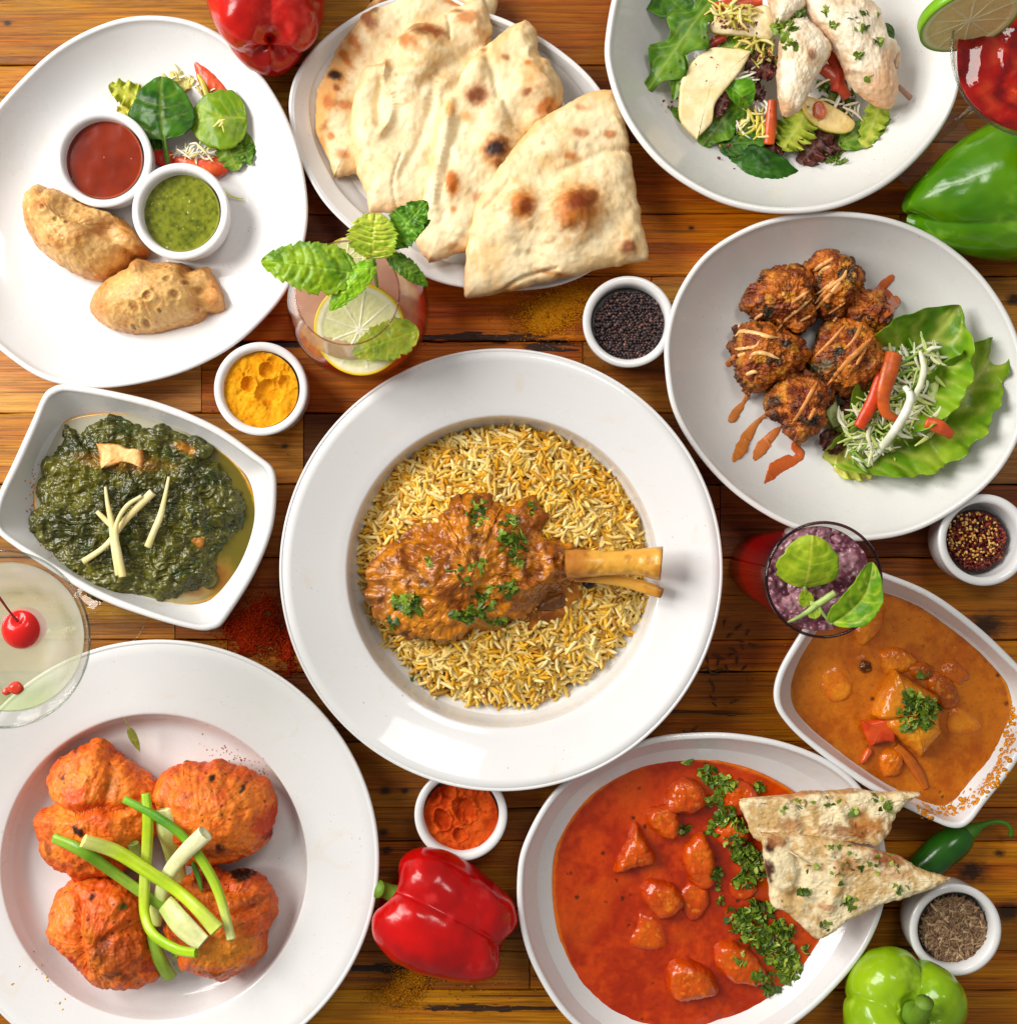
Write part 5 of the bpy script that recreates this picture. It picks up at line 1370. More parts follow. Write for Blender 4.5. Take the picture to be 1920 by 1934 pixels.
# orange paneer curry
ZI = 50
def icol(V, T):
    n = fbm(V, 60, 4, 181)
    C = mix(lin((198, 116, 30)), lin((170, 86, 12)), sm(-.4, .4, n + .4 * fbm(V, 12, 3, 89)))
    cd, cid = cells(V + 3 * fbm(V, 5, 2, 3)[:, None], 26, 15); C = mix(C, lin((64, 44, 10)), .9 * (cid > .5) * sm(.22, .1, cd))
    cd, cid = cells(V, 7, 16); C = mix(C, lin((126, 56, 8)), .6 * (cid > .45) * sm(.3, .12, cd))
    C = mix(C, lin((232, 150, 20)), .85 * sm(.955, .985, T + .012 * fbm(V, 12, 3, 6)))
    return C
i_ch = [('paneer_cube', 1637, 1179, 28, 46, 15, 14, 'long orange paneer piece emerging beside the tall red drink'), ('paneer_cube', 1579, 1286, 30, 34, 0, 7, 'pale sunken paneer cube at the left of the orange curry'), ('paneer_cube', 1692, 1248, 34, 26, 10, 16, 'golden paneer piece behind the central cube'),
        ('onion_piece', 1733, 1266, 28, 15, 15, 18, 'small glossy onion piece right behind the central paneer cube'), ('chicken_chunk', 1780, 1298, 48, 24, 52, 17, 'curved brown slice to the right of the central paneer cube'), ('chicken_chunk', 1803, 1272, 30, 18, 50, 13, 'brown slice at the far right behind the curved one'), ('paneer_cube', 1818, 1363, 32, 24, 10, 9, 'rough orange chunk sunken at the right of the orange curry'),
        ('paneer_cube', 1681, 1438, 24, 26, 0, 15, 'rounded paneer lump below the red pepper square'), ('onion_piece', 1632, 1258, 14, 16, 20, 11, 'small dark fried onion bit left of the golden paneer piece')]
icurry = level(I_liq, ZI, 'paneer_curry_sauce', CURRY, icol, lambda V: 2.4 * fbm(V, 60, 3, 182) + 1.1 * fbm(V, 14, 3, 183) + bumps(V, [(c[1], c[2], 34, 4) for c in i_ch], ZI), 'orange-brown speckled curry sauce filling the square bowl at the right', 'curry sauce', grow=1.015)
iobjs = []
for i, (nm, cx, cy, rx, ry, rot, hh, lb) in enumerate(i_ch):
    c1, c2 = ((222, 140, 50), (204, 108, 26)) if nm == 'paneer_cube' else ((190, 98, 30), (150, 70, 18))
    if i == 8: c1, c2 = (110, 50, 14), (70, 30, 10)
    iobjs.append(pillow(nm, CURRY, poly(cx, cy, rx, ry, rot, 200 + i), ZI - 1, hh, chunk_col(c1, c2, (190, 98, 22), 210 + i, hi=(240, 170, 80)), label=lb, cat='curry piece', nr=40, na=120, a=2.8, b=2.0, zlow=ZI - 12,
        disp=lambda V, s=i, k=min(1, hh / 16): k * (2.6 * fbm(V, 20, 4, 220 + s) + 1.2 * fbm(V, 6, 2, 240 + s)), edge=2 * min(1, hh / 16), edges=12, seed=i))
pan = pillow('paneer_cube', CURRY, corner((1683, 1264, 1), (1720, 1286), (1763, 1311, 1), (1766, 1350), (1772, 1382, 1), (1755, 1402), (1733, 1426, 1), (1715, 1412), (1690, 1392), (1664, 1368), (1645, 1348, 1), (1650, 1325), (1664, 1296)), ZI + 2, 40, chunk_col((232, 164, 66), (214, 132, 40), (206, 112, 28), 231, hi=(244, 196, 110)),
    label='large paneer cube in the middle of the orange curry under the herbs', cat='curry piece', nr=50, na=200, a=5, b=2.6, zlow=ZI - 12, disp=lambda V: 2.0 * fbm(V, 24, 4, 232) + .9 * fbm(V, 6, 2, 233) - 7 * np.exp(-(((V[:, 1] - W(0, 1362, 90)[1]) - .35 * (V[:, 0] - W(1690, 0, 90)[0])) / 6) ** 2), seed=9)
rp = pillow('red_pepper_square', PEPPER, corner((1624, 1362, 1), (1650, 1359), (1693, 1350, 1), (1690, 1375), (1687, 1400, 1), (1665, 1400), (1642, 1408, 1), (1632, 1388)), ZI + 12, 13, lambda V, N, T: mix(lin((212, 78, 28)), lin((196, 58, 16)), sm(-.3, .3, fbm(V, 20, 3, 4))), label='square piece of red pepper in front of the central paneer cube', cat='pepper piece', nr=30, na=120, a=7, b=3, zlow=ZI, disp=lambda V: 1.2 * fbm(V, 24, 2, 7))
pillow('red_pepper_square', PEPPER, corner((1640, 1412), (1647, 1420), (1634, 1440, 1), (1624, 1442), (1630, 1425)), ZI + 5, 6, lambda V, N, T: lin((206, 88, 36)) + 0 * V, label='tiny curled flake of red pepper near the bottom of the orange curry', cat='pepper piece', nr=16, na=60, zlow=ZI - 3)
strip_tree = bvh(icurry, pan)
strip('onion_sliver', [(1692, 1408), (1712, 1430), (1735, 1462), (1749, 1490)], [8, 10, 10, 5], [(196, 110, 50), (170, 88, 50), (186, 100, 50)], strip_tree, 2, 'long translucent onion sliver at the bottom of the orange curry', 'onion', None, CURRY, flat=.5, stiff=False)
coriander([(1722, 1318, 20, 14, 20, 30, 9), (1738, 1340, 30, 16, 20, 56, 9), (1758, 1333, 16, 12, 0, 20, 9), (1712, 1350, 14, 16, 0, 18, 8), (1728, 1372, 30, 12, -10, 26, 8), (1745, 1276, 14, 4, 10, 4, 9), (1750, 1358, 16, 14, 0, 10, 8)], bvh(pan, icurry, *iobjs), 'clump of chopped coriander on the central paneer cube', 64, ZI)

# ------------------------------------------------------------------ spinach curry
OIL = vcm('spiced_oil', rough=.06, spec=.5, coat=0, bump=.3, bscale=20, var=.04, vscale=30)
ZE = 48
def ecol(V, T):
    n = fbm(V, 40, 4, 301)
    # thin over the white bowl at the left, deep at the right
    xr = sm(W(300, 0, ZE)[0], W(420, 0, ZE)[0], V[:, 0] + 20 * n)
    C = mix(lin((176, 172, 150)), lin((98, 88, 26)), xr)
    C = mix(C, lin((150, 152, 96)), .6 * sm(W(0, 1095, ZE)[1], W(0, 1120, ZE)[1], V[:, 1]) * (1 - xr))
    C = spots(C, V, [(410, 1090, 26, 24, -30, (120, 70, 22), .6), (370, 1118, 20, 10, 0, (120, 66, 20), .5), (255, 1125, 70, 12, 5, (120, 138, 60), .6)], ZE, seed=4)
    C = mix(C, lin((214, 150, 30)), .8 * sm(.968, .988, T + .008 * fbm(V, 14, 3, 6)))
    return C
oil = level(E_well, ZE, 'oil_pool', OIL, ecol, lambda V: .4 * fbm(V, 50, 2, 302), 'pool of golden-green oil round the spinach curry', 'oil', grow=1.015)
SAAG = vcm('spinach_curry', rough=.2, spec=.5, tint=(1.18, 1.0, .4), bump=2.6, bscale=12, var=.4, vscale=10, rvar=.1)
sg_out = [(130, 809), (150, 826), (172, 818), (197, 803), (236, 799), (256, 813), (299, 815), (342, 829), (386, 848), (393, 876), (425, 911), (448, 951), (452, 978), (437, 1002), (413, 1025), (398, 1057), (397, 1092), (354, 1104), (315, 1120), (252, 1112), (197, 1120), (165, 1104), (150, 1080), (110, 1065), (79, 1018), (75, 974), (90, 950), (79, 915), (100, 874), (126, 845)]
def sgd(V):
    U = V + 8 * np.column_stack([fbm(V, 26, 2, 311), fbm(V, 26, 2, 312), np.zeros(len(V))])
    cd, _ = cells(U, 30, 313)
    return 9 * fbm(U, 50, 3, 314) + 8 * sm(.75, .1, cd) + 6.0 * fbm(U * [1, 1.6, 1], 16, 4, 315, ridged=True) + 1.6 * fbm(V, 5, 2, 316)
def sgc(V, N, T):
    n1 = fbm(V, 50, 4, 317); n2 = fbm(V, 11, 4, 318)
    C = mix(lin((84, 88, 30)), lin((46, 52, 14)), sm(-.4, .4, n1 + .6 * n2))
    C = mix(C, lin((84, 84, 40)), .55 * sm(.15, .5, n2))
    C = mix(C, lin((34, 62, 18)), .6 * sm(.2, .5, fbm(V, 20, 3, 319)))
    cd, cid = cells(V, 12, 320); C = mix(C, lin((150, 150, 70)), .7 * (cid > .9) * sm(.22, .1, cd))
    C = spots(C, V, [(343, 845, 16, 7, 30, (170, 120, 30), .8), (228, 872, 60, 12, 5, (90, 80, 40), .5)], 90, seed=6)
    return C
sg_out = ins(sg_out, 1.035)
saag = pillow('spinach_curry', SAAG, sg_out, ZE - 2, 34, sgc, label='glossy dark green spinach curry heaped in the square bowl', cat='spinach curry', kind='stuff', nr=150, na=520, a=2.6, b=2.0, zlow=ZE - 10, disp=sgd, edge=5, edges=16, seed=30)
PAN = vcm('fried_paneer', rough=.5, spec=.4, coat=.1, bump=1.5, bscale=5, var=.08, vscale=10)
def pc(V, N, T):
    C = mix(lin((240, 200, 130)), lin((226, 160, 80)), sm(-.3, .4, fbm(V, 16, 4, 6)))
    C = mix(C, lin((190, 108, 36)), .8 * sm(.86, 1.0, T + .08 * fbm(V, 8, 3, 7)))
    return C
pillow('paneer_cube', PAN, corner((184, 838, 1), (215, 838), (242, 846), (270, 850, 1), (272, 868), (271, 884, 1), (240, 874), (215, 880), (192, 886, 1), (190, 862)), ZE + 34, 12, pc, label='pale fried paneer slice showing at the top of the spinach curry', cat='paneer', nr=40, na=160, a=7, b=3, zlow=ZE + 10, disp=lambda V: 1.3 * fbm(V, 12, 3, 8), edge=1.5)
pillow('paneer_cube', PAN, poly(377, 1014, 17, 22, 25, 3), ZE + 14, 14, lambda V, N, T: mix(lin((200, 130, 46)), lin((130, 80, 24)), sm(-.3, .4, fbm(V, 10, 4, 6))), label='small browned paneer corner at the right of the spinach curry', cat='paneer', nr=30, na=100, a=4, b=2.5, zlow=ZE, disp=lambda V: 1.5 * fbm(V, 9, 3, 8), edge=1.5)
tree_e = bvh(saag, oil)
GING = vcm('raw_ginger', rough=.4, spec=.4, sss=.2, sssr=(1, .8, .4), bump=.5, bscale=4, var=.06, vscale=15)
G1, G2 = (226, 208, 140), (238, 226, 170)
gj = 'matchsticks of ginger on the spinach curry'
for pts, rad, lift, lb in [([(183, 966), (198, 981), (214, 998)], [4, 5, 4], 8, 'shortest ginger matchstick, at the left of the crossing'),
                           ([(289, 929), (262, 956), (236, 984), (200, 1030), (157, 1061)], [8, 7, 6, 5, 6], 10, 'longest ginger matchstick, running down to the left'),
                           ([(199, 919), (203, 950), (211, 990), (215, 1030), (222, 1088)], [2.5, 4, 6, 6, 4], 15, 'ginger matchstick tapering to a point at the top left'),
                           ([(268, 936), (240, 955), (222, 984), (218, 1014), (224, 1050), (232, 1090)], [3, 4, 4, 6, 7, 7], 19, 'curved ginger matchstick with the thick lower end'),
                           ([(319, 900), (311, 940), (303, 974), (290, 1005), (279, 1033)], [2.5, 4, 6, 6, 7], 12, 'lone ginger matchstick to the right of the crossing ones')]:
    strip('ginger_matchstick', pts, rad, [G2, G1, G2, G1], tree_e, lift, lb, 'ginger', gj, GING, flat=.7, seg=8, streak=.2)

# ------------------------------------------------------------------ pakoras
PAK = vcm('fried_batter', rough=.28, spec=.45, tint=(1.05, 1.0, .6), bump=5.0, bscale=6, var=.2, vscale=9, rvar=.15)
def c4(pts): return [(1240 + x / 2.684, 380 + y / 2.684) for x, y in pts]
def pakora(outl, h, label, seed, sp=(), z0=44):
    def disp(V):
        U = V + 9 * np.column_stack([fbm(V, 22, 2, seed), fbm(V, 22, 2, seed + 1), fbm(V, 22, 2, seed + 2)])
        return 10 * fbm(U, 34, 4, seed + 3, ridged=True) + 6 * fbm(U, 12, 4, seed + 4) + 3 * fbm(V, 6, 3, seed + 5, ridged=True)
    def colf(V, N, T):
        n1 = fbm(V, 30, 4, seed + 6); n2 = fbm(V, 9, 4, seed + 7)
        C = mix(lin((188, 106, 32)), lin((122, 50, 14)), sm(-.35, .35, n1 + .5 * n2))
        C = mix(C, lin((202, 142, 50)), .8 * sm(.15, .45, fbm(V, 22, 4, seed + 8)))
        C = mix(C, lin((40, 34, 22)), .85 * sm(.25, .42, fbm(V, 26, 4, seed + 9)))
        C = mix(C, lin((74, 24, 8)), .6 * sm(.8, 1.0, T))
        return spots(C, V, sp, z0 + h * .6, seed=seed, nz=.8, nscale=8)
    return pillow('pakora', PAK, c4(outl), z0, h, colf, label=label, cat='pakora', group='six pakoras on the oval plate', nr=90, na=280, a=2.0, b=1.9, zlow=20, undert=.84, edge=7, edges=13, disp=disp, seed=seed)
pk = [pakora([(970, 480), (1080, 480), (1140, 550), (1150, 690), (1060, 660), (960, 600)], 62, 'small dark pakora at the back right of the cluster', 401, z0=40),
      pakora([(440, 510), (530, 390), (640, 350), (740, 370), (790, 450), (790, 560), (720, 670), (640, 640), (530, 600), (450, 560)], 66, 'pakora at the upper left of the cluster', 402, [(1450, 590, 12, 14, 0, (36, 40, 40), .9)]),
      pakora([(750, 330), (830, 260), (920, 290), (1020, 370), (1020, 450), (960, 540), (900, 600), (800, 560), (770, 400)], 72, 'topmost pakora with a knobbly tip', 403),
      pakora([(390, 700), (450, 625), (560, 640), (680, 700), (750, 790), (700, 860), (600, 910), (480, 955), (410, 900), (395, 760)], 66, 'leftmost pakora with looping drizzle', 404, [(1478, 652, 10, 10, 0, (30, 30, 34), .9)]),
      pakora([(790, 750), (860, 640), (980, 610), (1080, 660), (1140, 780), (1120, 880), (1000, 960), (940, 980), (860, 930), (780, 850)], 84, 'largest pakora beside the salad', 405, [(1555, 690, 18, 12, 0, (90, 90, 84), .8), (1580, 665, 10, 8, 0, (36, 36, 34), .8)]),
      pakora([(560, 1010), (620, 900), (740, 880), (860, 900), (900, 990), (830, 1080), (820, 1160), (700, 1190), (620, 1110), (570, 1070)], 62, 'lowest pakora with blackened edges', 406, [(1530, 795, 20, 10, 20, (30, 28, 28), .9), (1465, 758, 10, 14, 0, (30, 28, 28), .8), (1545, 712, 20, 8, 20, (40, 30, 24), .8)])]
tree_d = bvh(plate_d, *pk)
DRIZ = vcm('drizzle_sauce', rough=.25, spec=.5, bump=.8, bscale=8, var=.06, vscale=10)
def drizzle(lines, col, label, group, name='sauce_drizzle', flat=.6, lift=1.0, cat='sauce', tree=None):
    parts = []
    for pts, r in lines:
        Q = spline(np.array(c4(pts)), max(6, len(pts) * 5), closed=False)
        P = []
        for q in Q:
            p, _ = hit(tree or tree_d, q[0], q[1], 20); P.append(p + [0, 0, lift])
        P = np.array(P)
        for _ in range(2): P[1:-1, 2] = np.maximum(P[1:-1, 2] * .5 + .25 * (P[:-2, 2] + P[2:, 2]), P[1:-1, 2] - 1.5)
        rr = np.interp(np.linspace(0, 1, len(P)), np.linspace(0, 1, len(r)), r) if hasattr(r, '__len__') else np.full(len(P), r)
        e_ = np.linspace(0, 1, len(P)); rr = rr * np.clip(np.sin(np.pi * np.clip(e_, .02, .98)) * 2.4, 0, 1) ** .5
        V, F = tube(P, rr, 10, len(P) * 3, flat=flat)
        parts.append((V, F, lin(col)))
    V, F, C = join(parts)
    N_ = vnormals(V, F); N_[:, 2] *= flat; V = V + (2.6 if flat < .3 else .9) * fbm(V, 11, 3, 4)[:, None] * N_
    C = C * (1 + .2 * fbm(V, 12, 3, 5))[:, None]
    return mk(name, V, F, DRIZ, cols=C, label=label, cat=cat, group=group)
drizzle([([(790, 355), (840, 320), (890, 290)], [3, 4, 3]), ([(820, 375), (850, 345), (885, 330)], [4, 4, 3]), ([(960, 350), (940, 390), (870, 440), (800, 520)], [4, 4, 3, 2.5]), ([(930, 410), (860, 490), (790, 560)], [4, 3.5, 2]), ([(900, 400), (840, 450), (800, 475)], [2, 3, 2]),
         ([(775, 450), (720, 490), (680, 515)], [2.5, 3, 2]), ([(785, 490), (700, 560), (650, 600), (610, 655)], [3, 4, 3, 2.5]), ([(780, 580), (725, 608)], [2.5, 2]), ([(535, 570), (495, 600)], [3, 3]), ([(955, 510), (870, 570)], [3, 2]), ([(640, 460), (645, 480)], [3, 3]), ([(910, 590), (895, 610)], [2.5, 3])],
        (222, 164, 96), 'pale tan sauce drizzled over the upper pakoras', 'sauce drizzles on the pakora plate')
drizzle([([(395, 685), (430, 660), (500, 668), (560, 685), (620, 692)], [3, 4, 4, 4, 2]), ([(435, 620), (412, 640)], [4, 3]), ([(395, 750), (440, 745), (500, 735), (520, 705)], [3, 3.5, 3, 2]), ([(470, 800), (500, 770), (560, 775), (620, 800)], [3, 4, 4, 2]), ([(450, 880), (490, 865), (515, 870)], [4, 4, 2]), ([(410, 785), (450, 770)], [4, 3])],
        (232, 180, 112), 'pale tan sauce in loops over the leftmost pakora', 'sauce drizzles on the pakora plate')
drizzle([([(950, 630), (900, 690), (860, 730), (790, 800)], [3, 3, 3, 2]), ([(1035, 630), (1000, 700), (950, 750)], [4, 3.5, 2.5]), ([(1085, 695), (1000, 780), (940, 840), (860, 935)], [4.5, 5, 4.5, 3]), ([(1060, 740), (1010, 830)], [3, 3]), ([(1030, 760), (960, 800)], [3, 3]), ([(810, 920), (760, 1010), (720, 1080), (680, 1130)], [4, 4, 3.5, 2.5]), ([(800, 1050), (770, 1110)], [4, 3])],
        (216, 140, 66), 'orange sauce lines over the large and the lowest pakora', 'sauce drizzles on the pakora plate')
OR1 = (198, 118, 50)
drizzle([([(395, 780), (375, 810), (350, 835)], [3, 5, 7])], OR1, 'short orange drop streak left of the leftmost pakora', 'sauce streaks on the pakora plate', name='sauce_streak', flat=.16, lift=.4)
drizzle([([(465, 970), (440, 1020), (400, 1070), (365, 1120)], [5, 4, 9, 9]), ([(400, 1060), (410, 1100)], [6, 4])], OR1, 'short orange streak below the leftmost pakora', 'sauce streaks on the pakora plate', name='sauce_streak', flat=.16, lift=.4)
drizzle([([(565, 1065), (500, 1130), (450, 1200), (420, 1260), (385, 1320)], [3, 5, 10, 14, 7]), ([(440, 1220), (470, 1235)], [9, 6])], OR1, 'long orange streak, second from the left', 'sauce streaks on the pakora plate', name='sauce_streak', flat=.14, lift=.4)
drizzle([([(630, 1145), (570, 1200), (530, 1250), (490, 1310)], [5, 9, 12, 8]), ([(545, 1215), (570, 1250)], [9, 6])], (204, 116, 54), 'orange streak with a rounded end, third from the left', 'sauce streaks on the pakora plate', name='sauce_streak', flat=.14, lift=.4)
drizzle([([(720, 1180), (700, 1240), (725, 1290), (650, 1340), (590, 1380), (545, 1430)], [9, 8, 9, 12, 13, 5]), ([(700, 1300), (610, 1340), (570, 1370)], [8, 11, 9])], (196, 92, 34), 'widest red-orange smear, below the lowest pakora', 'sauce streaks on the pakora plate', name='sauce_streak', flat=.12, lift=.4)
drizzle([([(1200, 375), (1150, 420), (1095, 480)], [8, 9, 6]), ([(1150, 440), (1185, 520), (1150, 590)], [6, 12, 6])], (196, 96, 40), 'orange-red smear behind the smallest pakora', 'sauce streaks on the pakora plate', name='sauce_streak', flat=.14, lift=.4)
# ------------------------------------------------------------------ leaves and vegetables
LEAF = vcm('leaf_surface', thin=.22, rough=.32, spec=.35, tint=(1.18, 1, .5), bump=.8, bscale=6, var=.12, vscale=20)
VEG = vcm('cut_vegetable', rough=.3, spec=.5, bump=.8, bscale=5, var=.1, vscale=10)
def leaf_geo(b, t, w, nu=48, nv=25, p=.7, q=.75, arch=0., fold=0., cup=0., wave=0., wf=5., serr=0., sn=12, lobes=0., ln=3, bend=0., puff=0., veins=6, vang=.9, dark=(40, 90, 20), light=(70, 130, 30), vein=(120, 160, 70), rib=.05, seed=1, stem=0.0, stemw=.06, vstr=.7, edge=None, roll=0.0, center=None, cw=.5):
    B, T = W(*b), W(*t)
    D = T - B; L = np.linalg.norm(D); D /= L
    sd = np.cross(D, [0, 0, 1]); sd /= np.linalg.norm(sd); up = np.cross(sd, D)
    if roll:
        c, s = math.cos(roll), math.sin(roll); sd, up = sd * c + up * s, up * c - sd * s
    u = np.linspace(0, 1, nu)[:, None] * np.ones((1, nv)); v = np.linspace(-1, 1, nv)[None, :] * np.ones((nu, 1))
    rr = np.random.default_rng(seed); ph = rr.uniform(0, 6.28, 4)
    uu = np.clip((u - stem) / (1 - stem), 0, 1)
    wd = np.sin(np.pi * np.clip(uu, 0, 1) ** p) ** q
    wd = np.where(u < stem, 0, wd)
    if lobes: wd = wd * (1 - lobes * (.5 + .5 * np.cos(2 * np.pi * (ln * uu + ph[0] / 9 + .12 * (v > 0)))) * sm(0, .15, uu))
    if serr: wd = wd * (1 - serr * (((uu * sn + .3 * (v > 0)) % 1.0)) * (.7 + .3 * np.sin(uu * 37 + ph[2])))
    irr = fbm(np.column_stack([uu.ravel() * 7, (v.ravel() > 0) * 9.0 + seed]), 1.0, 4, seed + 40).reshape(uu.shape)
    wd = wd * (1 + .16 * irr * sm(0, .2, uu))
    wd = np.maximum(wd * w, stemw * w * (1 - .9 * sm(.8, 1, u)))
    a = np.abs(v)
    dv = (uu * veins - a * vang * (1.0 + .5 * a) + .22 * np.sin(a * 3 + ph[1]) + .3 * irr + .5 * (v > 0) + .35 * np.sin(uu * 9 + ph[2]))
    fv = np.abs(dv - np.round(dv)) / veins * L
    vm = np.exp(-(fv / (.022 * L)) ** 2) * sm(1.05, .6, a)
    mr = np.exp(-(a * wd / (rib * w)) ** 2)
    mask = np.clip(np.maximum(vm * vstr, mr), 0, 1)
    h = arch * L * np.sin(np.pi * u) + fold * a * wd + cup * v * v * wd + wave * w * (a ** 2.2) * (np.sin(2 * np.pi * wf * u + ph[3] + 1.7 * (v < 0)) + .4 * np.sin(2 * np.pi * wf * 2.3 * u + ph[1]))
    h = h - puff * w * mask + .04 * w * (1 if puff else .3) * np.sin(7 * u + ph[1]) * v
    P = B + D * (u * L)[..., None] + sd * (v * wd + bend * L * np.sin(np.pi * u))[..., None] + up * h[..., None]
    V = P.reshape(-1, 3)
    n = fbm(V, w * .5, 4, seed)
    V = V + up * (.07 * w * fbm(V, w * .55, 3, seed + 6))[:, None]
    if puff: V = V + up * (puff * w * .8 * fbm(V, w * .16, 3, seed + 2))[:, None]
    C = mix(lin(dark), lin(light), sm(-.45, .45, n))
    if center is not None: C = mix(C, lin(center), sm(cw, 0, (a * wd / w).ravel()) * sm(1.1, .2, u.ravel()))
    C = mix(C, lin(vein), (mask * .55).ravel())
    if edge is not None: C = mix(C, lin(edge), sm(.75, 1., a.ravel()))
    F = grid_faces(nu, nv, wrap_v=False)
    return V, F, C
def leaf(name, b, t, w, label, cat='leaf', group=None, mat=None, parent=None, **k):
    if parent is not None: label = cat = group = None
    V, F, C = leaf_geo(b, t, w, **k)
    return mk(name, V, F, mat or LEAF, parent, cols=C, label=label, cat=cat, group=group, solid=.5)
def piece(name, outl, z0, h, c1, c2, label, cat, seed=1, skin=None, group=None, mat=None, a=8, b=3, amp=.8, tilt=(0, 0), side=None, disp=None):
    V, F, N, T = pillow_geo(outl, z0, h, nr=40, na=160, a=a, b=b, disp=disp or (lambda V: amp * fbm(V, 14, 3, seed)), seed=seed, zlow=z0 - 2, undert=.97, edge=.8, edges=9)
    C = mix(lin(c1), lin(c2), sm(-.4, .4, fbm(V, 20, 4, seed + 1)))
    if skin is not None:
        k = sm(.95, 1.0, T)
        if side is not None:
            c = V.mean(0); d = V - c; d /= np.linalg.norm(d, axis=1)[:, None] + 1e-6
            k = k * sm(-.1, .3, d[:, 0] * side[0] + d[:, 1] * side[1])
        C = mix(C, lin(skin), k)
    c = V.mean(0); V[:, 2] += (V[:, 0] - c[0]) * tilt[0] + (V[:, 1] - c[1]) * tilt[1]
    return mk(name, V, F, mat or VEG, cols=C, label=label, cat=cat, group=group)
def rod(name, pts, rad, c1, label, cat, flat=.6, group=None, seed=1, c2=None, seg=10, parent=None):
    if parent is not None: label = cat = group = None
    V, F = tube([W(*p) for p in pts], rad, seg, 12 * len(pts), flat=flat)
    V = V + .5 * fbm(V, 9, 2, seed)[:, None] * vnormals(V, F)
    C = mix(lin(c1), lin(c2 or [x * .85 for x in c1]), sm(-.4, .4, fbm(V, 14, 3, seed)))
    return mk(name, V, F, VEG, parent, cols=C, label=label, cat=cat, group=group)
def shreds(name, clusters, pal, label, cat, seed, L=(16, 34), r=(1.6, 3.0), flat=.5):
    rg = np.random.default_rng(seed); parts = []
    for (px, py, rx, ry, z, n) in clusters:
        for k in range(n):
            a, q = rg.uniform(0, 6.28), math.sqrt(rg.uniform()); c = W(px + rx * q * math.cos(a), py + ry * q * math.sin(a), z + rg.uniform(-6, 8))
            l = rg.uniform(*L) / 2; h = rg.uniform(0, 6.28); d = np.array([math.cos(h), math.sin(h), rg.uniform(-.25, .25)]); s = np.array([-d[1], d[0], .3])
            V, F = tube([c - d * l, c + s * l * rg.uniform(-.4, .4), c + d * l], [r[0] * .7, rg.uniform(*r), r[0] * .6], 6, 8, flat=flat)
            parts.append((V, F, lin(pal[rg.integers(0, len(pal))])))
    V, F, C = join(parts)
    return mk(name, V, F, VEG, cols=C, kind='stuff', label=label, cat=cat)

# ---- small salad on the samosa plate
SPN = dict(puff=.045, veins=5, rib=.05, p=.62, q=.62)
ga = 'salad leaves on the samosa plate'
leaf('lettuce_leaf', (292, 200, 26), (206, 160, 42), 26, 'frilly pale lettuce leaf at the left of the small salad', group=ga, dark=(150, 180, 50), light=(196, 210, 96), vein=(220, 226, 150), wave=.3, wf=5, serr=.3, sn=7, p=1, q=.5, seed=2)
leaf('lettuce_leaf', (268, 190, 20), (222, 214, 28), 20, 'small yellow lettuce scrap touching the red chutney ramekin', group=ga, dark=(190, 200, 90), light=(216, 216, 120), vein=(230, 232, 170), wave=.3, wf=4, serr=.3, sn=6, p=.9, q=.5, seed=3)
leaf('spinach_leaf', (262, 205, 22), (300, 290, 30), 30, 'dark leaf half hidden below the big spinach leaf', group=ga, dark=(26, 76, 14), light=(60, 116, 26), seed=4, **SPN)
leaf('lettuce_leaf', (300, 165, 26), (368, 150, 30), 24, 'whitish lettuce scrap behind the big spinach leaf', group=ga, dark=(206, 214, 160), light=(226, 230, 190), vein=(236, 238, 210), wave=.22, wf=4, serr=.25, sn=6, seed=5, p=1)
piece('tomato_wedge', [(361, 106), (374, 112), (395, 128), (418, 150), (440, 178), (446, 192), (432, 190), (412, 180), (392, 180), (378, 160), (368, 135)], 28, 16, (222, 92, 48), (196, 60, 28), 'thin tomato wedge pointing up at the back of the small salad', 'tomato', seed=6, skin=(196, 40, 20), amp=1.5, a=3, b=2)
rod('yellow_shred', [(374, 140, 40), (384, 160, 44), (392, 184, 44)], [3, 5, 5], (214, 200, 60), 'yellow vegetable shred leaning on the tomato wedge', 'shred')
piece('red_pepper_piece', [(326, 300), (345, 296), (375, 300), (400, 294), (425, 300), (434, 318), (420, 332), (398, 334), (380, 322), (340, 316)], 26, 14, (222, 96, 34), (200, 66, 24), 'orange-red pepper piece at the front of the small salad', 'pepper piece', seed=8, amp=1.6, a=3, b=2)
piece('red_pepper_piece', [(292, 285), (310, 282), (330, 292), (328, 312), (308, 318), (292, 305)], 24, 12, (196, 44, 26), (168, 28, 16), 'dark red pepper piece touching the red chutney ramekin', 'pepper piece', seed=9, amp=1.2, a=3, b=2)
shreds('cabbage_shreds', [(330, 145, 30, 10, 30, 14), (375, 288, 36, 14, 42, 22), (395, 165, 26, 16, 32, 10), (345, 290, 20, 10, 34, 8)], [(232, 232, 196), (214, 214, 150), (206, 190, 110), (226, 214, 200)], 'pale cabbage and onion shreds in the small salad', 'shreds', 10)
leaf('salad_leaf', (452, 262, 26), (474, 312, 34), 18, 'narrow dark green leaf at the right end of the small salad', group=ga, dark=(56, 110, 26), light=(90, 146, 50), vein=(150, 180, 100), seed=11, wave=.15, p=.8, arch=.1)
leaf('salad_leaf', (482, 228, 22), (474, 308, 26), 14, 'slim leaf at the far right edge of the small salad', group=ga, dark=(80, 136, 40), light=(116, 166, 66), vein=(170, 196, 120), seed=12, arch=.12, p=.8)
leaf('salad_leaf', (424, 258, 34), (448, 322, 30), 26, 'rounded mid-green leaf below the light spinach leaf', group=ga, dark=(84, 136, 44), light=(124, 168, 76), vein=(176, 200, 130), seed=13, wave=.12, p=.9, q=.5, arch=.1)
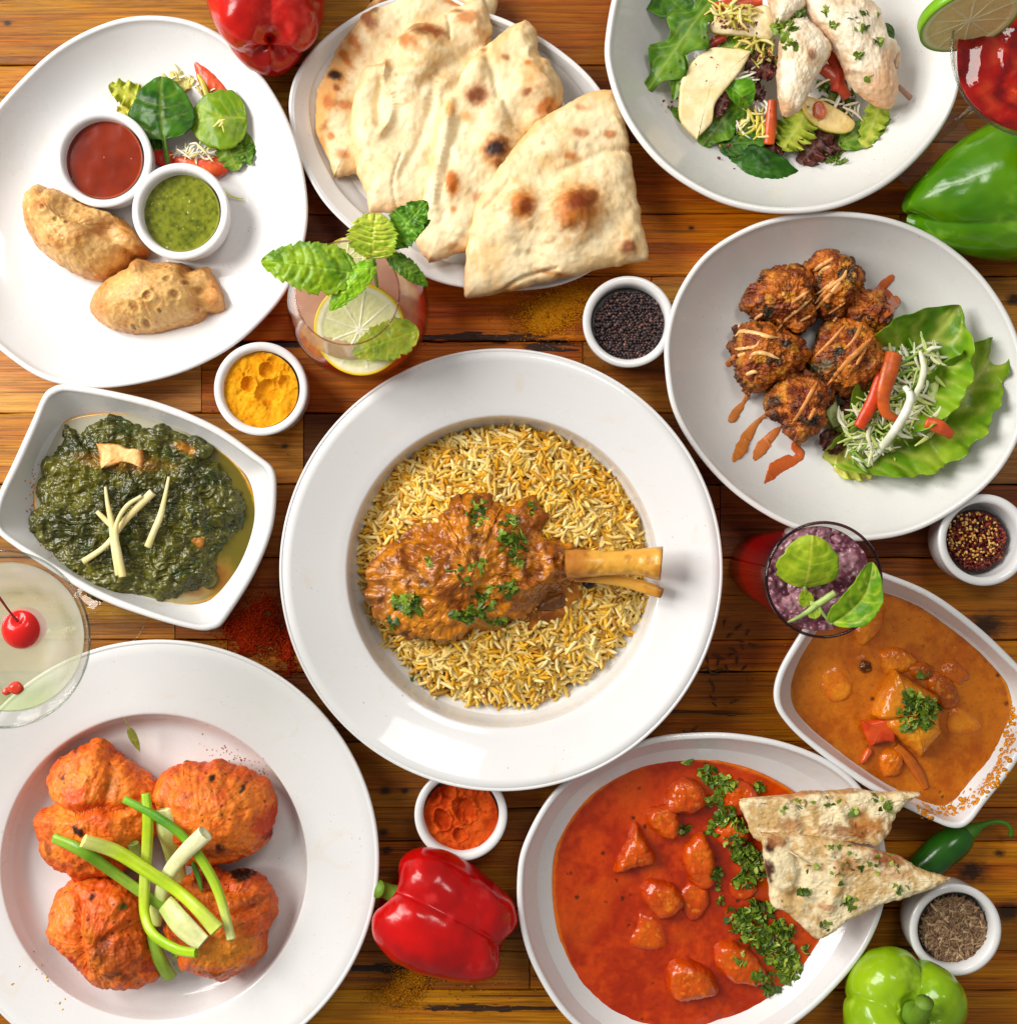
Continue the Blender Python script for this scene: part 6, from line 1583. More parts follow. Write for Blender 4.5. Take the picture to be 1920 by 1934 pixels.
leaf('spinach_leaf', (466, 222, 52), (357, 232, 44), 56, 'light green spinach leaf at the right of the small salad', group=ga, dark=(96, 146, 26), light=(130, 172, 44), vein=(176, 200, 96), seed=14, arch=.12, fold=-.12, puff=.02, veins=5, p=.75, q=.55, rib=.03)
leaf('spinach_leaf', (316, 308, 46), (303, 142, 46), 60, 'large dark spinach leaf with its pale stem in the small salad', group=ga, dark=(24, 78, 16), light=(64, 124, 32), vein=(126, 160, 80), seed=15, arch=.1, fold=-.1, stem=.26, stemw=.07, puff=.06, veins=4, p=.62, q=.55, rib=.05)
shreds('yellow_shreds', [(415, 234, 12, 6, 76, 4), (440, 366, 12, 8, 20, 3)], [(226, 220, 130), (206, 206, 90)], 'few yellow shreds on the light spinach leaf and on the plate', 'shreds', 16, L=(14, 26))

# ---- the big salad
gc = 'green leaves of the pear and chicken salad'
AR = dict(dark=(58, 116, 28), light=(110, 164, 62), vein=(170, 204, 120), veins=5)
def c3(x, y, z): return (1100 + x / 2.339, y / 2.339, z)
leaf('spinach_leaf', c3(300, -60, 60), c3(500, 100, 66), 40, 'dark leaf at the top left of the big salad', group=gc, dark=(40, 96, 20), light=(76, 136, 36), seed=21, arch=.1, **dict(SPN, puff=.03))
leaf('rocket_leaf', c3(580, -20, 70), c3(285, 400, 60), 50, 'large lobed rocket leaf at the left of the big salad', group=gc, seed=22, lobes=.55, ln=3, wave=.12, arch=.08, p=.9, q=.5, **AR)
leaf('rocket_leaf', c3(470, 80, 76), c3(545, 190, 66), 22, 'small rocket lobe over the edge of the large rocket leaf', group=gc, seed=23, lobes=.4, ln=2, wave=.12, **AR)
leaf('rocket_leaf', c3(440, 230, 70), c3(400, 450, 60), 17, 'rolled narrow rocket leaf beside the big pear slice', group=gc, seed=24, lobes=.15, ln=2, fold=.5, **AR)
leaf('rocket_leaf', c3(430, 490, 40), c3(300, 580, 40), 24, 'small rocket leaf alone at the lower left of the big salad', group=gc, dark=(44, 96, 26), light=(84, 140, 50), vein=(130, 170, 90), seed=25, lobes=.45, ln=3, wave=.15, p=.8, q=.5)
leaf('rocket_leaf', c3(700, 430, 52), c3(520, 650, 38), 36, 'rocket leaf under the lower tip of the big pear slice', group=gc, seed=26, lobes=.35, ln=2, wave=.1, p=.9, q=.5, **AR)
leaf('lettuce_leaf', c3(1000, 480, 50), c3(880, 660, 38), 42, 'frilly pale lettuce under the pointed chicken strip', group=gc, dark=(120, 160, 44), light=(176, 200, 90), vein=(206, 220, 140), seed=27, wave=.3, wf=6, serr=.4, sn=9, p=1, q=.4)
leaf('spinach_leaf', c3(600, 640, 34), c3(820, 620, 44), 24, 'small dark leaf just above the big spinach leaf', group=gc, dark=(30, 84, 20), light=(64, 124, 36), seed=28, **SPN)
leaf('spinach_leaf', c3(610, 710, 30), c3(990, 825, 30), 44, 'big dark spinach leaf lying lowest in the salad bowl', group=gc, dark=(18, 66, 16), light=(44, 104, 28), vein=(76, 130, 50), seed=29, arch=.12, fold=-.15, puff=.05, veins=5, p=.72, q=.6, rib=.03)
leaf('salad_leaf', c3(1130, 640, 34), c3(1380, 530, 40), 26, 'bright green leaf at the lower right of the big salad', group=gc, dark=(70, 124, 30), light=(120, 168, 60), vein=(160, 196, 100), seed=30, wave=.12, arch=.06)
leaf('salad_leaf', c3(1000, 600, 30), c3(1260, 680, 30), 26, 'dark ruffled leaf below the yellow-skinned pear slice', group=gc, dark=(50, 100, 30), light=(90, 140, 50), vein=(130, 170, 80), seed=31, wave=.2, serr=.3, sn=8)
leaf('lettuce_leaf', c3(1340, 390, 60), c3(1240, 655, 46), 26, 'upright frilly yellow-green lettuce leaf at the right of the big salad', group=gc, dark=(140, 180, 60), light=(190, 212, 110), vein=(220, 232, 170), seed=32, wave=.22, wf=6, serr=.35, sn=9, rib=.12, p=.9, q=.5)
leaf('salad_leaf', c3(640, 380, 60), c3(735, 470, 52), 26, 'curled bright green leaf overlapping the big pear slice', group=gc, dark=(60, 130, 20), light=(110, 180, 50), vein=(160, 210, 110), seed=33, cup=.8, arch=.2, p=.9, q=.5)
leaf('salad_leaf', c3(760, 190, 56), c3(600, 210, 52), 26, 'green leaf behind the upper pear slice', group=gc, dark=(90, 150, 40), light=(140, 186, 70), vein=(190, 214, 130), seed=34)
leaf('salad_leaf', c3(720, 480, 44), c3(720, 640, 36), 26, 'green leaf under the lower orange stick', group=gc, dark=(66, 124, 34), light=(120, 170, 60), vein=(170, 200, 120), seed=35, wave=.2)
leaf('salad_leaf', c3(700, 170, 50), c3(860, 330, 50), 34, 'green leaf in the middle of the big salad', group=gc, dark=(100, 140, 50), light=(150, 180, 80), vein=(190, 206, 130), seed=36, wave=.25, serr=.3, sn=8)
leaf('salad_leaf', c3(1120, 330, 46), c3(1200, 420, 52), 26, 'dark leaf between the red pepper and the large chicken strip', group=gc, dark=(30, 70, 20), light=(60, 110, 30), seed=37)
leaf('salad_leaf', c3(1330, 100, 50), c3(1360, 200, 56), 14, 'dark leaf peeking out right of the large chicken strip', group=gc, dark=(30, 74, 22), light=(60, 110, 34), seed=38)
gp = 'purple lettuce scraps in the big salad'
for i, (b_, t_, w_, lb) in enumerate([(c3(720, 260, 58), c3(850, 330, 62), 30, 'dark purple lettuce in the middle of the big salad'), (c3(740, 370, 56), c3(800, 440, 56), 16, 'small dark purple scrap under the middle of the salad'), (c3(640, 400, 66), c3(590, 520, 60), 14, 'rolled maroon scrap on the big pear slice'),
        (c3(1080, 590, 38), c3(960, 720, 36), 34, 'broad maroon lettuce piece at the bottom of the big salad'), (c3(900, 640, 34), c3(780, 660, 34), 22, 'narrow purple lettuce piece above the big spinach leaf'), (c3(1060, 640, 32), c3(1150, 660, 32), 18, 'purple scrap at the lower right of the big salad'), (c3(560, 90, 60), c3(590, 30, 60), 14, 'purple scrap beside the upper pear slice')]):
    leaf('purple_lettuce', b_, t_, w_, lb, group=gp, dark=(54, 26, 34), light=(96, 50, 62), vein=(140, 96, 104), seed=40 + i, wave=.4, wf=4, serr=.3, sn=6, p=.9, q=.5)
def cc3(L): return [(1100 + x / 2.339, y / 2.339) for x, y in L]
PF = dict(c1=(246, 230, 184), c2=(236, 212, 152))
piece('pear_slice', corner(*[(a, b) if not c else (a, b, 1) for (a, b), c in zip(cc3([(425, 470), (445, 330), (545, 226), (650, 222), (738, 236), (700, 310), (640, 385), (585, 460), (570, 540), (505, 606), (440, 540)]), [0, 0, 0, 0, 1, 0, 0, 0, 0, 1, 0])]), 68, 6, label='big pale pear slice at the left of the big salad', cat='pear slice', seed=51, skin=(216, 190, 110), group='pear slices in the big salad', tilt=(.05, .1), **PF)
piece('pear_slice', cc3([(570, 70), (600, 40), (700, 20), (820, 30), (850, 110), (830, 178), (720, 162), (570, 145)]), 66, 9, label='pear slice near the top under yellow shreds', cat='pear slice', seed=52, skin=(206, 190, 60), group='pear slices in the big salad', **PF)
piece('pear_slice', cc3([(962, 445), (1000, 428), (1100, 470), (1190, 530), (1195, 565), (1150, 592), (1050, 572), (980, 510)]), 50, 9, label='oval pear slice with speckled yellow-green skin below the chicken', cat='pear slice', seed=53, skin=(190, 176, 50), group='pear slices in the big salad', c1=(236, 206, 130), c2=(222, 186, 104), side=(-.5, -.9))
gcar = 'orange and red vegetable sticks in the big salad'
rod('carrot_stick', [c3(838, 440, 60), c3(832, 540, 54), c3(823, 635, 46)], [8, 11, 10], (222, 92, 34), 'orange stick standing below the pointed chicken strip', 'vegetable stick', group=gcar, flat=.6)
rod('carrot_stick', [c3(580, 30, 72), c3(680, 16, 74), c3(790, 0, 74)], [9, 12, 9], (216, 80, 34), 'red-orange stick at the top of the big salad', 'vegetable stick', group=gcar)
rod('pepper_strip', [c3(550, 215, 58), c3(590, 180, 60), c3(630, 160, 60)], [7, 9, 8], (176, 50, 24), 'dark red strip between the rocket and the upper pear slice', 'vegetable stick', group=gcar)
rod('pepper_strip', [c3(1090, 230, 60), c3(1130, 300, 62), c3(1120, 400, 58)], [12, 14, 11], (206, 60, 24), 'red pepper strip between the two chicken strips', 'vegetable stick', group=gcar)
rod('pepper_strip', [c3(1060, 300, 58), c3(1110, 340, 60), c3(1170, 430, 56)], [12, 13, 9], (200, 76, 40), 'shorter red pepper strip beneath the large chicken strip', 'vegetable stick', group=gcar)
piece('tomato_wedge', cc3([(1020, 460), (1050, 450), (1075, 490), (1060, 525), (1020, 510)]), 60, 7, (222, 120, 70), (206, 90, 50), 'small tomato piece on the oval pear slice', 'tomato', seed=54)
shreds('yellow_shreds', [(1390, 25, 45, 20, 82, 34), (1425, 70, 30, 20, 66, 20), (1432, 100, 40, 30, 60, 16), (1420, 230, 30, 24, 44, 14), (1445, 245, 20, 12, 46, 8)], [(226, 208, 90), (206, 196, 70), (236, 226, 150), (220, 200, 110)], 'yellow vegetable shreds over the big salad', 'shreds', 55, L=(20, 44), r=(2, 4))
shreds('onion_shreds', [(1405, 145, 20, 12, 62, 6), (1435, 205, 20, 20, 50, 8), (1342, 285, 8, 24, 22, 4), (1575, 165, 40, 40, 54, 8), (1600, 200, 30, 20, 48, 6), (1400, 235, 30, 20, 40, 7)], [(232, 222, 196), (220, 206, 180), (236, 232, 214)], 'pale onion slivers in the big salad', 'shreds', 56, L=(24, 50), r=(2, 3.4))
rg = np.random.default_rng(57); fl = []
for (x, y, rx, ry, z, n) in [(1390, 45, 50, 26, 92, 30), (1450, 110, 20, 40, 78, 22), (1330, 130, 50, 60, 82, 9), (1215, 150, 30, 60, 40, 5), (1260, 190, 30, 20, 60, 8), (1370, 300, 40, 40, 44, 8), (1410, 200, 40, 50, 68, 14), (1560, 290, 60, 30, 36, 6), (1480, 180, 10, 40, 90, 6)]:
    P = np.array([W(x + rg.normal(0, rx * .5), y + rg.normal(0, ry * .5), z) for _ in range(n)])
    fl.append(scatter(flake_tmpl(rg), P, rots(rg, n, .4), rg.uniform(1.8, 4.4, (n, 3)), lin([(96, 22, 14), (130, 40, 18), (70, 16, 16), (196, 140, 60)])[rg.choice(4, n, p=[.4, .3, .2, .1])]))
V, F, C = join(fl); mk('chilli_flakes', V, F, FLAKE, cols=C, kind='stuff', label='dark red chilli flakes sprinkled over the big salad', cat='spice')
CHK = vcm('poached_chicken', rough=.4, spec=.5, bump=2.6, bscale=8, var=.1, vscale=14)
def chk(outl, z0, h, label, seed, sp, lumps=()):
    def colf(V, N, T):
        C = mix(lin((244, 230, 204)), lin((222, 196, 158)), sm(-.4, .5, fbm(V, 30, 4, seed) + .4 * fbm(V, 9, 3, seed + 1)))
        cd, cid = cells(V, 14, seed); C = mix(C, lin((70, 56, 44)), .8 * (cid > .8) * sm(.14, .07, cd))
        C = mix(C, lin((188, 140, 100)), .6 * sm(.85, 1, T + .1 * fbm(V, 10, 3, 4)))
        return spots(C, V, sp, z0 + h, seed=seed)
    return pillow('chicken_strip', CHK, outl, z0, h, colf, label=label, cat='chicken', group='pale chicken strips on the big salad', nr=90, na=280, a=2.6, b=2.1, zlow=z0 - 10, lumps=lumps, edge=2.5, edges=11, seed=seed,
        disp=lambda V: 3.5 * fbm(V, 40, 3, seed + 5) + 2.2 * fbm(V, 12, 4, seed + 6) + 1.2 * fbm(V * [1, .5, 1], 6, 2, seed + 7))
ck1 = chk(cc3([(820, -20), (950, -20), (975, 40), (905, 95), (855, 112), (832, 60)]), 84, 36, 'pale chicken strip at the top behind the other two', 61, [])
ck2 = chk(cc3([(958, -60), (1180, -80), (1262, 0), (1312, 60), (1350, 180), (1392, 215), (1392, 250), (1372, 300), (1385, 380), (1382, 445), (1340, 482), (1250, 440), (1172, 372), (1138, 285), (1065, 165), (985, 60)]), 86, 44, 'large pale chicken strip torn at its right end', 62, [(1600, 122, 30, 5, 20, (150, 120, 96), .8), (1670, 160, 30, 34, 0, (206, 160, 116), .7), (1675, 195, 24, 14, 0, (200, 150, 104), .7), (1680, 110, 14, 24, 0, (200, 156, 116), .6)], lumps=[(1590, 60, 40, 10)])
ck3 = chk(cc3([(905, 105), (968, 86), (1055, 140), (1098, 220), (1045, 320), (985, 440), (955, 490), (890, 516), (864, 450), (858, 320), (868, 200)]), 92, 36, 'pointed pale chicken strip in front with one browned spot', 63, [(1533, 103, 9, 10, 0, (150, 110, 84), .9), (1485, 200, 20, 16, 0, (206, 160, 116), .7)])
rod('chicken_shred', [c3(1340, 350, 96), c3(1390, 380, 90), c3(1448, 432, 70)], [5, 5, 6], (150, 104, 76), 'thin brown shred of chicken sticking out to the right', 'chicken', flat=.6)
rod('chicken_shred', [c3(1385, 300, 100), c3(1392, 250, 100), c3(1398, 212, 96)], [6, 5, 1.5], (206, 170, 134), 'pale pointed shred of chicken at the torn edge', 'chicken', flat=.5)
tr = bvh(ck1, ck2, ck3)
coriander([(1505, 30, 22, 8, -30, 14, 9), (1480, 50, 20, 14, 0, 26, 9), (1488, 75, 8, 14, 30, 7, 9), (1572, 48, 12, 7, 0, 8, 8), (1625, 55, 14, 5, 0, 6, 8), (1658, 76, 8, 8, 0, 6, 8), (1560, 20, 5, 8, 0, 4, 8), (1625, 105, 5, 14, 0, 5, 8), (1495, 78, 5, 12, -40, 5, 9), (1600, 25, 60, 20, 0, 8, 6), (1640, 150, 10, 8, 0, 3, 8)], tr, 'chopped coriander on the pale chicken strips', 65, 90)
coriander([(1580, 195, 34, 22, 0, 50, 9), (1600, 215, 14, 14, 0, 12, 8), (1560, 160, 20, 20, 0, 20, 9), (1575, 302, 20, 10, 0, 16, 9), (1400, 285, 20, 14, 0, 8, 9)], bvh(plate_c), 'coriander sprigs tucked low in the big salad', 66, 50)

# ---- lettuce cup beside the pakoras
gd = 'romaine leaves beside the pakoras'
leaf('romaine_leaf', (1556, 868, 24), (1892, 645, 70), 80, 'outer romaine leaf curling up at the right', group=gd, nu=90, nv=61, vstr=.9, dark=(92, 144, 30), light=(142, 184, 66), vein=(190, 214, 130), bend=.13, cup=.75, wave=.16, wf=7, serr=.06, sn=14, p=1.0, q=.55, veins=8, rib=.09, puff=.02, seed=71, center=(206, 220, 150), cw=.25)
leaf('romaine_leaf', (1600, 850, 34), (1812, 576, 88), 96, 'inner romaine leaf forming a cup behind the slaw', group=gd, nu=90, nv=61, vstr=.9, dark=(84, 144, 20), light=(132, 184, 50), vein=(200, 222, 140), bend=.0, cup=.62, wave=.10, wf=6, p=1.15, q=.85, veins=8, rib=.07, puff=.02, seed=72, center=(214, 228, 160), cw=.2)
leaf('lettuce_leaf', (1640, 820, 36), (1562, 790, 34), 34, 'frilly pale lettuce scrap under the lowest pakora', group=gd, dark=(150, 186, 70), light=(200, 216, 120), vein=(220, 230, 170), wave=.25, wf=5, serr=.3, sn=8, seed=73, p=1)
leaf('lettuce_leaf', (1690, 850, 40), (1575, 885, 26), 40, 'pale crinkled lettuce base at the lower left of the cup', group=gd, dark=(190, 212, 110), light=(220, 230, 160), vein=(234, 240, 200), wave=.22, wf=5, serr=.2, sn=8, seed=74, p=1, q=.45)
shreds('slaw', [(1700, 725, 56, 64, 84, 110), (1645, 800, 56, 44, 66, 80), (1735, 790, 50, 36, 82, 60), (1745, 690, 30, 40, 92, 34), (1640, 850, 36, 24, 54, 26)], [(232, 234, 206), (216, 224, 160), (190, 206, 110), (226, 222, 190), (206, 214, 120), (130, 170, 60)], 'pale shredded slaw filling the lettuce cup', 'slaw', 75, L=(28, 66), r=(2.0, 4.6), flat=.3)
for i, (b_, t_, w_, lb) in enumerate([((1630, 735, 60), (1590, 790, 56), 20, 'maroon scrap beside the left red pepper strip'), ((1592, 850, 40), (1550, 818, 40), 22, 'square maroon scrap at the left foot of the slaw')]):
    leaf('purple_lettuce', b_, t_, w_, lb, group='maroon scraps in the slaw', dark=(60, 26, 34), light=(96, 54, 60), vein=(120, 80, 90), seed=76 + i, wave=.35, wf=4, p=.9, q=.4)
def crescent(pts, w, z, label, seed):
    V, F = tube([W(a, b, z) for a, b in pts], w, 10, 40, flat=.35)
    N = vnormals(V, F)
    a = np.tile(np.arange(10) / 10 * 2 * np.pi, 40); a = np.r_[a, 0, 0]
    C = mix(lin((206, 220, 140)), lin((60, 120, 24)), sm(.75, .95, np.cos(a)))
    return mk('cucumber_slice', V, F, VEG, cols=C, label=label, cat='cucumber', group='cucumber slices in the slaw')
crescent([(1700, 812), (1730, 812), (1755, 796), (1768, 780)], [8, 13, 13, 6], 72, 'cucumber crescent right of the long white sprout', 1)
crescent([(1572, 745), (1570, 775), (1580, 805)], [6, 12, 8], 44, 'cucumber slice edge under the lowest pakora', 2)
crescent([(1742, 695), (1760, 720), (1758, 755)], [8, 12, 8], 84, 'cucumber slice high in the lettuce cup', 3)
gk = 'red pepper strips in the slaw'
rod('pepper_strip', [(1668, 690, 98), (1661, 720, 100), (1648, 758, 96), (1622, 806, 82)], [10, 12, 13, 11], (222, 70, 24), 'red pepper strip leaning left towards the lowest pakora', 'pepper strip', flat=.6, group=gk, seed=2)
rod('pepper_strip', [(1688, 668, 106), (1678, 705, 112), (1668, 745, 108), (1672, 778, 102), (1694, 792, 96)], [16, 16, 13, 10, 7], (214, 96, 30), 'broad orange-red pepper strip hooked at its lower end', 'pepper strip', flat=.5, group=gk, seed=3)
rod('pepper_strip', [(1748, 797, 104), (1774, 806, 104), (1797, 822, 96)], [10, 13, 8], (222, 90, 40), 'short red pepper strip at the right of the slaw', 'pepper strip', flat=.5, group=gk, seed=4)
gs = 'white sprouts in the slaw'
rod('bean_sprout', [(1637, 880, 44), (1660, 850, 60), (1690, 812, 104), (1714, 770, 114), (1718, 745, 114), (1708, 730, 108)], [5, 7.5, 8, 8.5, 7, 5], (240, 240, 226), 'long curved white sprout lying over the slaw', 'bean sprout', flat=.8, group=gs, seed=5, c2=(220, 222, 196))
rod('bean_sprout', [(1722, 757, 106), (1738, 725, 110), (1744, 695, 112), (1737, 662, 110)], [6, 6, 6, 3], (236, 236, 214), 'shorter white sprout behind the long one', 'bean sprout', flat=.7, group=gs, seed=6, c2=(216, 218, 180))
rod('bean_sprout', [(1690, 660, 86), (1670, 658, 80), (1662, 668, 76)], [5, 6, 4], (234, 234, 214), 'small white sprout curl at the top of the slaw', 'bean sprout', flat=.7, group=gs, seed=7)
# ------------------------------------------------------------------ drinks
def shell(prof, c, name, root, mat=GLASS, seg=120):
    V, F = revolve(prof, c[0], c[1], seg)
    return mk(name, V, F, mat, root, reg=False)
DRINK = vcm('cloudy_drink', rough=.12, spec=.5, thin=.6, bump=.6, bscale=14, var=.08, vscale=18)
REDL = vcm('red_drink', rough=.06, spec=.5, thin=.55, bump=.5, bscale=40, var=.1, vscale=60)

# stemless glass
c = W(656, 553, 268); g1 = thing('stemless_glass', (c[0], c[1], 0), 'round stemless glass of pink lemonade beside the turmeric ramekin', 'glass')
R_ = 86
outer = smooth_prof([(60, 0), (84, 8), (112, 50), (125, 105), (120, 165), (104, 220), (R_ + 1, 268)], 50)
inner = smooth_prof([(R_ - 1.5, 268), (101, 220), (117, 165), (122, 105), (109, 50), (80, 14), (2, 12)], 50)
shell(np.vstack([[(2, 0)], outer, inner]), c, 'bowl', g1)
a_ = np.linspace(0, 2 * np.pi, 120, endpoint=False)
V, F = tube([(c[0] + R_ * math.cos(t), c[1] + R_ * math.sin(t), 268) for t in np.linspace(0, 2 * math.pi, 60)], 1.6, 8, 160)
mk('rim', V, F, glass_mat('rim_glass', (.86, .66, .6), 2.2), g1, reg=False)
lp = smooth_prof([(2, 14), (78, 17), (106, 50), (119, 105), (114, 165), (104, 205), (101, 213)], 60)
lp = np.vstack([lp, [(96, 215), (60, 215), (2, 215)]])
V, F = revolve(lp, c[0], c[1], 160)
V[:, 2] += np.where(V[:, 2] > 212, 1.5 * fbm(V, 24, 3, 5) + 1.2 * sm(.4, .1, cells(V, 14, 6)[0]), 0)
F = F[:, ::-1] if vnormals(V, F)[160 * 5, 2] > 0 else F
n1 = fbm(V, 50, 3, 501)
C = mix(lin((232, 70, 50)), lin((236, 130, 110)), sm(90, 175, V[:, 2] + 40 * n1))
C = mix(C, lin((232, 206, 178)), sm(165, 214, V[:, 2] + 26 * n1))
ang = np.arctan2(V[:, 1] - c[1], V[:, 0] - c[0])
C = mix(C, lin((240, 84, 50)), .6 * sm(.8, 0, np.abs(ang - .1)) * sm(205, 120, V[:, 2]))  # glow of light passing through, painted on the right side
drink1 = mk('lemonade', V, F, DRINK, cols=C, label='cloudy pink lemonade in the stemless glass', cat='drink')
# lemon slices
def citrus(name, cpx, R, nrm, thick, cols, label, seg=9, start=0.0, arc=2 * np.pi, group=None):
    """disc with rind, pith and segments. cols = rind, pith, flesh, membrane"""
    ce = W(*cpx); q = Vector((0, 0, 1)).rotation_difference(Vector(nrm).normalized()).to_matrix()
    na, nr = 180, 30
    a = np.linspace(0, 2 * np.pi, na, endpoint=False)
    rings = []; T = []
    for s_ in (1, -1):
        rr = np.linspace(.004, .97, nr) if s_ == 1 else np.linspace(.97, .004, nr)
        if s_ == -1:
            for k in (.5, 0, -.5): rings.append((1.0, k * thick)); T.append(1.0)
        for r in rr: rings.append((r, s_ * thick / 2)); T.append(r)
    V = np.vstack([np.column_stack([R * r * np.cos(a), R * r * np.sin(a), np.full(na, z)]) for r, z in rings]); T = np.repeat(T, na); A = np.tile(a, len(rings))
    F = grid_faces(len(rings), na)
    sgm = np.abs(((A * seg / (2 * np.pi)) % 1) - .5)          # .5 at membranes
    mem = np.clip(np.maximum(sm(.5 - .14 * .3 / np.maximum(T, .12), .5, sgm), sm(.12, .06, T)), 0, 1) * (T < .84)
    C = mix(lin(cols[2]), lin(cols[3]), mem)
    fl = .5 + .5 * fbm(np.column_stack([T * 3, A * 9, 0 * A]), .6, 3, 3)
    C = mix(C, lin(cols[1]) * .5 + C * .5, .35 * fl)
    C = mix(C, lin(cols[1]), sm(.80, .85, T)); C = mix(C, lin(cols[0]), sm(.925, .95, T))
    V[:, 2] += np.sign(V[:, 2]) * (mem * 1.0 - 1.2 * (T < .82) + .5 * fbm(V, 4, 2, 4) * (T < .8))
    V = V @ np.array(q).T + ce
    if (vnormals(V, F)[na * 3] @ np.array(q)[:, 2]) < 0: F = F[:, ::-1]
    return mk(name, V, F, VEG, cols=C, label=label, cat=name.replace('_', ' '), group=group)
LM = ((236, 204, 30), (240, 232, 196), (226, 222, 160), (242, 238, 214))
citrus('lemon_slice', (680, 622, 217), 78, (-.08, -.26, 1), 13, LM, 'large lemon slice floating in the stemless glass')
citrus('lemon_slice', (655, 487, 216), 34, (0, -.25, 1), 10, LM, 'small lemon slice behind the mint in the stemless glass')
MINT = vcm('mint_leaf', rough=.35, spec=.35, tint=(1.4, .97, .4), bump=1.2, bscale=5, var=.14, vscale=9)
sprig = thing('mint_sprig', W(706, 500, 300), 'fresh mint sprig standing in the stemless glass, its largest leaf pointing left', 'mint sprig')
MK = dict(dark=(70, 128, 6), light=(116, 172, 24), vein=(130, 190, 70), veins=7, puff=.07, serr=.2, sn=11, p=.8, q=.62, rib=.03, nu=70, nv=37, mat=MINT, parent=sprig)
leaf('mint_leaf', (790, 622, 232), (665, 668, 232), 36, 'loose mint leaf floating at the lower side of the lemonade', **dict(MK, parent=None, dark=(104, 140, 30), light=(140, 168, 60), puff=.03))
leaf('leaf', (734, 470, 330), (813, 415, 352), 13, 'narrow dark mint leaf at the upper right of the sprig', **dict(MK, dark=(34, 96, 14), light=(70, 136, 30)), fold=.3)
leaf('leaf', (738, 462, 338), (806, 380, 360), 31, 'dark curled mint leaf pointing up at the right', **dict(MK, dark=(36, 104, 14), light=(76, 146, 30)), wave=.12, arch=.12)
leaf('leaf', (731, 478, 318), (808, 540, 300), 17, 'dark mint leaf hanging to the lower right', **dict(MK, dark=(50, 106, 20), light=(84, 140, 44)), arch=.1)
leaf('leaf', (708, 492, 322), (622, 586, 300), 22, 'bright mint leaf hanging down over the lemon', **dict(MK, dark=(84, 160, 20), light=(120, 190, 40)), arch=.12, fold=-.3)
leaf('leaf', (676, 516, 322), (492, 492, 330), 45, 'largest mint leaf, pointing left', **MK, arch=.06, fold=-.18)
leaf('leaf', (702, 488, 340), (709, 402, 368), 43, 'pale rounded mint leaf at the top of the sprig', **dict(MK, dark=(120, 176, 54), light=(156, 200, 90), vein=(196, 220, 140), vstr=1.0, p=.9, q=.45, puff=.05), arch=.14)
rod('stem', [(705, 480, 342), (706, 500, 320), (712, 540, 240)], [3, 3.4, 3], (130, 170, 60), None, None, flat=1, parent=sprig)

# tall red drink
c0 = W(1555, 1095, 430); g2 = thing('tall_glass', (c0[0], c0[1], 0), 'tall tapering glass of deep red iced drink at the right of the central plate', 'glass')
shell([(2, 0), (60, 0), (64, 4), (87, 428), (88.5, 431), (87, 432.5), (84.5, 430), (62, 26), (56, 18), (2, 18)], c0, 'tumbler', g2)
V, F = tube([(c0[0] + 87 * math.cos(t), c0[1] + 87 * math.sin(t), 431) for t in np.linspace(0, 2 * math.pi, 60)], 2.4, 8, 160)
mk('rim', V, F, glass_mat('dark_rim_glass', (.34, .18, .22), 1.3), g2, reg=False)
lp = np.array([(2, 20), (56, 20), (61, 30), (70, 200), (77, 330), (81, 398)])
lp = np.vstack([smooth_prof(lp, 60), [(80, 401), (60, 401), (30, 401), (2, 401)]])
V, F = revolve(lp, c0[0], c0[1], 140)
F = F[:, ::-1] if vnormals(V, F)[0, 2] > 0 else F
C = mix(lin((236, 8, 28)), lin((206, 30, 50)), sm(180, 330, V[:, 2] + 30 * fbm(V, 60, 3, 7)))
C = mix(C, lin((128, 70, 90)), sm(330, 390, V[:, 2]))
mk('red_drink', V, F, REDL, cols=C, label='bright red drink filling the tall glass', cat='drink')
ICE = vcm('crushed_ice', rough=.12, spec=.6, trans=.1, bump=2.0, bscale=8, var=.2, vscale=8)
def idisp(V): return 5 * fbm(V, 26, 3, 8) + 7 * sm(.6, .1, cells(V, 17, 9)[0]) + 3.0 * sm(.6, .1, cells(V, 8, 19)[0])
def icol_(V, T):
    n = fbm(V, 30, 4, 10); C = mix(lin((190, 138, 150)), lin((128, 66, 84)), sm(-.4, .4, n + .6 * fbm(V, 9, 3, 12)))
    return mix(C, lin((226, 200, 206)), .85 * sm(.35, .1, cells(V, 9, 13)[0]) * (cells(V, 9, 13)[1] > .3))  # whitish highlights of the ice put into its colour
disc('crushed_ice', c0, 80, 402, 0, ICE, icol_, idisp, 'mauve crushed ice at the top of the tall red drink', 'ice', kind='stuff', nr=70, na=240)
bsprig = thing('basil_sprig', W(1541, 1142, 424), 'small basil sprig with two big leaves on the ice of the tall red drink', 'basil sprig')
BK_ = dict(dark=(96, 150, 24), light=(136, 186, 50), vein=(184, 212, 120), veins=4, puff=.02, p=.8, q=.55, rib=.035, nu=50, nv=29, parent=bsprig, mat=MINT)
leaf('leaf', (1518, 1110, 430), (1532, 1010, 452), 48, 'broad basil leaf pointing up inside the tall glass', **BK_, arch=.16, fold=-.15)
leaf('leaf', (1570, 1178, 424), (1648, 1062, 450), 30, 'long basil leaf leaning over the rim of the tall glass', **dict(BK_, dark=(70, 136, 14), light=(120, 180, 40)), arch=.05, fold=.35, bend=.14)
leaf('leaf', (1526, 1145, 424), (1516, 1115, 432), 12, 'tiny basil leaf at the fork of the sprig', **BK_)
leaf('leaf', (1534, 1150, 424), (1542, 1168, 426), 11, 'tiny lower basil leaf on the sprig', **BK_)
rod('stem', [(1518, 1108, 428), (1526, 1128, 424), (1540, 1142, 424), (1576, 1120, 430)], [2.6, 3.4, 5, 6], (176, 200, 110), 'cut basil stalk with its side shoot', 'basil stem', flat=.9, parent=bsprig)
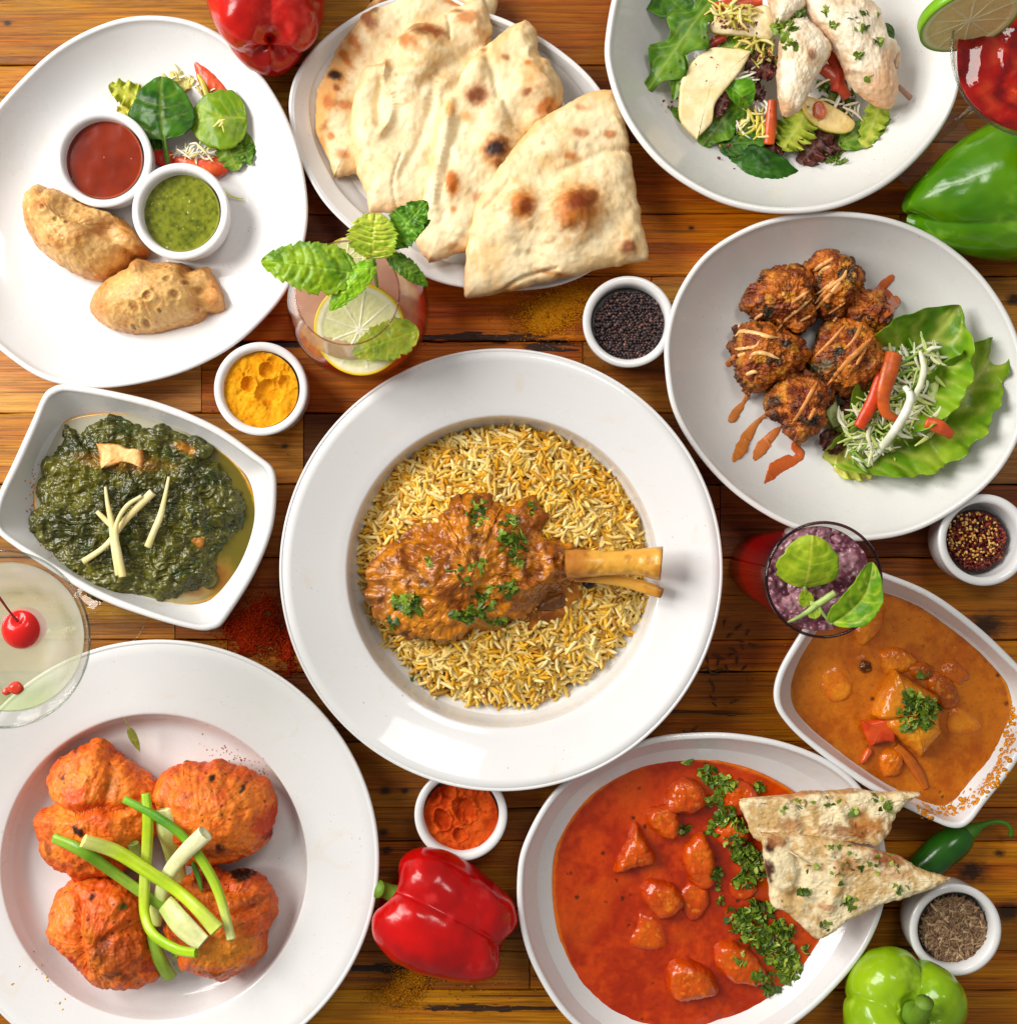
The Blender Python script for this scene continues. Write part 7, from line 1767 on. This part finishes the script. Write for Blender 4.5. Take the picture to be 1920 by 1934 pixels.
rod('stem', [(1543, 1142, 424), (1515, 1162, 424), (1484, 1177, 424)], [5, 3.6, 1.5], (170, 196, 110), 'thin basil root end lying on the ice', 'basil stem', flat=.9, parent=bsprig)
rod('stem', [(1543, 1142, 424), (1556, 1162, 424), (1571, 1178, 424)], [3, 2.6, 2.6], (160, 190, 90), 'short basil stalk towards the leaning leaf', 'basil stem', flat=.9, parent=bsprig)

# martini glasses
def martini(cpx, rr, foot_r, label, zr=460):
    c = W(cpx[0], cpx[1], zr); R = rr * (H - zr) / H
    g = thing('cocktail_glass', (c[0], c[1], 0), label, 'glass', 'two stemmed cocktail glasses')
    zb = zr - 170
    prof = [(2, 0), (foot_r - 2, 0), (foot_r, 2), (foot_r - 3, 4.5), (foot_r * .5, 9), (14, 18), (7, 36), (6, 90), (6.5, 200), (9, zb - 20), (20, zb - 4), (R * .42, zb + 46), (R * .75, zb + 108), (R, zr), (R - 1.5, zr + 1), (R - 3, zr), (R * .75 - 3.5, zb + 110), (R * .42 - 4, zb + 50), (14, zb + 6), (2, zb + 2)]
    shell(smooth_prof(prof, 260), c, 'glass_body', g, seg=140)
    V, F = tube([(c[0] + (R - 1) * math.cos(t), c[1] + (R - 1) * math.sin(t), zr) for t in np.linspace(0, 2 * math.pi, 60)], 1.9, 8, 180)
    mk('rim', V, F, glass_mat('bright_rim_glass', (.72, .76, .72), 2.2), g, reg=False)
    return g, c, R, zb
def cone_liquid(c, R, zb, zl, zr, mat, colf, name, label, topd=None):
    k = (zl - zb) / (zr - zb)
    prof = [(2, zb + 4), (12, zb + 8), (R * .42 - 5, zb + 50), (R * .75 - 5, zb + 108), (R * (.75 + .25 * (zl - zb - 108) / (zr - zb - 108)) - 4.5, zl)]
    P = smooth_prof(prof, 40); re = P[-1][0]
    P = np.vstack([P, [(re * q, zl) for q in (.99, .9, .8, .7, .6, .5, .4, .3, .2, .1, .01)]])
    V, F = revolve(P, c[0], c[1], 140)
    V[:, 2] += np.where(V[:, 2] > zl - .5, topd(V) if topd else 0, 0)
    F = F[:, ::-1] if vnormals(V, F)[0, 2] > 0 else F
    return mk(name, V, F, mat, cols=colf(V), label=label, cat='drink')
g3, c3_, R3, zb3 = martini((1962, 95), 167, 80, 'stemmed cocktail glass of red drink with a lime slice, at the top right corner')
REDM = vcm('red_cocktail', rough=.05, spec=.6, trans=.5, bump=1.5, bscale=40, var=.25, vscale=34, detail=3)
def redc(V):
    d = np.hypot(V[:, 0] - c3_[0] - 30, V[:, 1] - c3_[1] + 20)
    k = np.sin(d / 7 + 5 * fbm(V * [1, 1, .2], 55, 3, 5)) * .6 + fbm(V * [1, 1, .2], 26, 3, 9)
    C = mix(lin((140, 4, 4)), lin((214, 22, 10)), sm(-.7, .2, k))
    return mix(C, lin((250, 84, 36)), .8 * sm(.35, .8, k))
cone_liquid(c3_, R3, zb3, 436, 460, REDM, redc, 'red_cocktail', 'clear red cocktail in the stemmed glass at the top right', lambda V: 2.2 * np.sin(np.hypot(V[:, 0] - c3_[0], V[:, 1] - c3_[1]) / 6 + 3 * fbm(V, 60, 2, 5)))
citrus('lime_slice', (1829, 30, 478), 72, (.12, -.95, .24), 17, ((120, 176, 24), (240, 240, 180), (246, 226, 150), (252, 246, 206)), 'lime slice wedged on the rim of the red cocktail glass', seg=10)
g4, c4_, R4, zb4 = martini((3, 1207), 168, 72, 'stemmed cocktail glass of pale drink with a cherry, at the left edge')
PALE = glass_mat('pale_cocktail', (.92, .95, .84), 2.0)
nt_ = PALE.node_tree; old_ = nt_.nodes['Mix Shader']
df_ = nt_.nodes.new('ShaderNodeBsdfDiffuse'); at_ = nt_.nodes.new('ShaderNodeAttribute'); at_.attribute_name = 'Col'
nt_.links.new(at_.outputs['Color'], df_.inputs['Color'])
m2_ = nt_.nodes.new('ShaderNodeMixShader'); m2_.inputs[0].default_value = .30
tr_ = [n for n in nt_.nodes if n.type == 'BSDF_TRANSPARENT'][0]
nt_.links.new(tr_.outputs[0], m2_.inputs[1]); nt_.links.new(df_.outputs[0], m2_.inputs[2]); nt_.links.new(m2_.outputs[0], old_.inputs[1])
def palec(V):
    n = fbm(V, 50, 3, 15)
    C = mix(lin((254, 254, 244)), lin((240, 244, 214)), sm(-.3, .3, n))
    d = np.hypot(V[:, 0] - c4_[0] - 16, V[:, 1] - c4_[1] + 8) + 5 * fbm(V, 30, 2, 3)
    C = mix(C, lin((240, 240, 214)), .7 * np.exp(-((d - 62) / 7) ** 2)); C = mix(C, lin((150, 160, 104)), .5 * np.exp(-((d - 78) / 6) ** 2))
    C = mix(C, lin((250, 250, 236)), .7 * np.exp(-((d - 92) / 3) ** 2)); C = mix(C, lin((96, 110, 84)), .75 * sm(104, 126, d) * sm(.2, -.3, (V[:, 1] - c4_[1] - .4 * (c4_[0] - V[:, 0])) / 120 + .3 * n))  # refracted rings and highlights of the drink put into its colour
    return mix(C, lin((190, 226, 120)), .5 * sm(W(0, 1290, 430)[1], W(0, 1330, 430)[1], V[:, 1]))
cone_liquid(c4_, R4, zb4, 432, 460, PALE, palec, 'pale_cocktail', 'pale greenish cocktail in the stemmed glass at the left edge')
chy = thing('cherry', W(46, 1187, 420), 'bright red cocktail cherry with its stem in the pale drink', 'cherry')
V, F = ico(4); V = V * [33, 33, 31] + W(46, 1187, 418); V[:, 2] -= 9 * np.exp(-(((V[:, 0] - W(30, 1170, 450)[0]) ** 2 + (V[:, 1] - W(30, 1170, 450)[1]) ** 2) / 60)) * (V[:, 2] > 424)
mk('flesh', V, F, PEPPER, chy, cols=lin((214, 30, 26)))
V, F = tube([W(34, 1174, 445), W(18, 1155, 456), W(-6, 1122, 474)], [2.2, 1.8, 2.2], 8, 20)
mk('stalk', V, F, STEM, chy, cols=lin((150, 40, 40)))
for i, (x, y, r, cl) in enumerate([(30, 1300, 12, (206, 60, 40)), (12, 1306, 7, (196, 70, 50))]):
    V, F = ico(3); V = V * [r, r * .8, r * .5] * (1 + .2 * fbm(V * 10, 6, 2, i))[:, None] + W(x, y, 432)
    mk('cherry_piece', V, F, PEPPER, cols=lin(cl), label=['larger red fruit bit floating below the cherry', 'smaller red fruit bit floating below the cherry'][i], cat='fruit')

# ------------------------------------------------------------------ spills on the table
DUST = vcm('loose_powder', rough=.95, spec=.1, var=.2, vscale=4)
def spill(name, blobs, cols, label, seed, n, size=(.7, 2.2)):
    rg = np.random.default_rng(seed); P = []
    while len(P) < n:
        b_ = blobs[rg.integers(0, len(blobs))]
        x, y = rg.normal(0, b_[2]), rg.normal(0, b_[3])
        c, s = math.cos(math.radians(b_[4])), math.sin(math.radians(b_[4]))
        x, y = b_[0] + x * c - y * s, b_[1] + x * s + y * c
        if fbm(np.array([[x, y]]), 16, 3, seed)[0] > -.12 + rg.normal(0, .25): P.append((x, y))
    P = np.array(P)
    d = np.zeros(n)
    for b_ in blobs: d = np.maximum(d, np.exp(-((P[:, 0] - b_[0]) ** 2 / (2 * b_[2] ** 2) + (P[:, 1] - b_[1]) ** 2 / (2 * b_[3] ** 2))))
    PP = np.array([W(x, y, .4 + 2.5 * q * rg.uniform()) for (x, y), q in zip(P, d)])
    tv = np.array([(1, 1, 1), (-1, -1, 1), (-1, 1, -1), (1, -1, -1)]) * .6; tf = np.array([[0, 1, 3], [0, 2, 1], [0, 3, 2], [1, 2, 3]])
    V, F, C = scatter((tv, tf), PP, rots(rg, n, 1.0), rg.uniform(size[0], size[1], n) * (.6 + .6 * d), lin(cols)[rg.integers(0, len(cols), n)])
    return mk(name, V, F, DUST, cols=C, smooth=False, kind='stuff', label=label, cat='spilled spice')
spill('spilled_turmeric', [(1045, 582, 26, 16, -30), (1025, 608, 16, 10, 0), (1090, 560, 22, 14, 0), (1040, 590, 44, 26, 0)], [(236, 160, 18), (214, 128, 10), (240, 176, 40)], 'turmeric powder spilled on the table below the naan plate', 1, 8000, size=(1.0, 2.8))
spill('spilled_paprika', [(490, 1160, 22, 26, 30), (460, 1185, 24, 16, 0), (470, 1215, 18, 18, 0), (545, 1235, 10, 22, 0), (505, 1190, 36, 26, 0)], [(176, 44, 8), (140, 26, 6), (200, 66, 14)], 'dark red paprika spilled on the table below the spinach curry bowl', 2, 8500, size=(1.0, 2.6))
spill('spilled_turmeric', [(765, 1862, 20, 24, 20), (745, 1880, 26, 12, 0), (785, 1850, 20, 12, 0)], [(196, 126, 20), (170, 98, 14), (206, 146, 30)], 'turmeric powder spilled on the table below the red bell pepper', 3, 4200)
spill('spilled_crumbs', [(700, 700, 500, 200, 0), (1300, 1300, 300, 200, 0), (850, 1850, 120, 40, 0), (480, 1230, 60, 20, 0)], [(196, 120, 50), (120, 50, 20), (210, 160, 80)], 'tiny spice crumbs strewn over the bare boards', 4, 900, size=(.8, 2.0))
rg = np.random.default_rng(12)
tv, tf = grain_tmpl(6, 6, .04)
spots_c = [(1395, 1185), (1378, 1200), (1412, 1195), (1402, 1222), (1352, 1238), (1362, 1245), (1380, 1238), (1356, 1252), (1392, 1248), (1405, 1262), (1340, 1268), (1350, 1272), (1358, 1266), (1344, 1290), (1348, 1302), (1346, 1318), (1349, 1330), (1386, 1325), (1381, 1350), (1330, 1262), (1368, 1176), (1338, 1180), (1420, 1218), (1372, 1262), (1336, 1246), (1296, 1382), (1312, 1376), (1282, 1390), (1385, 1228), (1400, 1212)]
base_o = None
for (x, y) in spots_c:
    p = W(x, y, 1.6)
    if base_o is None:
        base_o = mk('cumin_seed', tv * [8.5, 2.0, 1.8] + p, tf, CUMIN, cols=lin((96, 66, 44)), label='loose brown cumin seed lying on the boards right of the central plate', cat='seed', group='cumin seeds strewn right of the central plate')
        o_ = base_o
    else:
        o_ = base_o.copy(); COL.objects.link(o_); o_.location = Vector(p - [0, 0, 1.6]) * S
    o_.rotation_euler = (0, 0, rg.uniform(0, 3.1)); o_.scale = (rg.uniform(.8, 1.15),) * 3
# curry residue on the bowl walls
def residue(name, pts, col, n, tree, label, seed, spread=6, size=(1.5, 6)):
    rg = np.random.default_rng(seed); Q = spline(pts, 200, closed=False); PP, NN = [], []
    for _ in range(n):
        q = Q[rg.integers(0, 200)] + rg.normal(0, spread, 2)
        p, nr = hit(tree, q[0], q[1], 60); PP.append(p + np.array(nr) * .5); NN.append(tuple(nr))
    t = ico(1); V, F, C = scatter(t, np.array(PP), rots(rg, n, .05, NN), np.column_stack([rg.uniform(*size, n), rg.uniform(*size, n), np.full(n, .7)]), np.tile(lin(col), (n, 1)) * rg.uniform(.8, 1.2, (n, 1)))
    return mk(name, V, F, CURRY, cols=C, kind='stuff', label=label, cat='curry splashes')
tb = bvh(plate_i)
residue('curry_splashes', [(1905, 1330), (1908, 1380), (1895, 1430), (1868, 1478), (1830, 1512), (1785, 1532), (1735, 1532)], (224, 150, 40), 320, tb, 'dried yellow-orange curry splashes along the wall of the orange curry bowl', 5, spread=7, size=(1.2, 5.5))
residue('curry_splashes', [(70, 880), (62, 920), (66, 980), (82, 1030), (110, 1062)], (196, 130, 24), 70, bvh(plate_e), 'small curry flecks on the left wall of the spinach curry bowl', 6, spread=7, size=(.8, 2.2))
residue('spice_specks', [(400, 1410), (440, 1425), (480, 1450), (500, 1470)], (160, 60, 20), 60, bvh(plate_g), 'red spice specks on the plate behind the tandoori chicken', 7, spread=12, size=(.6, 1.8))
residue('oil_specks', [(30, 1850), (70, 1830), (110, 1870), (120, 1900)], (226, 190, 130), 12, bvh(plate_g), 'yellowish drops on the lower left rim of the tandoori plate', 8, spread=14, size=(1, 3))
leaf('herb_leaf', (234, 1354, 92), (264, 1420, 60), 8, 'single thin dried herb leaf on the rim of the tandoori plate well', dark=(120, 140, 80), light=(150, 166, 110), vein=(170, 180, 130), seed=90, stem=.3, stemw=.12)
